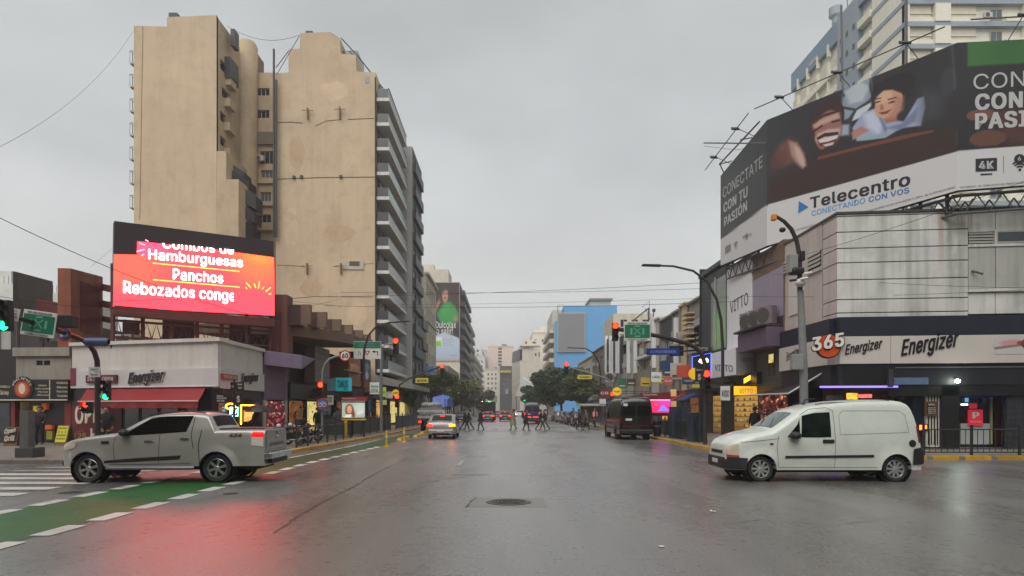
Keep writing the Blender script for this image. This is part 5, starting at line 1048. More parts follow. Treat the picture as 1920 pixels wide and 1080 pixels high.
m_pan = mat('siding_grey', (120, 114, 106), .6, .08, 1, streak=.2); SB2 = Face(-12.6, 40, -12.2, 62)
pb = thing('panelled_upper_storey', 'grey panelled box hanging below the sawtooth canopy', 'building', (-12.5, 40.6, 3))
fp(SB2, 590, 652, 618, 718, -.6, 0, m_pan, 'core', pb)
for k in range(6):
    y0 = 652+k*11; fp(SB2, 590.5, y0+.6, 617.5, y0+10.4, 0, .05, m_pan, 'panel', pb, bevel=.01)
    u0 = SB2.u(590); x0, y0_, z0 = at(573, y0+11, SB2.pt(u0, 0, 0)[1]+.1); xx = SB2.pt(u0, 0, 0); zt3 = at(0, y0+.6, xx[1])[2]; zb3 = at(0, y0+10.4, xx[1])[2]
    MB().box(x0, xx[0]-.01, xx[1]-.05, xx[1]+.3, zb3, zt3).build('panel', m_pan, pb, bevel=.01)
def shop(label, x0, x1, ytop, fascia, m_fas, glass_m=None, yb=838, f=SB2, v=0, lit=None, posts=2, name='shop', cat='shop', upper=None):
    u0, u1, _, zt = f.rect(x0, ytop, x1, yb, v); p = f.pt(u0, v, 0); t = thing(name, label, cat, (p[0], p[1], 0))
    zf = f.z((x0+x1)/2, fascia, v)
    MB().fbox(f, u0, u1, v-1.6, v-.3, .1, zt).build('wall', m_front if upper is None else upper, t); MB().fbox(f, u0, u1, v-.3, v+.12, zf, zt).build('fascia', m_fas, t)
    for k in range(posts+1):
        uu = u0+(u1-u0)*k/posts; MB().fbox(f, max(u0, uu-.06), min(u1, uu+.06), v-.3, v+.02, .12, zf).build('post', m_frameD, t)
    for k in range(posts): a, b_ = u0+(u1-u0)*k/posts+.06, u0+(u1-u0)*(k+1)/posts-.06; window(t, f, a, b_, .3, zf-.05, m_frameD, (lit[k % len(lit)] if lit and lit[k % len(lit)] else glass_m or m_glass), v=v-.2, style='1')
    rr = random.Random(x0)
    for k in range(3): uu = u0+(u1-u0)*rr.uniform(.1, .85); zz = rr.uniform(1.0, 1.7); MB().fbox(f, uu, uu+.35, v-.14, v-.13, zz, zz+.5).build('poster', (m_cream, m_redw, m_panel)[k], t)
    goods(f, x0+2, fascia+6, x1-2, yb-8, v-.16, [(90, 50, 40), (40, 30, 30), (150, 120, 90), (120, 110, 100)], 26, t, seed=x0, size=(.08, .22))
    uu = u0+(u1-u0)*.7; MB().fbox(f, uu, uu+.1, v+.15, v+.9, zf+.1, zf+.75).build('blade_sign', (m_panel, m_redw, mat('sign_ochre', (190, 150, 60), .5))[x0 % 3], t, bevel=.02)
    return t, u0, u1, zf, zt
m_yl = mat('lit_yellow_window', (206, 160, 70), .5, .8, 3.5, em=.45, ecol=(230, 170, 60)); m_yl2 = mat('lit_cream_window', (214, 198, 120), .5, .5, 3.5, em=.5, ecol=(224, 206, 120)); m_am = mat('lit_amber_window', (130, 80, 36), .4, .9, 2.5, em=.3, ecol=(190, 120, 40))
m_bf = mat('fascia_black', (34, 31, 32), .5, .1, dirt=.2)
shop('black fronted shop with amber and cream lit windows beside the lavender shop', 541, 604, 722, 749, m_bf, lit=[m_am, m_yl2, None])
tn, u0, u1, zf, zt = shop('shoe shop with a projecting teal box sign', 604, 654, 735, 750, m_bf, lit=[None, m_am])
tq = thing('box_sign', 'teal box sign over the shoe shop lettered in black', 'sign', SB2.pt(SB2.u(640), .5, 2.8)); 
m_teal = mat('teal_sign', (40, 160, 170), .5, .05, em=.25); TY = 46.0
x0, _, z1 = at(630, 708, TY); x1, _, z0 = at(654, 733, TY); xl_, _, _ = at(612, 0, TY+1.0)
MB().box(x0, x1, TY, TY+.9, z0, z1).build('case', m_teal, tq, bevel=.02); MB().hexa([(xl_, TY+1.2, z0+.05), (x0-.01, TY+.02, z0), (x0-.01, TY+1, z0), (xl_, TY+1.5, z0+.05), (xl_, TY+1.2, z1-.05), (x0-.01, TY+.02, z1), (x0-.01, TY+1, z1), (xl_, TY+1.5, z1-.05)]).build('side_case', mat('teal_pale', (110, 160, 164), .5, em=.1), tq)
TFc = Face(x0, TY, x1, TY); ftext(TFc, 'TANUS', m_blk, tq, 632.5, 714, 652, 727, .004, bold=.05); fp(TFc, 644, 729, 651, 730.5, 0, .012, m_blk, 'underline', tq)
og = thing('orange_upper_storey', 'orange panelled upper storey with a lit window above the pavement shops', 'building', (-12, 52, 3)); m_or = mat('orange_panel', (150, 88, 44), .5, .1, 1, streak=.3)
OF = Face(-12.2, 50, -11.9, 56); fp(OF, 654, 672, 676, 724, -1.5, 0, m_or, 'wall', og); fp(OF, 657, 683, 672, 694, 0, .06, m_am, 'window', og); fp(OF, 652, 695, 678, 697, 0, .3, m_frame, 'ledge', og); fp(OF, 664, 661, 676, 672, -1.2, 0, m_dgrey, 'parapet', og)
bl_ = thing('arts_panel', 'tall dark panel with a black and white figure print above the shops', 'advertisement', (-11.9, 56, 3)); BFp = Face(-12.0, 56, -11.7, 62)
fp(BFp, 682, 674, 695, 717, -.4, 0, m_dgrey, 'panel', bl_); painted('print', bl_, fcorn(BFp, 683, 676, 694, 716, .01), 20, 60, lambda X, Y: blend(blend(flat(X, (40, 42, 46)), (130, 136, 140), ell(X, Y, .5, .7, .35, .2, 0, .6)), (190, 194, 196), ell(X, Y, .45, .3, .3, .22, 0, .6)), m_print)
shop('dark shop with a small sign behind the advertising panel on the left pavement', 655, 690, 727, 745, m_bf, lit=[None, None]); shop('shop with amber lit doorway beyond the pharmacy sign on the left', 690, 730, 727, 748, m_bf, lit=[None, m_yl], f=Face(-12.3, 55, -12.0, 84), posts=3); shop('red fronted shop with yellow lit windows far along the left pavement', 731, 776, 740, 752, mat('fascia_red', (130, 32, 34), .5), lit=[m_yl2, m_yl2, None], f=Face(-12.0, 60, -11.8, 100), posts=3)
def hang_sign(label, x0, y0, x1, y1, Y, m, txt=None, tm=None, name='shop_sign', arm=True, round_=False, lit=0):
    p, q = at(x0, y0, Y), at(x1, y1, Y); t = thing(name, label, 'sign', ((p[0]+q[0])/2, Y, q[2])); f = Face(p[0], Y, q[0], Y)
    if round_: cx, cz, r = (p[0]+q[0])/2, (p[2]+q[2])/2, (q[0]-p[0])/2; MB().lathe([(0, Y-.06), (r, Y-.06), (r, Y+.06), (0, Y+.06)], (cx, 0, cz), 'y', 28).build('disc', m, t)
    else: MB().box(p[0], q[0], Y-.06, Y+.06, q[2], p[2]).build('panel', m, t, bevel=.01)
    if txt:
        w, h = x1-x0, y1-y0; n = len(txt)
        for k, s_ in enumerate(txt): ftext(f, s_, tm or m_blk, t, x0+w*.12, y0+h*(.5-.3*n/2+.3*k)+.4, x1-w*.12, y0+h*(.5-.3*n/2+.3*k)+h*.24, .062, bold=.03)
    if arm: s_ = 1 if p[0] > 0 else -1; MB().tube([((p[0]+q[0])/2, Y+.05, (p[2]+q[2])/2), ((p[0]+q[0])/2+s_*3, Y+.3, (p[2]+q[2])/2)], .03).build('bracket', m_dgrey, t)
    return t
hang_sign('white box sign with green lettering on the left pavement', 693.5, 717, 711, 739, 50, mat('sign_white', (206, 210, 204), .5, em=.15), ('farma', 'city'), mat('letter_green', (40, 120, 40), .5))
hang_sign('lime green tilted sign with an arrow beside the white pharmacy sign', 712, 726, 724, 744, 48, mat('sign_lime', (176, 196, 60), .5, em=.1), ('->',))
hang_sign('brown wooden sign left of the white pharmacy sign', 682, 717, 692, 736, 50.5, m_or)
hang_sign('round yellow shop sign on the left pavement', 735.5, 729, 748, 744, 56, mat('sign_yellow', (220, 170, 20), .5, em=.25), ('coppel',), name='shop_sign', round_=True)
hang_sign('pale yellow sign under the lime green one', 714, 750, 725, 759, 52, mat('sign_pale', (190, 190, 130), .5, em=.1)); hang_sign('cream notice above the amber lit shop window', 608, 741, 625, 759, 43, mat('sign_cream', (186, 182, 160), .5, em=.1), ('CALZADO', 'CUEROS'))
# ================================================================ right corner: the concrete clad shop building
rc = thing('corner_store', 'two storey corner store clad in stained concrete planks above a white sign band', 'store', (14.2, 27.5, 0))
R1 = Face(14.2, 27.5, 30, 25.8); R0 = Face(14.2, 27.5, 14.2, 32.75)
pm = mat('stained_planks', (206, 206, 200), .75, .12, .9, streak=.6, dirt=.45, dcol=(122, 124, 118), bump=.3, bs=6)
nt = pm.node_tree; b = nt.nodes['Principled BSDF']; g_ = N(nt, 'ShaderNodeNewGeometry').outputs['Position']; sx = N(nt, 'ShaderNodeSeparateXYZ'); nt.links.new(g_, sx.inputs[0])
cur = b.inputs['Base Color'].links[0].from_socket
for xc, wd, col, amt, det in ((18.35, .14, (150, 84, 30), .85, 3), (19.55, .1, (140, 92, 40), .5, 4), (18.95, .55, (66, 70, 54), .7, 2), (17.2, .3, (96, 100, 96), .35, 3), (16.0, .3, (100, 104, 98), .3, 3)):
    d = _mul(nt, _mul(nt, _mul(nt, sx.outputs[0], -xc, 'ADD'), 1/wd), 2., 'POWER'); ga = N(nt, 'ShaderNodeMath', operation='SUBTRACT'); ga.use_clamp = True; ga.inputs[0].default_value = 1; nt.links.new(d, ga.inputs[1])
    nz_ = _mr(nt, _noise(nt, g_, det, 5, .6, (1, 1, .2)), .35, .6, .2, 1); zf = _mr(nt, sx.outputs[2], 7.2 if xc < 18.6 or xc > 19 else 5.2, 9.6, .05, 1) if xc > 18 else _mr(nt, sx.outputs[2], 5, 10, .8, 1)
    f_ = _mul(nt, _mul(nt, _mul(nt, ga.outputs[0], nz_), zf), amt); mx = N(nt, 'ShaderNodeMix', data_type='RGBA'); nt.links.new(f_, mx.inputs[0]); nt.links.new(cur, mx.inputs[6]); mx.inputs[7].default_value = (*lin(col), 1); cur = mx.outputs[2]
nt.links.new(cur, b.inputs['Base Color'])
pk2 = mat('pinkish_planks', (190, 180, 174), .7, .08, 1, streak=.35, dcol=(110, 104, 98))
zc_ = [R1.z(1575, y) for y in (402, 406, 435.5, 466, 493, 525, 562, 587, 596)]
ztop, zbot = zc_[0], zc_[-1]; uP = R1.u(1815); uE = R1.L
MB().prism([(14.45, 27.75), (29.8, 26.1), (29.8, 40), (14.45, 40)], 3.2, ztop-.35).build('core', m_dgrey, rc); MB().prism([(14.45, 31), (29.8, 29.5), (29.8, 40), (14.45, 40)], .1, 3.2).build('core', m_front, rc)
for za, zb2 in zip(zc_, zc_[1:]):
    g = .02
    MB().fbox(R1, .0, uP, -.2, 0, zb2+g, za-g).build('plank', pm, rc, bevel=.012)
    MB().fbox(R0, .002, R0.u(1543), -.2, 0, zb2+g, za-g).build('plank', pk2, rc, bevel=.012)
for a, c in ((uP+.03, R1.u(1868)-.03), (R1.u(1868), R1.u(2000)), (R1.u(2000), uE)):
    MB().fbox(R1, a, c, -.2, -.03, ztop-.9, ztop).build('plank', pm, rc); MB().fbox(R1, a, c, -.2, -.02, R1.z(1868, 540), R1.z(1868, 462)).build('panel', mat('infill_panel', (176, 176, 170), .6, .06, .8, streak=.35, dirt=.2), rc, bevel=.01)
    MB().fbox(R1, a, c, -.2, -.03, R1.z(1868, 588), R1.z(1868, 548)).build('plank', pm, rc, bevel=.01)
MB().fbox(R1, uP, uE, -.2, .06, R1.z(1868, 547), R1.z(1868, 541)).build('ledge', pm, rc); MB().fbox(R1, uP, uE, -.2, .03, R1.z(1868, 462), R1.z(1868, 457)).build('ledge', pm, rc)
def louvre(f, a, b_, z0, z1, n, parent, m=None, v=-.06):
    w = MB().fbox(f, a, b_, v-.1, v-.06, z0, z1).build('louvre_window', m_dark, parent)
    for k in range(n):
        zz = z0+(z1-z0)*(k+.5)/n; h = (z1-z0)/n*.36; MB().hexa([f.pt(a, v-.05, zz+h*.3), f.pt(b_, v-.05, zz+h*.3), f.pt(b_, v+.02, zz-h), f.pt(a, v+.02, zz-h), f.pt(a, v-.05, zz+h*1.5), f.pt(b_, v-.05, zz+h*1.5), f.pt(b_, v+.02, zz+h*.4), f.pt(a, v+.02, zz+h*.4)]).build('slat', m or m_frame, w)
louvre(R1, R1.u(1818), R1.u(1864), R1.z(1840, 456), R1.z(1840, 434), 4, rc); u0, u1 = R1.u(1869), R1.u(1925); window(rc, R1, u0, u1, R1.z(1890, 455), R1.z(1890, 432), m_frame, m_glass2, v=-.05, style='1')
MB().fbox(R1, R1.u(1865), R1.u(1868), -.2, .02, R1.z(1868, 457), R1.z(1868, 430)).build('mullion', pm, rc)
MB().tube([R1.pt(R1.u(1822), .02, R1.z(1822, 508)), R1.pt(R1.u(1833), .35, R1.z(1833, 517))], .05).build('flood_lamp', m_dgrey, rc)
uA, uB, uC = R0.u(1541), R0.u(1478), R0.L
MB().fbox(R0, uA, uC, -.2, -.02, zbot+.6, ztop-1.2-.0).build('infill', pk2, rc); MB().fbox(R0, uA, uC, -.2, 0, ztop-1.2, ztop).build('plank', pk2, rc); MB().fbox(R0, uA, uC, -.2, 0, zbot-1.2, zbot+.6).build('plank', pk2, rc)
louvre(R0, R0.u(1539), R0.u(1515), R0.z(1527, 503), R0.z(1527, 473), 4, rc, v=.06); louvre(R0, R0.u(1482), R0.u(1472), R0.z(1477, 512), R0.z(1477, 488), 4, rc, v=.06)
MB().fbox(R0, R0.u(1541), R0.u(1514), -.02, .08, R0.z(1527, 512), R0.z(1527, 506)).build('sill', pk2, rc); MB().fbox(R0, R0.u(1508), R0.u(1480), -.02, .04, R0.z(1490, 590), R0.z(1490, 522)).build('panel', m_wpaint, rc)
MB().fbox(R0, uC-.08, uC, -.2, .05, 3, ztop).build('edge_pilaster', m_conc, rc)
MB().fbox(R1, -.05, uE, -.3, .05, ztop+.0, ztop+.1).build('coping', m_dgrey, rc); MB().fbox(R0, .1, uC, -.3, .05, ztop, ztop+.1).build('coping', m_dgrey, rc)
m_navy = mat('navy_fascia', (26, 32, 46), .45, .12, 1, streak=.3, dcol=(50, 56, 66)); m_band = mat('sign_band', (200, 194, 186), .45, .04, 1, streak=.12, dcol=(150, 144, 138))
zb1, zs1, zs0 = zbot, R1.z(1587, 632), R1.z(1587, 683)
for f, L_, s in ((R1, uE, 0), (R0, uC, .25)):
    MB().fbox(f, s, L_, -.3, .22, zs1, zb1).build('fascia', m_navy, rc)
    MB().fbox(f, s+(.05 if s else 0), L_, -.3, .14, zs0-.9, zs0).build('lower_fascia', mat('black_fascia', (24, 26, 34), .5, .1, 1), rc)
bandj = [0, R1.u(1665), R1.u(1950), uE]
for a, c in zip(bandj, bandj[1:]): MB().fbox(R1, a+(.0), c-.015, -.3, .26, zs0, zs1-.004).build('sign_band', m_band, rc, bevel=.01)
MB().fbox(R0, .3, uC, -.3, .26, zs0, zs1-.004).build('sign_band', m_band, rc, bevel=.01)
def face_text(f, s, m, parent, x0, x1, yb0, yb1, yt0, v=0., **k):
    """baseline from (x0, yb0) to (x1, yb1) in the picture, cap height read at x0"""
    u0, u1 = f.u(x0, v), f.u(x1, v); z0, z1 = f.z(x0, yb0, v), f.z(x1, yb1, v); h = f.z(x0, yt0, v)-z0; d = 1 if u1 > u0 else -1
    return lettering(s, m, parent, f.pt(u0, v, z0), (f.d.x*d, f.d.y*d, 0), (0, 0, 1), (f.n.x, f.n.y, 0), abs(u1-u0), h, slope=(z1-z0)/abs(u1-u0), **k)
face_text(R1, 'Energizer', m_blk, rc, 1689, 1797, 667, 648, 638, .26, bold=.03, shear=.3, th=.03, ref='Enrgizer'); face_text(R1, 'Energizer', m_blk, rc, 1584, 1654, 665, 652, 647, .26, bold=.02, shear=.3, th=.03, ref='Enrgizer')
face_text(R0, 'Energizer', m_blk, rc, 1475, 1500, 677, 664, 662, .26, bold=.02, shear=.2, ref='Enrgizer')
lg = MB(); cx, cz = R1.u(1553, .4), R1.z(1553, 648, .4); lgo = disc(R1, cx, .30, cz-.02, .53, mat('logo_dark', (44, 30, 28), .5), 'logo', rc, .1, 40); disc(R1, cx, .402, cz-.02, .47, mat('logo_orange_red', (206, 74, 34), .4), 'logo_disc', lgo, .03, 40)
for dv, b_, m in ((.435, .075, m_blk), (.47, .045, mat('letter_bright', (226, 222, 216), .4, 0))): face_text(R1, '365', m, lgo, 1522 if dv > .45 else 1520.5, 1582 if dv > .45 else 1583.5, 658 if dv > .45 else 659, 648 if dv > .45 else 649, 634 if dv > .45 else 633, dv, bold=b_, th=.04)
MB().fbox(R1, R1.u(1541), R1.u(1560), .27, .30, R1.z(1550, 669), R1.z(1550, 665)).build('logo_caption', m_blk, lgo)
sp_ = thing('spiral_print', 'battery picture printed on the white sign band at the right frame edge', 'print', R1.pt(R1.u(1895), .3, 4))
def batt(X, Y): c = flat(X, (196, 190, 184)); c = blend(c, (120, 112, 112), poly(X, Y, [(.0, .42), (.75, .62), (.75, .48), (.02, .28)], .03)); c = blend(c, (206, 128, 132), ell(X, Y, .45, .68, .3, .16, 10, .6)*.7); c = blend(c, (60, 44, 48), ell(X, Y, .88, .6, .16, .3, 0, .2)); return blend(c, (150, 40, 50), ell(X, Y, .72, .66, .12, .12, 0, .4)*.8)
painted('print', sp_, fcorn(R1, 1864, 632, 1935, 664, .272), 50, 26, batt, m_print)
zg = zs0-.9
MB().fbox(R1, .2, R1.u(1738), -2.2, -1.0, .12, zg).build('shop_back_wall', mat('shop_brown', (70, 36, 30), .5, .2), rc)
u0, u1 = R1.u(1537, .2), R1.u(1683, .2); MB().fbox(R1, u0, u1, .2, .25, R1.z(1610, 727, .2), R1.z(1610, 723.5, .2)).build('led_strip', neon('violet', (110, 95, 255), 1.8), rc)
MB().fbox(R1, R1.u(1800), R1.u(1884), -.6, -.55, R1.z(1840, 741), R1.z(1840, 736)).build('led_strip', neon('blue', (70, 70, 255), 3), rc); MB().fbox(R1, R1.u(1800), uE, .0, .03, R1.z(1860, 722), R1.z(1860, 719)).build('led_strip', neon('dim_blue', (80, 70, 200), 1), rc)
MB().fbox(R1, .2, R1.u(1670), .14, .2, R1.z(1600, 732), zs0-.05).build('roller_shutter_box', m_black, rc)
fp(R1, 1667, 692, 1675, 726, .14, .4, m_dgrey, 'floodlight_box', rc); fp(R1, 1676, 708, 1741, 721, -.2, .18, mat('blue_grey_panel', (92, 110, 140), .5, .2, 2), 'panel', rc)
tr_ = MB().fbox(R1, R1.u(1675), uE, .15, .2, R1.z(1800, 690), R1.z(1800, 688)).build('trim', m_steel, rc)
for x0, x1, y0, y1, m in ((1588, 1608, 737, 749, mat('lit_menu', (240, 190, 60), .5, .5, 8, em=.8)), (1610, 1635, 739, 746, mat('lit_pink', (240, 120, 110), .5, .4, 8, em=.7)), (1550, 1580, 741, 750, m_glass2), (1640, 1662, 740, 746, mat('menu_red', (120, 50, 44), .5))): fp(R1, x0, y0, x1, y1, -1.0, -.95, m, 'menu_board', rc)
goods(R1, 1670, 730, 1712, 758, -.95, [(90, 90, 40), (60, 50, 30), (120, 100, 40), (40, 60, 40)], 90, rc, 'hanging_goods', seed=9)
fp(R1, 1712, 728, 1736, 838, -.9, -.2, mat('navy_door', (18, 26, 44), .4), 'door', rc)
sc2 = fp(R1, 1737, 729, 1764, 838, -.3, -.05, m_white, 'striped_column', rc)
for k in range(4): x = 1740+k*5.6; fp(R1, x, 733, x+2.2, 834, -.05, -.03, m_black, 'stripe', sc2)
cb = fp(R1, 1735, 752, 1758, 780, -.03, .06, mat('board_wood_dark', (96, 66, 34), .6), 'chalkboard', rc); fp(R1, 1738, 755, 1756, 777, .06, .07, m_sgn, 'slate', cb); ftext(R1, 'MENU', m_cream, cb, 1741, 757, 1753, 760, .072, bold=.02)
for k in range(4): ftext(R1, ('papas 90', 'pancho 80', 'agua 50', 'cafe 60')[k], m_cream, cb, 1740, 763+k*3.5, 1754, 765.5+k*3.5, .072)
fp(R1, 1765, 692, 1799, 840, -.3, .1, m_black, 'pier', rc)
lp_ = thing('wall_lamp', 'glaring white lamp on the black pier of the corner store', 'lamp', R1.pt(R1.u(1788), .2, 3)); x, y, z = R1.pt(R1.u(1788), .28, R1.z(1788, 715)); MB().ball((x, y, z), .1, 14, 10, .8).build('bulb', mat('lamp_glare', (240, 255, 235), .4, 0, em=12), lp_, smooth=60); MB().tube([R1.pt(R1.u(1788), .1, z+.1), (x, y, z+.08)], .04).build('bracket', m_dgrey, lp_)
ptl = bpy.data.lights.new('wall_lamp_light', 'POINT'); ptl.energy = 12; ptl.color = (.85, 1, .85); ptl.shadow_soft_size = .1; po = bpy.data.objects.new('wall_lamp_light', ptl); COL.objects.link(po); po.location = (x, y-.15, z)
ent = fp(R1, 1800, 742, 1886, 838, -.9, -.7, m_glass, 'entrance', rc)
fp(R1, 1801, 794, 1856, 833, -.7, -.62, mat('base_white', (170, 176, 172), .5), 'base_panel', ent); fp(R1, 1858, 745, 1861, 833, -.7, -.6, mat('frame_green', (150, 160, 110), .5), 'door_frame', ent)
psn = fp(R1, 1816, 768, 1843, 798, -.62, -.55, mat('sign_p_red', (200, 40, 60), .4, em=.25), 'sign', ent); ftext(R1, 'P', mat('letter_white', (220, 220, 216), .5, 0), psn, 1823, 773, 1836, 784, -.545, bold=.06); ftext(R1, 'PAGO AQUI', mat('letter_white', (220, 220, 216), .5, 0), psn, 1819, 789, 1840, 792, -.545)
fp(R1, 1818, 756, 1832, 766, -.62, -.58, mat('sign_p_red', (200, 40, 60), .4), 'sticker', ent); fp(R1, 1810, 746, 1816, 754, -.62, -.58, mat('sticker_blue', (120, 190, 210), .4, em=.4), 'sticker', ent); fp(R1, 1842, 746, 1850, 756, -.62, -.58, m_glass2, 'sticker', ent); fp(R1, 1802, 757, 1815, 760, -.62, -.6, mat('tube_white', (240, 240, 235), .4, em=2), 'tube_light', ent)
fp(R1, 1864, 745, 1884, 832, -.68, -.6, mat('reddish_glass', (60, 26, 30), .1), 'door_leaf', ent)
for k in range(6):
    for j in range(9): x0 = 1888+k*16; fp(R1, x0, 744+j*11, x0+15.2, 744+j*11+10.3, -.2, -.02+.004*((k*7+j*3) % 3), mat('dark_wall_tile', (54, 56, 62), .3, .15, 2), 'tile', rc)
MB().fbox(R1, R1.u(1886), uE, -.3, -.2, .12, zg).build('wall', m_black, rc); MB().fbox(R1, R1.u(1672), uE, -.3, .1, R1.z(1800, 742), zs0-.85).build('lintel', m_black, rc)
fp(R1, 1690, 800, 1736, 838, -.7, -.3, mat('steel_counter', (110, 106, 100), .3, metal=.7), 'counter', rc)
q = fp(R1, 1722, 795, 1740, 808, -.1, .0, m_dark, 'oven', rc); fp(R1, 1724, 797, 1738, 806, 0, .01, mat('glow_orange', (255, 110, 40), .5, .6, 12, em=2.5), 'glow', q)
# ================================================================ billboard over the store
bb = thing('corner_billboard', 'huge curved rooftop billboard with two reclining people above the corner store', 'billboard', (16, 31, 10.5))
Pb = [at(1351, 498, 40.5), at(1438, 461, 34.0), at(1795, 357, 26.2), at(2190, 326, 25.0)]; Pt = [at(1351, 330, 40.5), at(1438, 225, 34.0), at(1795, 80, 26.2), at(2190, 60, 25.0)]
BFs = [Face(Pb[i][0], Pb[i][1], Pb[i+1][0], Pb[i+1][1]) for i in range(3)]
EB = [((1351, 498), (1438, 461), (1351, 330), (1438, 225)), ((1438, 461), (1795, 357), (1438, 225), (1795, 80)), ((1795, 357), (2190, 326), (1795, 80), (2190, 60))]
def uvp(i, px, py):
    (x0, yb0), (x1, yb1), (X0, yt0), (X1, yt1) = EB[i]; t = (px-x0)/(x1-x0); yb = yb0+(yb1-yb0)*t; yt = yt0+(yt1-yt0)*(px-X0)/(X1-X0); return BFs[i].u(px)/BFs[i].L, (yb-py)/(yb-yt)
Z6 = lambda x, y: (1320+x/2.348, 40+y/2.348)
def shp(i, pts, z6=True): return [uvp(i, *(Z6(*p) if z6 else p)) for p in pts]
GR, WH = (64, 64, 66), (206, 206, 206)
def pl0(X, Y): c = flat(X, (74, 76, 78)); c = blend(c, (56, 58, 60), X[:, :]*.8); return blend(c, WH, poly(X, Y, [(-.1, -.1), (1.1, -.1), (1.1, .33), (-.1, .285)], .006))
def E(i, X, Y, cx, cy, rx, ry, e=.2, ang=0):
    (u, v), (u2, v2), (u3, v3) = uvp(i, *Z6(cx, cy)), uvp(i, *Z6(cx+rx, cy+rx*-.22)), uvp(i, *Z6(cx, cy-ry)); return ell(X, Y, u, v, abs(u2-u), abs(v3-v), ang, e*.45)
def pl1(X, Y):
    Pg = lambda pts, e=.006: poly(X, Y, shp(1, pts), e*.5)
    c = flat(X, (38, 34, 36)); c = blend(c, (58, 60, 62), sm(X-.10, .2)*.8); c = blend(c, (54, 56, 58), sm(.86-Y, .3)*.5)
    c = blend(c, (52, 30, 26), Pg([(290, 700), (500, 600), (1100, 470), (1112, 565), (290, 795)], .05)); c = blend(c, (112, 62, 40), Pg([(500, 596), (700, 545), (880, 500), (1010, 478), (1010, 488), (700, 560), (500, 610)]))
    c = blend(c, (116, 74, 62), Pg([(312, 590), (330, 545), (372, 515), (400, 530), (420, 560), (400, 620), (350, 640)], .05)*.9); c = blend(c, (170, 134, 122), Pg([(372, 525), (410, 535), (440, 580), (452, 636), (432, 650), (404, 622), (384, 590)], .02)); c = blend(c, (196, 166, 156), Pg([(396, 545), (420, 560), (444, 612), (440, 640), (424, 630), (404, 590)], .016)); c = blend(c, (96, 56, 48), E(1, X, Y, 330, 610, 40, 40, .9)*.7)
    c = blend(c, (142, 158, 170), Pg([(612, 300), (650, 270), (735, 245), (740, 330), (665, 420), (600, 440)], .02)); c = blend(c, (186, 196, 202), Pg([(618, 310), (690, 262), (728, 290), (700, 350), (640, 365)], .02))
    for a in ([(604, 372), (668, 384), (738, 340), (738, 352), (670, 396), (604, 384)], [(664, 386), (628, 440), (640, 445), (676, 392)], [(606, 300), (622, 330), (612, 334)], [(730, 250), (742, 300), (736, 330), (726, 290)]): c = blend(c, (52, 58, 66), Pg(a))
    c = blend(c, (200, 208, 212), Pg([(672, 392), (736, 356), (736, 372), (700, 420), (650, 440)], .008))
    # man: head, brow, moustache, smile
    c = blend(c, (58, 32, 28), E(1, X, Y, 540, 440, 78, 96, .15)); c = blend(c, (150, 104, 90), E(1, X, Y, 545, 480, 60, 86, .25)); c = blend(c, (196, 158, 144), Pg([(478, 455), (530, 425), (596, 400), (600, 425), (545, 445), (482, 475)], .02)); c = blend(c, (206, 172, 160), Pg([(490, 520), (500, 495), (545, 475), (598, 470), (600, 500), (545, 510), (500, 535)], .02))
    c = blend(c, (60, 36, 34), Pg([(470, 440), (530, 408), (600, 388), (600, 396), (530, 420), (474, 452)])); c = blend(c, (48, 28, 28), Pg([(482, 480), (520, 455), (524, 462), (488, 486)])); c = blend(c, (48, 28, 28), Pg([(560, 440), (598, 430), (598, 438), (562, 448)]))
    c = blend(c, (40, 24, 24), Pg([(496, 512), (530, 492), (590, 486), (594, 500), (530, 508), (500, 524)])); c = blend(c, (96, 30, 34), Pg([(500, 528), (592, 500), (580, 540), (540, 556), (510, 548)])); c = blend(c, (216, 208, 204), Pg([(504, 522), (592, 498), (586, 516), (545, 530), (508, 536)])); c = blend(c, (210, 200, 196), Pg([(520, 544), (575, 530), (566, 544), (535, 552)]))
    c = blend(c, (52, 30, 28), E(1, X, Y, 545, 566, 34, 14, .5)); c = blend(c, (160, 170, 186), Pg([(606, 455), (640, 452), (640, 500), (602, 505)], .02))
    # boy: shirt, face, hair
    c = blend(c, (156, 168, 196), Pg([(652, 470), (700, 402), (760, 380), (800, 430), (880, 440), (940, 340), (968, 330), (975, 380), (955, 460), (870, 470), (800, 512), (672, 528)], .012)); c = blend(c, (196, 204, 222), Pg([(700, 410), (745, 395), (790, 450), (770, 500), (720, 470)], .03)); c = blend(c, (118, 126, 158), Pg([(800, 470), (870, 450), (940, 380), (930, 440), (860, 478)], .02)); c = blend(c, (118, 126, 158), Pg([(760, 400), (772, 400), (806, 470), (800, 500)], .01))
    c = blend(c, (176, 128, 108), Pg([(648, 488), (690, 462), (730, 480), (690, 500), (655, 524)], .01)); c = blend(c, (150, 170, 178), Pg([(676, 515), (800, 490), (800, 512), (690, 526)], .01))
    c = blend(c, (66, 70, 80), Pg([(965, 300), (1060, 320), (1040, 420), (960, 440)], .08)*.8); c = blend(c, (160, 110, 90), Pg([(780, 410), (850, 400), (850, 440), (800, 448)], .01))
    c = blend(c, (30, 26, 28), E(1, X, Y, 830, 300, 100, 62, .15)); c = blend(c, (204, 156, 130), E(1, X, Y, 812, 358, 62, 66, .12)); c = blend(c, (222, 180, 150), E(1, X, Y, 790, 336, 40, 26, .8)*.8); c = blend(c, (28, 24, 26), Pg([(742, 318), (756, 276), (826, 256), (892, 284), (906, 330), (886, 356), (876, 318), (830, 300), (780, 304), (756, 334)], .012))
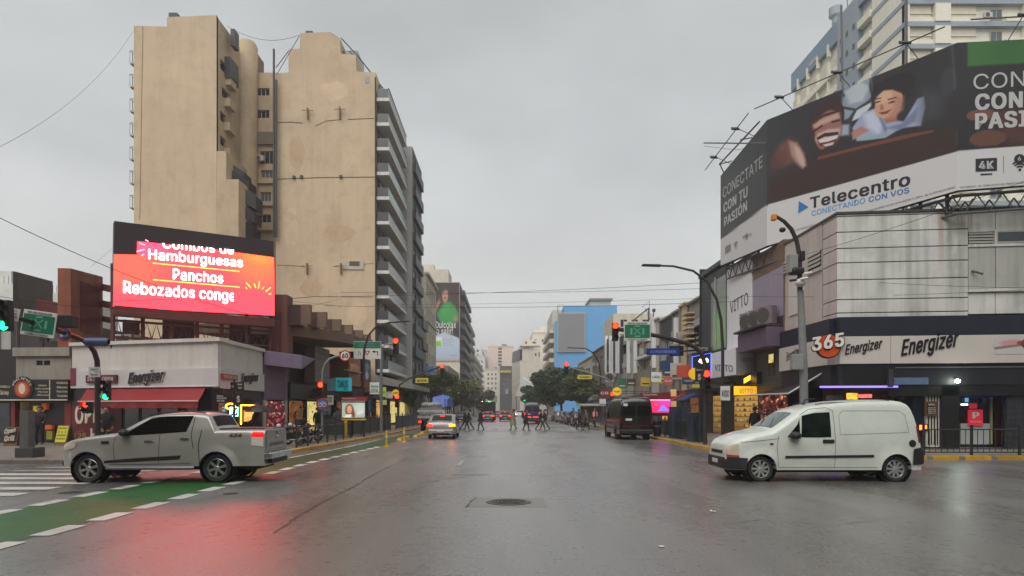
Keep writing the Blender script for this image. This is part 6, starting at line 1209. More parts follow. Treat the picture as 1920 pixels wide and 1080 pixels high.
    c = blend(c, (186, 134, 110), Pg([(840, 330), (878, 330), (874, 390), (836, 424), (800, 430), (836, 390)], .03)); c = blend(c, (60, 38, 34), Pg([(750, 340), (780, 336), (780, 340), (752, 345)], .004)); c = blend(c, (60, 38, 34), Pg([(808, 342), (848, 332), (848, 337), (810, 347)], .004)); c = blend(c, (46, 30, 28), E(1, X, Y, 766, 355, 6, 4)); c = blend(c, (46, 30, 28), E(1, X, Y, 828, 355, 7, 4)); c = blend(c, (70, 44, 40), Pg([(752, 356), (778, 350), (778, 354), (754, 361)], .005)); c = blend(c, (70, 44, 40), Pg([(812, 358), (842, 350), (842, 355), (814, 363)], .005)); c = blend(c, (150, 100, 84), Pg([(776, 370), (784, 364), (790, 388), (778, 390)], .01)); c = blend(c, (120, 50, 50), Pg([(768, 402), (800, 396), (828, 386), (806, 406), (784, 410)], .006))
    c = blend(c, (62, 60, 68), E(1, X, Y, 1075, 265, 36, 62, .9)*.7); c = blend(c, (88, 92, 92), Pg([(1086, 100), (1098, 98), (1112, 300), (1100, 302)], .006)*.5); c = blend(c, (84, 86, 86), Pg([(1108, 480), (1124, 478), (1126, 545), (1110, 546)], .006)*.5)
    return blend(c, WH, poly(X, Y, [uvp(1, 1430, 400), uvp(1, 1441, 383), uvp(1, 1620, 333), uvp(1, 1797, 283), uvp(1, 1830, 280), uvp(1, 1830, 380), uvp(1, 1796, 420), uvp(1, 1430, 500)], .004))
def pl2(X, Y):
    Pg = lambda pts, e=.006: poly(X, Y, shp(2, pts), e)
    c = flat(X, (30, 28, 32)); c = blend(c, (52, 106, 48), Pg([(1160, 88), (2060, 66), (2060, 150), (1160, 198)])); c = blend(c, (84, 44, 34), Pg([(1300, 395), (1900, 360), (1900, 520), (1340, 545), (1290, 470)], .03)*.9); c = blend(c, (112, 72, 52), E(2, X, Y, 1222, 412, 66, 26, .1)); c = blend(c, (96, 62, 46), E(2, X, Y, 1250, 515, 82, 36, .1))
    return blend(c, WH, poly(X, Y, [uvp(2, 1780, 285), uvp(2, 1797, 283), uvp(2, 2190, 253), uvp(2, 2250, 253), uvp(2, 2250, 500), uvp(2, 1780, 500)], .004))
for i, (fn, nu, nv) in enumerate(((pl0, 50, 60), (pl1, 420, 280), (pl2, 160, 110))):
    n = (BFs[i].n.x, BFs[i].n.y, 0); painted('banner', bb, [Pb[i], Pb[i+1], Pt[i+1], Pt[i]], nu, nv, fn, m_print)
    e_ = Vector(n)*-.25; MB().slab([Vector(p)+Vector(n)*-.02 for p in (Pb[i], Pb[i+1], Pt[i+1], Pt[i])], e_).build('backing', m_dgrey, bb)
m_lw = mat('print_white', (186, 188, 186), .5, 0); m_ldk = mat('print_dark', (36, 34, 44), .5, 0); m_lb = mat('print_blue', (70, 150, 206), .5, 0); m_lb2 = mat('print_blue_dark', (42, 116, 180), .5, 0); m_lg = mat('print_grey', (130, 130, 132), .5, 0)
face_text(BFs[1], 'Telecentro', m_ldk, bb, 1519, 1707, 391, 346.5, 371, .0, bold=.03); face_text(BFs[1], 'CONECTANDO', m_lb, bb, 1522, 1622, 405, 380.5, 395.5, 0, bold=.0); face_text(BFs[1], 'CON VOS', m_lb2, bb, 1629, 1705, 379, 361, 369.5, 0, bold=.015)
MB().slab([BFs[1].pt(BFs[1].u(x), .012, BFs[1].z(x, y)) for x, y in ((1497, 400), (1516, 388), (1498, 377))], tuple(BFs[1].n*.004)+(0,)).build('emblem', m_lb2, bb)
face_text(BFs[1], 'PREGUNTE POR MAS INFORMACION DE LOS PLANES DE TU SEÑAL, 4K, PLANES DE INTERNET', m_lg, bb, 1600, 1792, 404.5, 352, 401.5, 0); face_text(BFs[1], 'CONSULTE CONDICIONES DE CONTRATACION DEL SERVICIO', m_lg, bb, 1480, 1592, 436.5, 406, 433.5, 0)
face_text(BFs[0], 'CONECTATE', m_lw, bb, 1356, 1430, 372, 312.5, 353, 0); face_text(BFs[0], 'CON TU', m_lw, bb, 1357, 1402, 399, 367.5, 382, 0, bold=.04); face_text(BFs[0], 'PASIÓN', m_lw, bb, 1358, 1401, 425, 393.5, 409, 0, bold=.04)
face_text(BFs[2], 'CONECTATE', m_lw, bb, 1825, 2110, 168, 148, 140, 0); face_text(BFs[2], 'CON TU', m_lw, bb, 1828, 1990, 206, 196, 178, 0, bold=.05); face_text(BFs[2], 'PASIÓN', m_lw, bb, 1828, 1990, 242, 232, 214, 0, bold=.05)
face_text(BFs[2], 'INTERNET. EL SERVICIO SE PRESTA DENTRO DEL AREA DE COBERTURA, 4K Y WIFI TOTAL INCLUIDOS', m_lg, bb, 1800, 2120, 353, 328, 350, 0)
def icon(f, pts, m, v=.012, name='icon'): return MB().slab([f.pt(f.u(x), v, f.z(x, y)) for x, y in pts], (f.n.x*.004, f.n.y*.004, 0)).build(name, m, bb)
icon(BFs[2], [(1829, 322), (1869, 320), (1869, 296), (1829, 298)], m_ldk); face_text(BFs[2], '4K', m_lw, bb, 1835, 1863, 317, 316, 303, .014, bold=.04); icon(BFs[2], [(1838, 326), (1860, 325), (1860, 327.5), (1838, 328.5)], m_ldk); icon(BFs[2], [(1881, 324), (1882, 324), (1882, 292), (1881, 292)], m_lg)
def wifi(f, px, py, s, m, v=.013):
    u, z = f.u(px), f.z(px, py); k = f.y(px)/F*s
    for r in (1.0, 1.7, 2.4):
        rows = [[f.pt(u+rr*k*math.cos(math.radians(a)), v, z+rr*k*math.sin(math.radians(a))) for a in range(45, 136, 9)] for rr in (r-.22, r+.22)]; MB().grid(rows).build('icon', m, bb)
    disc(f, u, v, z+k*.1, .35*k, m, 'icon', bb, .004, 12)
wifi(BFs[2], 1912, 319, 7, m_ldk); u, z = BFs[2].u(1911), BFs[2].z(1911, 298); disc(BFs[2], u, .014, z, .19, m_ldk, 'icon', bb, .004); face_text(BFs[2], '6', m_lw, bb, 1908, 1914, 301, 301, 294, .02, bold=.03)
wifi(BFs[0], 1380, 466, 5, m_lg); icon(BFs[0], [(1360, 476), (1370, 470), (1370, 457), (1360, 463)], m_lg); u, z = BFs[0].u(1400), BFs[0].z(1400, 443); disc(BFs[0], u, .014, z, .18, mat('print_pale_grey', (150, 150, 150), .5), 'icon', bb, .004); face_text(BFs[0], 'alexa', m_lg, bb, 1392, 1409, 447, 440, 442, .02)
m_fg = mat('frame_grey', (92, 94, 96), .5, .1)
def pipe(pts, r, nm='pipe'): MB().tube(pts, r*.8, 6).build(nm, m_fg, bb)
for i in range(3):
    n = BFs[i].n; a, c = Vector(Pt[i]), Vector(Pt[i+1]); o = Vector((n.x, n.y, 0)); pipe([a+o*1.0+Vector((0, 0, .35)), c+o*1.0+Vector((0, 0, .35))], .035)
    k = max(2, int((c-a).length/2.6))
    for j in range(k+(i == 2)):
        p = a+(c-a)*(j+.5)/k; pipe([p, p+o*1.05+Vector((0, 0, .45))], .025, 'lamp_arm'); q = p+o*1.05+Vector((0, 0, .42)); MB().hexa([tuple(q+Vector(v)) for v in ((-.2, -.12, -.18), (.2, -.12, -.18), (.2, .14, -.02), (-.2, .14, -.02), (-.2, -.16, -.1), (.2, -.16, -.1), (.2, .1, .1), (-.2, .1, .1))]).build('floodlight', m_black, bb, bevel=.02)
pipe([at(1320, 268, 39), at(1437, 269, 34)], .05); pipe([at(1320, 274, 39), at(1380, 281, 36.5), at(1437, 272, 34)], .015)
pipe([at(1349, 308, 40), at(1424, 228, 34.5)], .06); pipe([at(1349, 308, 40), at(1372, 302, 40.5)], .05); pipe([at(1388, 262, 37), at(1410, 258, 37.5)], .05); pipe([at(1349, 306, 40), at(1360, 330, 40.4)], .05)
tg_ = thing('billboard_truss', 'dark steel lattice truss between the store roof and the rooftop billboard', 'steel frame', (16, 30, 10.2))
for i in range(3):
    n = Vector((BFs[i].n.x, BFs[i].n.y, 0)); a, c = Vector(Pb[i])-n*.4, Vector(Pb[i+1])-n*.4; L_ = (c-a).length; k = int(L_/.9)
    for dz, r in ((-.12, .07), (-.85, .06)): MB().tube([a+Vector((0, 0, dz)), c+Vector((0, 0, dz))], r, 5).build('chord', m_fg, tg_)
    for off in (0, -.9):
        bq = MB()
        for j in range(k): p, q, r_ = a+(c-a)*j/k+n*off, a+(c-a)*(j+.5)/k+n*off, a+(c-a)*(j+1)/k+n*off; bq.tube([p+Vector((0, 0, -.12)), q+Vector((0, 0, -.85)), r_+Vector((0, 0, -.12))], .035, 4)
        bq.build('lattice', m_fg, tg_)
    for j in range(0, k+1, 4): p = a+(c-a)*j/k; MB().tube([p+Vector((0, 0, -.1)), p-n*2.2+Vector((0, 0, -1.4))], .05, 4).build('strut', m_dgrey, tg_); MB().tube([Vector((p.x, p.y, ztop-.2))-n*.4, Vector(p)-n*.4+Vector((0, 0, 5))], .08, 5).build('post', m_dgrey, tg_)

# ================================================================ tall blue and cream tower, top right
T = thing('apartment_tower', 'tall cream tower with blue grey floor bands behind the billboard', 'apartment building', (43.6, 70, 0))
m_tc = mat('tower_cream', (222, 218, 202), .7, .05, .5, streak=.15); m_tb = mat('tower_blue_grey', (146, 156, 164), .7, .05, .5, streak=.15); m_tb2 = mat('tower_blue', (120, 140, 156), .7, .05, .5)
m_tsh = mat('shutter_cream', (200, 194, 174), .6, .08, 2)
TF_ = Face(43.6, 70, 92, 70); TS = Face(43.6, 70, 43.6, 98); HT = 53.0; fh = 2.45; lv = [43.9-fh*k for k in range(-4, 10)]
MB().box(44.1, 92, 70.6, 98, .1, HT-.1).build('core', m_tc, T)
bays = [(0, 3.2, 's'), (3.2, 4.9, 'c'), (4.9, 8.1, 's'), (8.1, 13.0, 'w'), (13.0, 14.2, 'c'), (14.2, 18.2, 's'), (18.2, 24, 'w'), (24, 30, 's'), (30, 36, 'c'), (36, 48.4, 's')]
for k, z in enumerate(lv):
    if z > HT-1: continue
    MB().fbox(TF_, 0, TF_.L, -.6, .05, z-.22, z+.3).build('floor_band', m_tb, T)
    for a, c, ty in bays:
        if ty == 'c': MB().fbox(TF_, a, c, -.6, .16, z+.3, z+fh-.22).build('pier', m_tc, T)
        elif ty == 's':
            MB().fbox(TF_, a, c, -.6, -.12, z+.3, z+.85).build('spandrel', m_tc, T); w = MB().fbox(TF_, a+.15, c-.15, -.6, -.3, z+.85, z+fh-.22).build('shutter', m_tsh, T)
            MB().fbox(TF_, a+.1, c-.1, -.3, -.2, z+1.28, z+1.36).build('rail', m_tc, w)
            if c < 22: MB().fbox(TF_, a, a+.15, -.6, -.1, z+.85, z+fh-.22).build('jamb', m_tc, T)
        else:
            MB().fbox(TF_, a, c, -.6, -.5, z+.3, z+fh-.22).build('recess_wall', m_tc, T); MB().fbox(TF_, a+2.9, c, -.5, .1, z+.3, z+.9).build('balcony_front', m_tc, T); window(T, TF_, a+1.5, a+2.8, z+.75, z+1.9, m_frame, m_glass2, v=-.42)
MB().tube([TF_.pt(.05, .12, 8), TF_.pt(.05, .12, HT)], .12, 6).build('down_pipe', m_dgrey, T)
ycut = [70, 76.4, 79.4, 84.2, 98]
MB().box(43.6, 44.1, 70.0, 76.4, .1, HT-.02).build('side_wall', m_tc, T)
MB().box(44.0, 44.3, 76.4, 84.2, .1, HT-1.0).build('recess_wall', m_tb, T)
MB().box(43.5, 44.3, 79.2, 84.2, .1, HT+.2).build('stair_shaft', m_tb, T); MB().box(43.55, 44.3, 84.2, 98, HT-2.6, HT+.05).build('blue_wall', m_tb2, T); MB().box(43.5, 44.3, 70.0, 79.2, HT-1.4, HT+.1).build('blue_parapet', m_tb2, T)
MB().box(43.5, 43.6, 89.6, 92, HT-2.0, HT-1.5).build('slit_window', m_frame, T)
for k, z in enumerate(lv):
    if z > HT-2: continue
    MB().box(43.52, 43.62, 70.02, 76.4, z-.2, z+.3).build('floor_band', m_tb, T)
    MB().box(43.3, 44.0, 76.4, 79.1, z-.1, z+.75).build('balcony', m_tc, T); MB().box(43.95, 44.05, 76.8, 78.8, z+.8, z+1.9).build('shutter', m_tsh, T)
    for yy in (80, 81.6, 83): MB().box(43.46, 43.5, yy, yy+.5, z+.6, z+1.3).build('small_window', m_glass, T)
    if z < HT-4.5: MB().box(43.3, 44.2, 84.3, 97.8, z-.1, z+.7).build('balcony', m_tc, T); MB().box(43.8, 44.3, 84.3, 97.8, z+.7, z+fh-.1).build('recess', m_tsh, T)
    for yy in (86.5, 89.5, 92.5, 95.5): MB().box(43.4, 43.85, yy, yy+.3, z+.7, z+fh-.1).build('pier', m_tc, T)
q = at(1567, 25, 90); MB().lathe([(0, q[2]-1.6), (.5, q[2]-1.5), (.5, q[2]-.6), (.9, q[2]-.4), (.9, q[2]+.7), (0, q[2]+.9)], (q[0], 90, 0), n=20).build('roof_vent', m_tb, T, smooth=40)
MB().tube([at(1577, 10, 82), at(1580, 175, 74)], .12, 6).build('mast', m_dgrey, T); MB().tube([at(1589, 0, 84), at(1589, 30, 84)], .05, 5).build('aerial', m_dgrey, T)
for k in range(3): x, y, z = TF_.pt(2.6+6.2*k, .25, lv[3+k % 2]+.5); ac_unit(x, y, z, .9, ('air conditioner on the tower facade above the billboard corner', 'middle air conditioner on the cream tower facade', 'air conditioner on the cream tower near the right frame edge')[k], 0, None, 'air conditioners on the tower')

# ================================================================ right side shops going away
RS = Face(14.2, 20, 14.2, 200)
pbld = thing('lilac_shop_building', 'narrow lilac and brown shop building with a grey shutter wall beside the corner store', 'building', (14.2, 33, 0)); m_lil = mat('lilac_render', (150, 142, 158), .7, .06, 1, streak=.35, dcol=(104, 92, 104)); m_purp = mat('purple_ledge', (92, 78, 98), .6, .1, 1, streak=.3)
ua, ub = RS.u(1470), RS.u(1411); MB().fbox(RS, ua+.05, ub, -5, -.3, .1, 9.3).build('core', m_cdark, pbld)
fp(RS, 1412, 466, 1469, 520, -.3, 0, m_conc, 'upper_wall', pbld); fp(RS, 1412, 512, 1469, 600, -.29, .02, m_lil, 'panel', pbld)
fp(RS, 1412, 600, 1469, 625, -.3, .01, m_cdark, 'wall', pbld); u0, u1, z0, z1 = RS.rect(1399, 612, 1458, 645, .9); MB().fbox(RS, ua+.02, RS.u(1383, .9), -.3, .9, RS.z(1450, 646, .9), RS.z(1450, 608, .9)).build('ledge', m_purp, pbld, bevel=.03)
wl = fp(RS, 1420, 645, 1470, 726, -.3, -.02, mat('shutter_green_grey', (84, 88, 76), .6, .06), 'shutter_wall', pbld)
for k in range(18): z = RS.z(1445, 725-k*4.4); MB().fbox(RS, ua+.08, RS.u(1420), -.02, .02, z, z+.08).build('slat', mat('shutter_green_grey', (84, 88, 76), .6, .06), wl)
fp(RS, 1440, 664, 1451, 704, -.02, .06, m_cdark, 'narrow_window', wl); fp(RS, 1441, 664, 1450, 680, .06, .07, m_yl2, 'lit_pane', wl)
pf = thing('air_conditioner_shelf', 'dark shelf projecting from the lilac facade under three air conditioners', 'shelf', RS.pt(ua+1.5, .5, 6)); us, ue = RS.u(1467, .8), RS.u(1410, .8); zsf = RS.z(1440, 604, 1.0)
MB().fbox(RS, ua+.1, ub-.1, .0, 1.15, zsf-.1, zsf).build('deck', mat('shelf_dark', (56, 48, 54), .7), pf); MB().tube([RS.pt(ua+.3, 0, zsf-.7), RS.pt(ua+.3, 1, zsf-.1)], .04).build('bracket', m_dgrey, pf); MB().tube([RS.pt(ub-.4, 0, zsf-.7), RS.pt(ub-.4, 1, zsf-.1)], .04).build('bracket', m_dgrey, pf)
for k, lb in enumerate(('nearest of three air conditioners on the dark facade shelf', 'middle of three air conditioners on the dark facade shelf', 'farthest of three air conditioners on the dark facade shelf')):
    x, y, z = RS.pt(ua+.8+k*1.25, .55, zsf); ac_unit(x, y, z, .95, lb, math.radians(-62), mat('ac_dirty', (118, 106, 112), .6, .2, 3, dirt=.6, pos=False), 'air conditioners on the facade shelf', .4, 1.0)
stl = thing('bag_stall', 'shop display of pink bags under warm lamps beneath a black awning', 'shop', (14.2, 33.3, 0))
def bags(X, Y):
    rs = np.random.RandomState(11); c = flat(X, (46, 24, 20))
    for k in range(70):
        cx, cy = rs.rand(), rs.rand(); col = [(150, 70, 66), (190, 110, 96), (120, 60, 50), (90, 40, 36), (206, 150, 110), (60, 30, 28)][rs.randint(6)]; c = blend(c, col, ell(X, Y, cx, cy, .04+.05*rs.rand(), .03+.04*rs.rand(), rs.rand()*180, .4)); c = blend(c, (255, 216, 140), ell(X, Y, cx+.03, cy+.03, .016, .012, 0, .6)*(rs.rand() > .4))
    return c
painted('display_window', stl, fcorn(RS, 1426, 735, 1476, 800, .02), 70, 80, bags, vcmat('bag_print', .3, em=.8)); MB().fbox(RS, RS.u(1478), RS.u(1422), -.3, -.01, .12, 3.4).build('frame', m_front, stl)
goods(RS, 1428, 740, 1474, 798, .03, [(170, 80, 76), (206, 140, 110), (110, 50, 46)], 60, stl, 'bags', size=(.12, .3), seed=5)
aw = thing('awning', 'black fabric awning with a pale front bar over the bag stall', 'awning', (13.4, 33.5, 2.8)); m_ab = mat('awning_black', (36, 36, 40), .6, .1, 2, dirt=.2)
rows = []; A0, A1, F0, F1 = at(1537, 700, 29.3), at(1447, 727, 36.4), at(1478, 738, 29.0), at(1397, 741, 34.8)
for j in range(8):
    t_ = j/7; rows.append([tuple(A0[d]*(1-i/16)*(1-t_)+A1[d]*(i/16)*(1-t_)+F0[d]*(1-i/16)*t_+F1[d]*(i/16)*t_-(.12*math.sin(math.pi*t_)+.015*math.sin(i*1.6) if d == 2 else 0) for d in range(3)) for i in range(17)])
MB().grid(rows).build('canopy', m_ab, aw, smooth=60); MB().tube([F0, F1], .04, 8).build('front_bar', m_panel, aw); MB().tube([at(1541, 700, 28.6), F0], .04, 8).build('arm', m_panel, aw)
vs_ = thing('white_shoe_shop', 'shoe shop with tall white lettered boards and a green glass bay', 'shop', (14.2, 38, 0)); um, ue2 = RS.u(1411)+.02, RS.u(1317); zt4 = 9.9
MB().fbox(RS, um+.05, ue2, -5, -.3, .1, 9.6).build('core', m_dgrey, vs_)
m_vw = mat('board_white', (224, 224, 226), .5, .04, 1, streak=.15); MB().fbox(RS, um, RS.u(1364), -.3, .06, RS.z(1388, 655), RS.z(1388, 488)).build('board', m_vw, vs_, bevel=.02)
face_text(RS, 'VITTO', m_ldk, vs_, 1369, 1403, 588, 570, 567, .06, bold=.0); face_text(RS, 'Shoes', m_ldk, vs_, 1386, 1402, 598, 590, 590, .06, shear=.4)
bay = MB().fbox(RS, RS.u(1364)+.02, ue2, -.3, .12, RS.z(1340, 662), RS.z(1340, 512)).build('glass_bay', mat('bay_frame', (46, 48, 52), .5), vs_)
def bayc(X, Y): c = flat(X, (96, 104, 104)); c = blend(c, (92, 150, 74), sm(Y-.55, .3)); c = blend(c, (120, 176, 92), ell(X, Y, .4, .3, .5, .25, 0, 1)*.5); return blend(c, (60, 66, 64), sm(X-.12, .02))
painted('pane', bay, fcorn(RS, 1333, 522, 1361, 655, .13), 20, 60, bayc, vcmat('bay_glass', .12)); MB().fbox(RS, RS.u(1346), RS.u(1345), .12, .2, RS.z(1346, 655), RS.z(1346, 520)).build('mullion', m_frame, bay); MB().fbox(RS, ue2-.05, ue2+.05, -.3, .2, .12, RS.z(1317, 505)).build('corner_post', m_frameD, vs_)
MB().fbox(RS, um, ue2, -.4, .3, RS.z(1340, 508), RS.z(1340, 500)).build('roof_edge', m_dgrey, vs_)
vb2 = thing('box_sign', 'white box sign of the shoe shop projecting over the pavement', 'sign', (13.9, 37.5, 3.8)); MB().box(13.35, 14.5, 37.4, 42.0, 3.78, 5.4).build('case', m_vw, vb2, bevel=.02); MB().box(13.4, 14.48, 37.36, 37.4, 3.82, 5.36).build('end_panel', mat('panel_grey', (134, 134, 138), .5, .05), vb2)
VF = Face(13.345, 37.4, 13.345, 42); face_text(VF, 'VITTO', m_ldk, vb2, 1340, 1374, 694, 697, 683, .0, bold=.0); VE = Face(13.4, 37.355, 14.48, 37.355); ftext(VE, 'VITTO', m_ldk, vb2, 1390, 672, 1411, 678, .0, bold=.0)
fp(RS, 1378, 700, 1419, 722, -.3, .3, m_black, 'fascia', vs_); lt = MB().slab([at(1395, 719, 36.5), at(1409, 711, 36.5), at(1409, 702, 36.5), at(1395, 710, 36.5)], (0, .03, 0)).build('lit_lozenge', neon('yellow', (250, 180, 40), 1.6), vs_)
ys = thing('yellow_shop_sign', 'glowing yellow shop sign and display beneath the white box sign', 'sign', (14, 37, 3)); ysn = MB().box(*[at(1377, 0, 36.9)[0], at(1419, 0, 36.9)[0]], 36.9, 37.0, at(0, 741, 36.9)[2], at(0, 724, 36.9)[2]).build('panel', mat('glow_yellow', (250, 190, 50), .5, .15, 2, em=.5, ecol=(255, 185, 40)), ys); YF = Face(12, 36.89, 15, 36.89); ftext(YF, 'VITTO', mat('print_brown', (120, 70, 20), .5), ys, 1386, 729, 1411, 737, .0)
def shelf(X, Y):
    rs = np.random.RandomState(3); c = flat(X, (120, 84, 34)); c = blend(c, (196, 150, 66), ell(X, Y, .5, .8, .8, .5, 0, 1))
    for k in range(7): c = blend(c, (60, 40, 22), poly(X, Y, [(0, k/7), (1, k/7), (1, k/7+.02), (0, k/7+.02)], .004))
    for k in range(60): c = blend(c, [(60, 36, 28), (210, 170, 100), (30, 24, 22), (140, 90, 60)][rs.randint(4)], ell(X, Y, rs.rand(), (rs.randint(7)+.35)/7, .04, .03, 0, .4))
    return c
painted('display_window', vs_, fcorn(RS, 1377, 742, 1421, 812, .02), 50, 60, shelf, vcmat('shelf_print', .3, em=.5)); painted('display_window', vs_, fcorn(RS, 1337, 742, 1356, 812, .02), 30, 60, shelf, vcmat('shelf_print2', .3, em=.4))
fp(RS, 1357, 735, 1376, 832, -.3, .04, m_black, 'pier', vs_); fp(RS, 1322, 735, 1336, 835, -.3, .04, m_front, 'pier', vs_)
for k in range(9): fp(RS, 1337+k*2.3, 813, 1338.4+k*2.3, 834, -.1, .05, m_frame, 'base_bar', vs_)
fp(RS, 1336, 812, 1376, 836, -.3, -.02, m_front, 'plinth', vs_); fp(RS, 1377, 812, 1476, 836, -.3, .0, m_front, 'plinth', vs_)
aw2 = thing('awning', 'dark grey awning over the shoe shop doorway behind the traffic signal', 'awning', (13.6, 41, 3)); MB().hexa([at(1314, 729, 43.5), at(1372, 727, 37.5), RS.pt(RS.u(1380), 0, 3.2), RS.pt(RS.u(1322), 0, 3.2), at(1314, 727, 43.5), at(1372, 724, 37.5), RS.pt(RS.u(1380), 0, 3.5), RS.pt(RS.u(1322), 0, 3.5)]).build('canopy', m_dgrey, aw2)
m_poleg_ = mat('pipe_grey', (120, 122, 120), .5, .1)
def rowhouse(label, x0, x1, ytop, wallc, groups, fasc=None, ground=None, base=(60, 54, 50), streak=.4, cap=True):
    """x0 > x1 in the picture; groups: (px0, px1, ytop, ybot, kind)"""
    u0, u1 = RS.u(x0), RS.u(x1); zt = RS.z((x0+x1)/2, ytop); t = thing('row_house', label, 'building', (14.2, RS.pt(u0, 0, 0)[1], 0), group='old houses along the right pavement')
    wallc = tuple(min(225, int(v*1.22)) for v in wallc); m = mat('row_%d_%d_%d' % wallc, wallc, .8, .12, .9, streak=streak, dirt=.4, dcol=base); hs = []
    for g in groups:
        if g[4] in 'wds': a, c = RS.u(g[0]), RS.u(g[1]); a, c = min(a, c), max(a, c); hs.append((max(u0+.05, a), min(u1-.05, c), RS.z((g[0]+g[1])/2, g[3]), RS.z((g[0]+g[1])/2, g[2])))
    wall(RS, u0, u1, 3.3, zt, hs, m, t, depth=.25)
    j = 0
    for g in groups:
        if g[4] in 'wds': window(t, RS, *hs[j], m_frame if g[4] == 'w' else m_frameD, m_shut if g[4] == 's' else (m_glass if g[4] == 'd' else m_glass2), v=-.2, style='3'); j += 1
        elif g[4] == 'p': fp(RS, g[1], g[2], g[0], g[3], 0, .35, m_vw if len(g) < 6 else g[5], 'pilaster', t, bevel=.02)
        elif g[4] == 'l': fp(RS, g[1], g[2], g[0], g[3], 0, .55, m if len(g) < 6 else g[5], 'ledge', t, bevel=.02)
        elif g[4] == 'b': fp(RS, g[1], g[2], g[0], g[3], 0, .08, g[5], 'cladding', t)
    MB().fbox(RS, u0+.02, u1-.02, -8, -.35, .1, zt-.1).build('core', m, t)
    if cap: MB().fbox(RS, u0, u1, -.35, .22, zt, zt+.16).build('coping', m, t)
    MB().fbox(RS, u0+.02, u1-.02, -.35, .15, 2.75, 3.3).build('fascia', fasc or m_bf, t)
    rr = random.Random(x0); w_ = u1-u0
    MB().tube([RS.pt(u1-.15, .1, 3.4), RS.pt(u1-.15, .1, zt)], .06, 6).build('drain_pipe', m_poleg_, t)
    cs = ((150, 44, 40), (40, 60, 110), (196, 170, 60), (60, 60, 62), (190, 186, 176), (50, 104, 70)); c1, c2 = rr.choice(cs), rr.choice(cs); ma, mb = (mat('cloth_awn_%d_%d_%d' % c, c, .7, .1, 2, dirt=.4) for c in (c1, c2))
    a, c = u0+w_*.1, u0+w_*rr.uniform(.5, .9); MB().hexa([RS.pt(a, .15, 2.75), RS.pt(c, .15, 2.75), RS.pt(c, 1.2, 2.4), RS.pt(a, 1.2, 2.4), RS.pt(a, .15, 3.0), RS.pt(c, .15, 3.0), RS.pt(c, 1.2, 2.5), RS.pt(a, 1.2, 2.5)]).build('shop_awning', ma, t)
    uu, zz = u0+w_*rr.uniform(.2, .8), rr.uniform(3.6, 4.6); b_ = MB().fbox(RS, uu, uu+.12, .2, 1.15, zz, zz+rr.uniform(.7, 1.3)).build('blade_sign', mb, t, bevel=.02); MB().fbox(RS, uu-.006, uu, .35, 1.0, zz+.2, zz+.32).build('sign_stripe', m_sgn if sum(c2) > 330 else m_cream, b_)
    for k_ in range(2): uu, zz = u0+w_*rr.uniform(.15, .85), rr.uniform(5.2, max(5.4, zt-2)); MB().fbox(RS, uu, uu+.8, 0, .42, zz, zz+.6).build('wall_unit', m_light, t, bevel=.03)
    MB().tube([RS.pt(u0, .12, 4.9), RS.pt(u0+w_*.5, .16, 4.7), RS.pt(u1, .12, 4.95)], .025, 4).build('facade_cable', m_black, t)
    n = max(1, int((u1-u0)/2.2))
    for k in range(n): a, c = u0+(u1-u0)*k/n+.05, u0+(u1-u0)*(k+1)/n-.05; window(t, RS, a, c, .15, 2.72, m_frameD, (ground[k % len(ground)] if ground else m_glass), v=-.15, style='1')
    return t
rowhouse('grey rendered old house beyond the green glass bay', 1316, 1290, 566, (118, 116, 112), [(1314, 1291, 614, 652, 'd'), (1316, 1290, 600, 612, 'b', m_light), (1316, 1290, 655, 662, 'l')], ground=[m_am])
rowhouse('narrow ochre house front with a ribbed pilaster', 1289.5, 1276, 573, (176, 156, 124), [(1289, 1277, y, y+2.5, 'l') for y in (588, 597, 606, 616, 626, 636, 646)], ground=[m_glass], fasc=mat('fascia_red_brown', (120, 50, 36), .6))
rowhouse('grey house with a pale pilaster next to the ochre front', 1275.5, 1262.5, 586, (120, 118, 116), [(1274, 1266, 627, 652, 'd'), (1264.5, 1262.5, 596, 690, 'p')])
rowhouse('house wrapped in dark netting with a green window', 1262, 1238, 598, (120, 116, 110), [(1261, 1239, 600, 634, 'b', mat('netting', (66, 68, 72), .9, .2, 2)), (1258, 1246, 637, 653, 'w'), (1262, 1238, 668, 690, 'b', mat('netting', (66, 68, 72), .9, .2, 2))], fasc=mat('fascia_red', (130, 32, 34), .5), ground=[m_glass, m_yl])
rowhouse('pale rendered house with round pipes behind the green road sign', 1237.5, 1220, 602, (160, 156, 146), [(1236, 1230, 648, 665, 'd'), (1228, 1222, 648, 665, 'd'), (1223, 1220.5, 602, 690, 'p')])
rowhouse('brown house with broad shuttered windows below the green road sign', 1219.5, 1189.5, 622, (124, 114, 100), [(1218, 1206, 640, 664, 's'), (1204, 1192, 644, 666, 's'), (1218, 1206, 674, 692, 's'), (1204, 1192, 676, 692, 's'), (1219, 1190, 666, 671, 'l', m_vw)], ground=[m_glass, m_am])
rowhouse('house with white pilasters left of the brown shuttered house', 1189, 1164, 626, (140, 138, 132), [(1183, 1176, 648, 662, 'w'), (1174, 1167, 646, 664, 'd'), (1189, 1187, 626, 700, 'p'), (1176, 1174.5, 628, 700, 'p')], fasc=mat('fascia_red', (130, 32, 34), .5))
rowhouse('house fronted by tall white and grey fins', 1163.5, 1133, 640, (122, 120, 116), [(x, x-1.6, 630 if i % 2 else 636, 700, 'p', m_vw if i % 3 else m_dgrey) for i, x in enumerate((1163, 1159, 1155, 1151, 1147, 1143, 1139, 1135))])
rowhouse('far dark two storey house before the blue wall', 1132.5, 1112, 656, (96, 88, 82), [(1130, 1126, 668, 684, 'w'), (1122, 1118, 670, 686, 'w')]); rowhouse('pale low house farthest in the right row', 1111, 1085, 676, (150, 144, 132), [(1106, 1102, 690, 700, 'd'), (1096, 1092, 692, 700, 'd')])
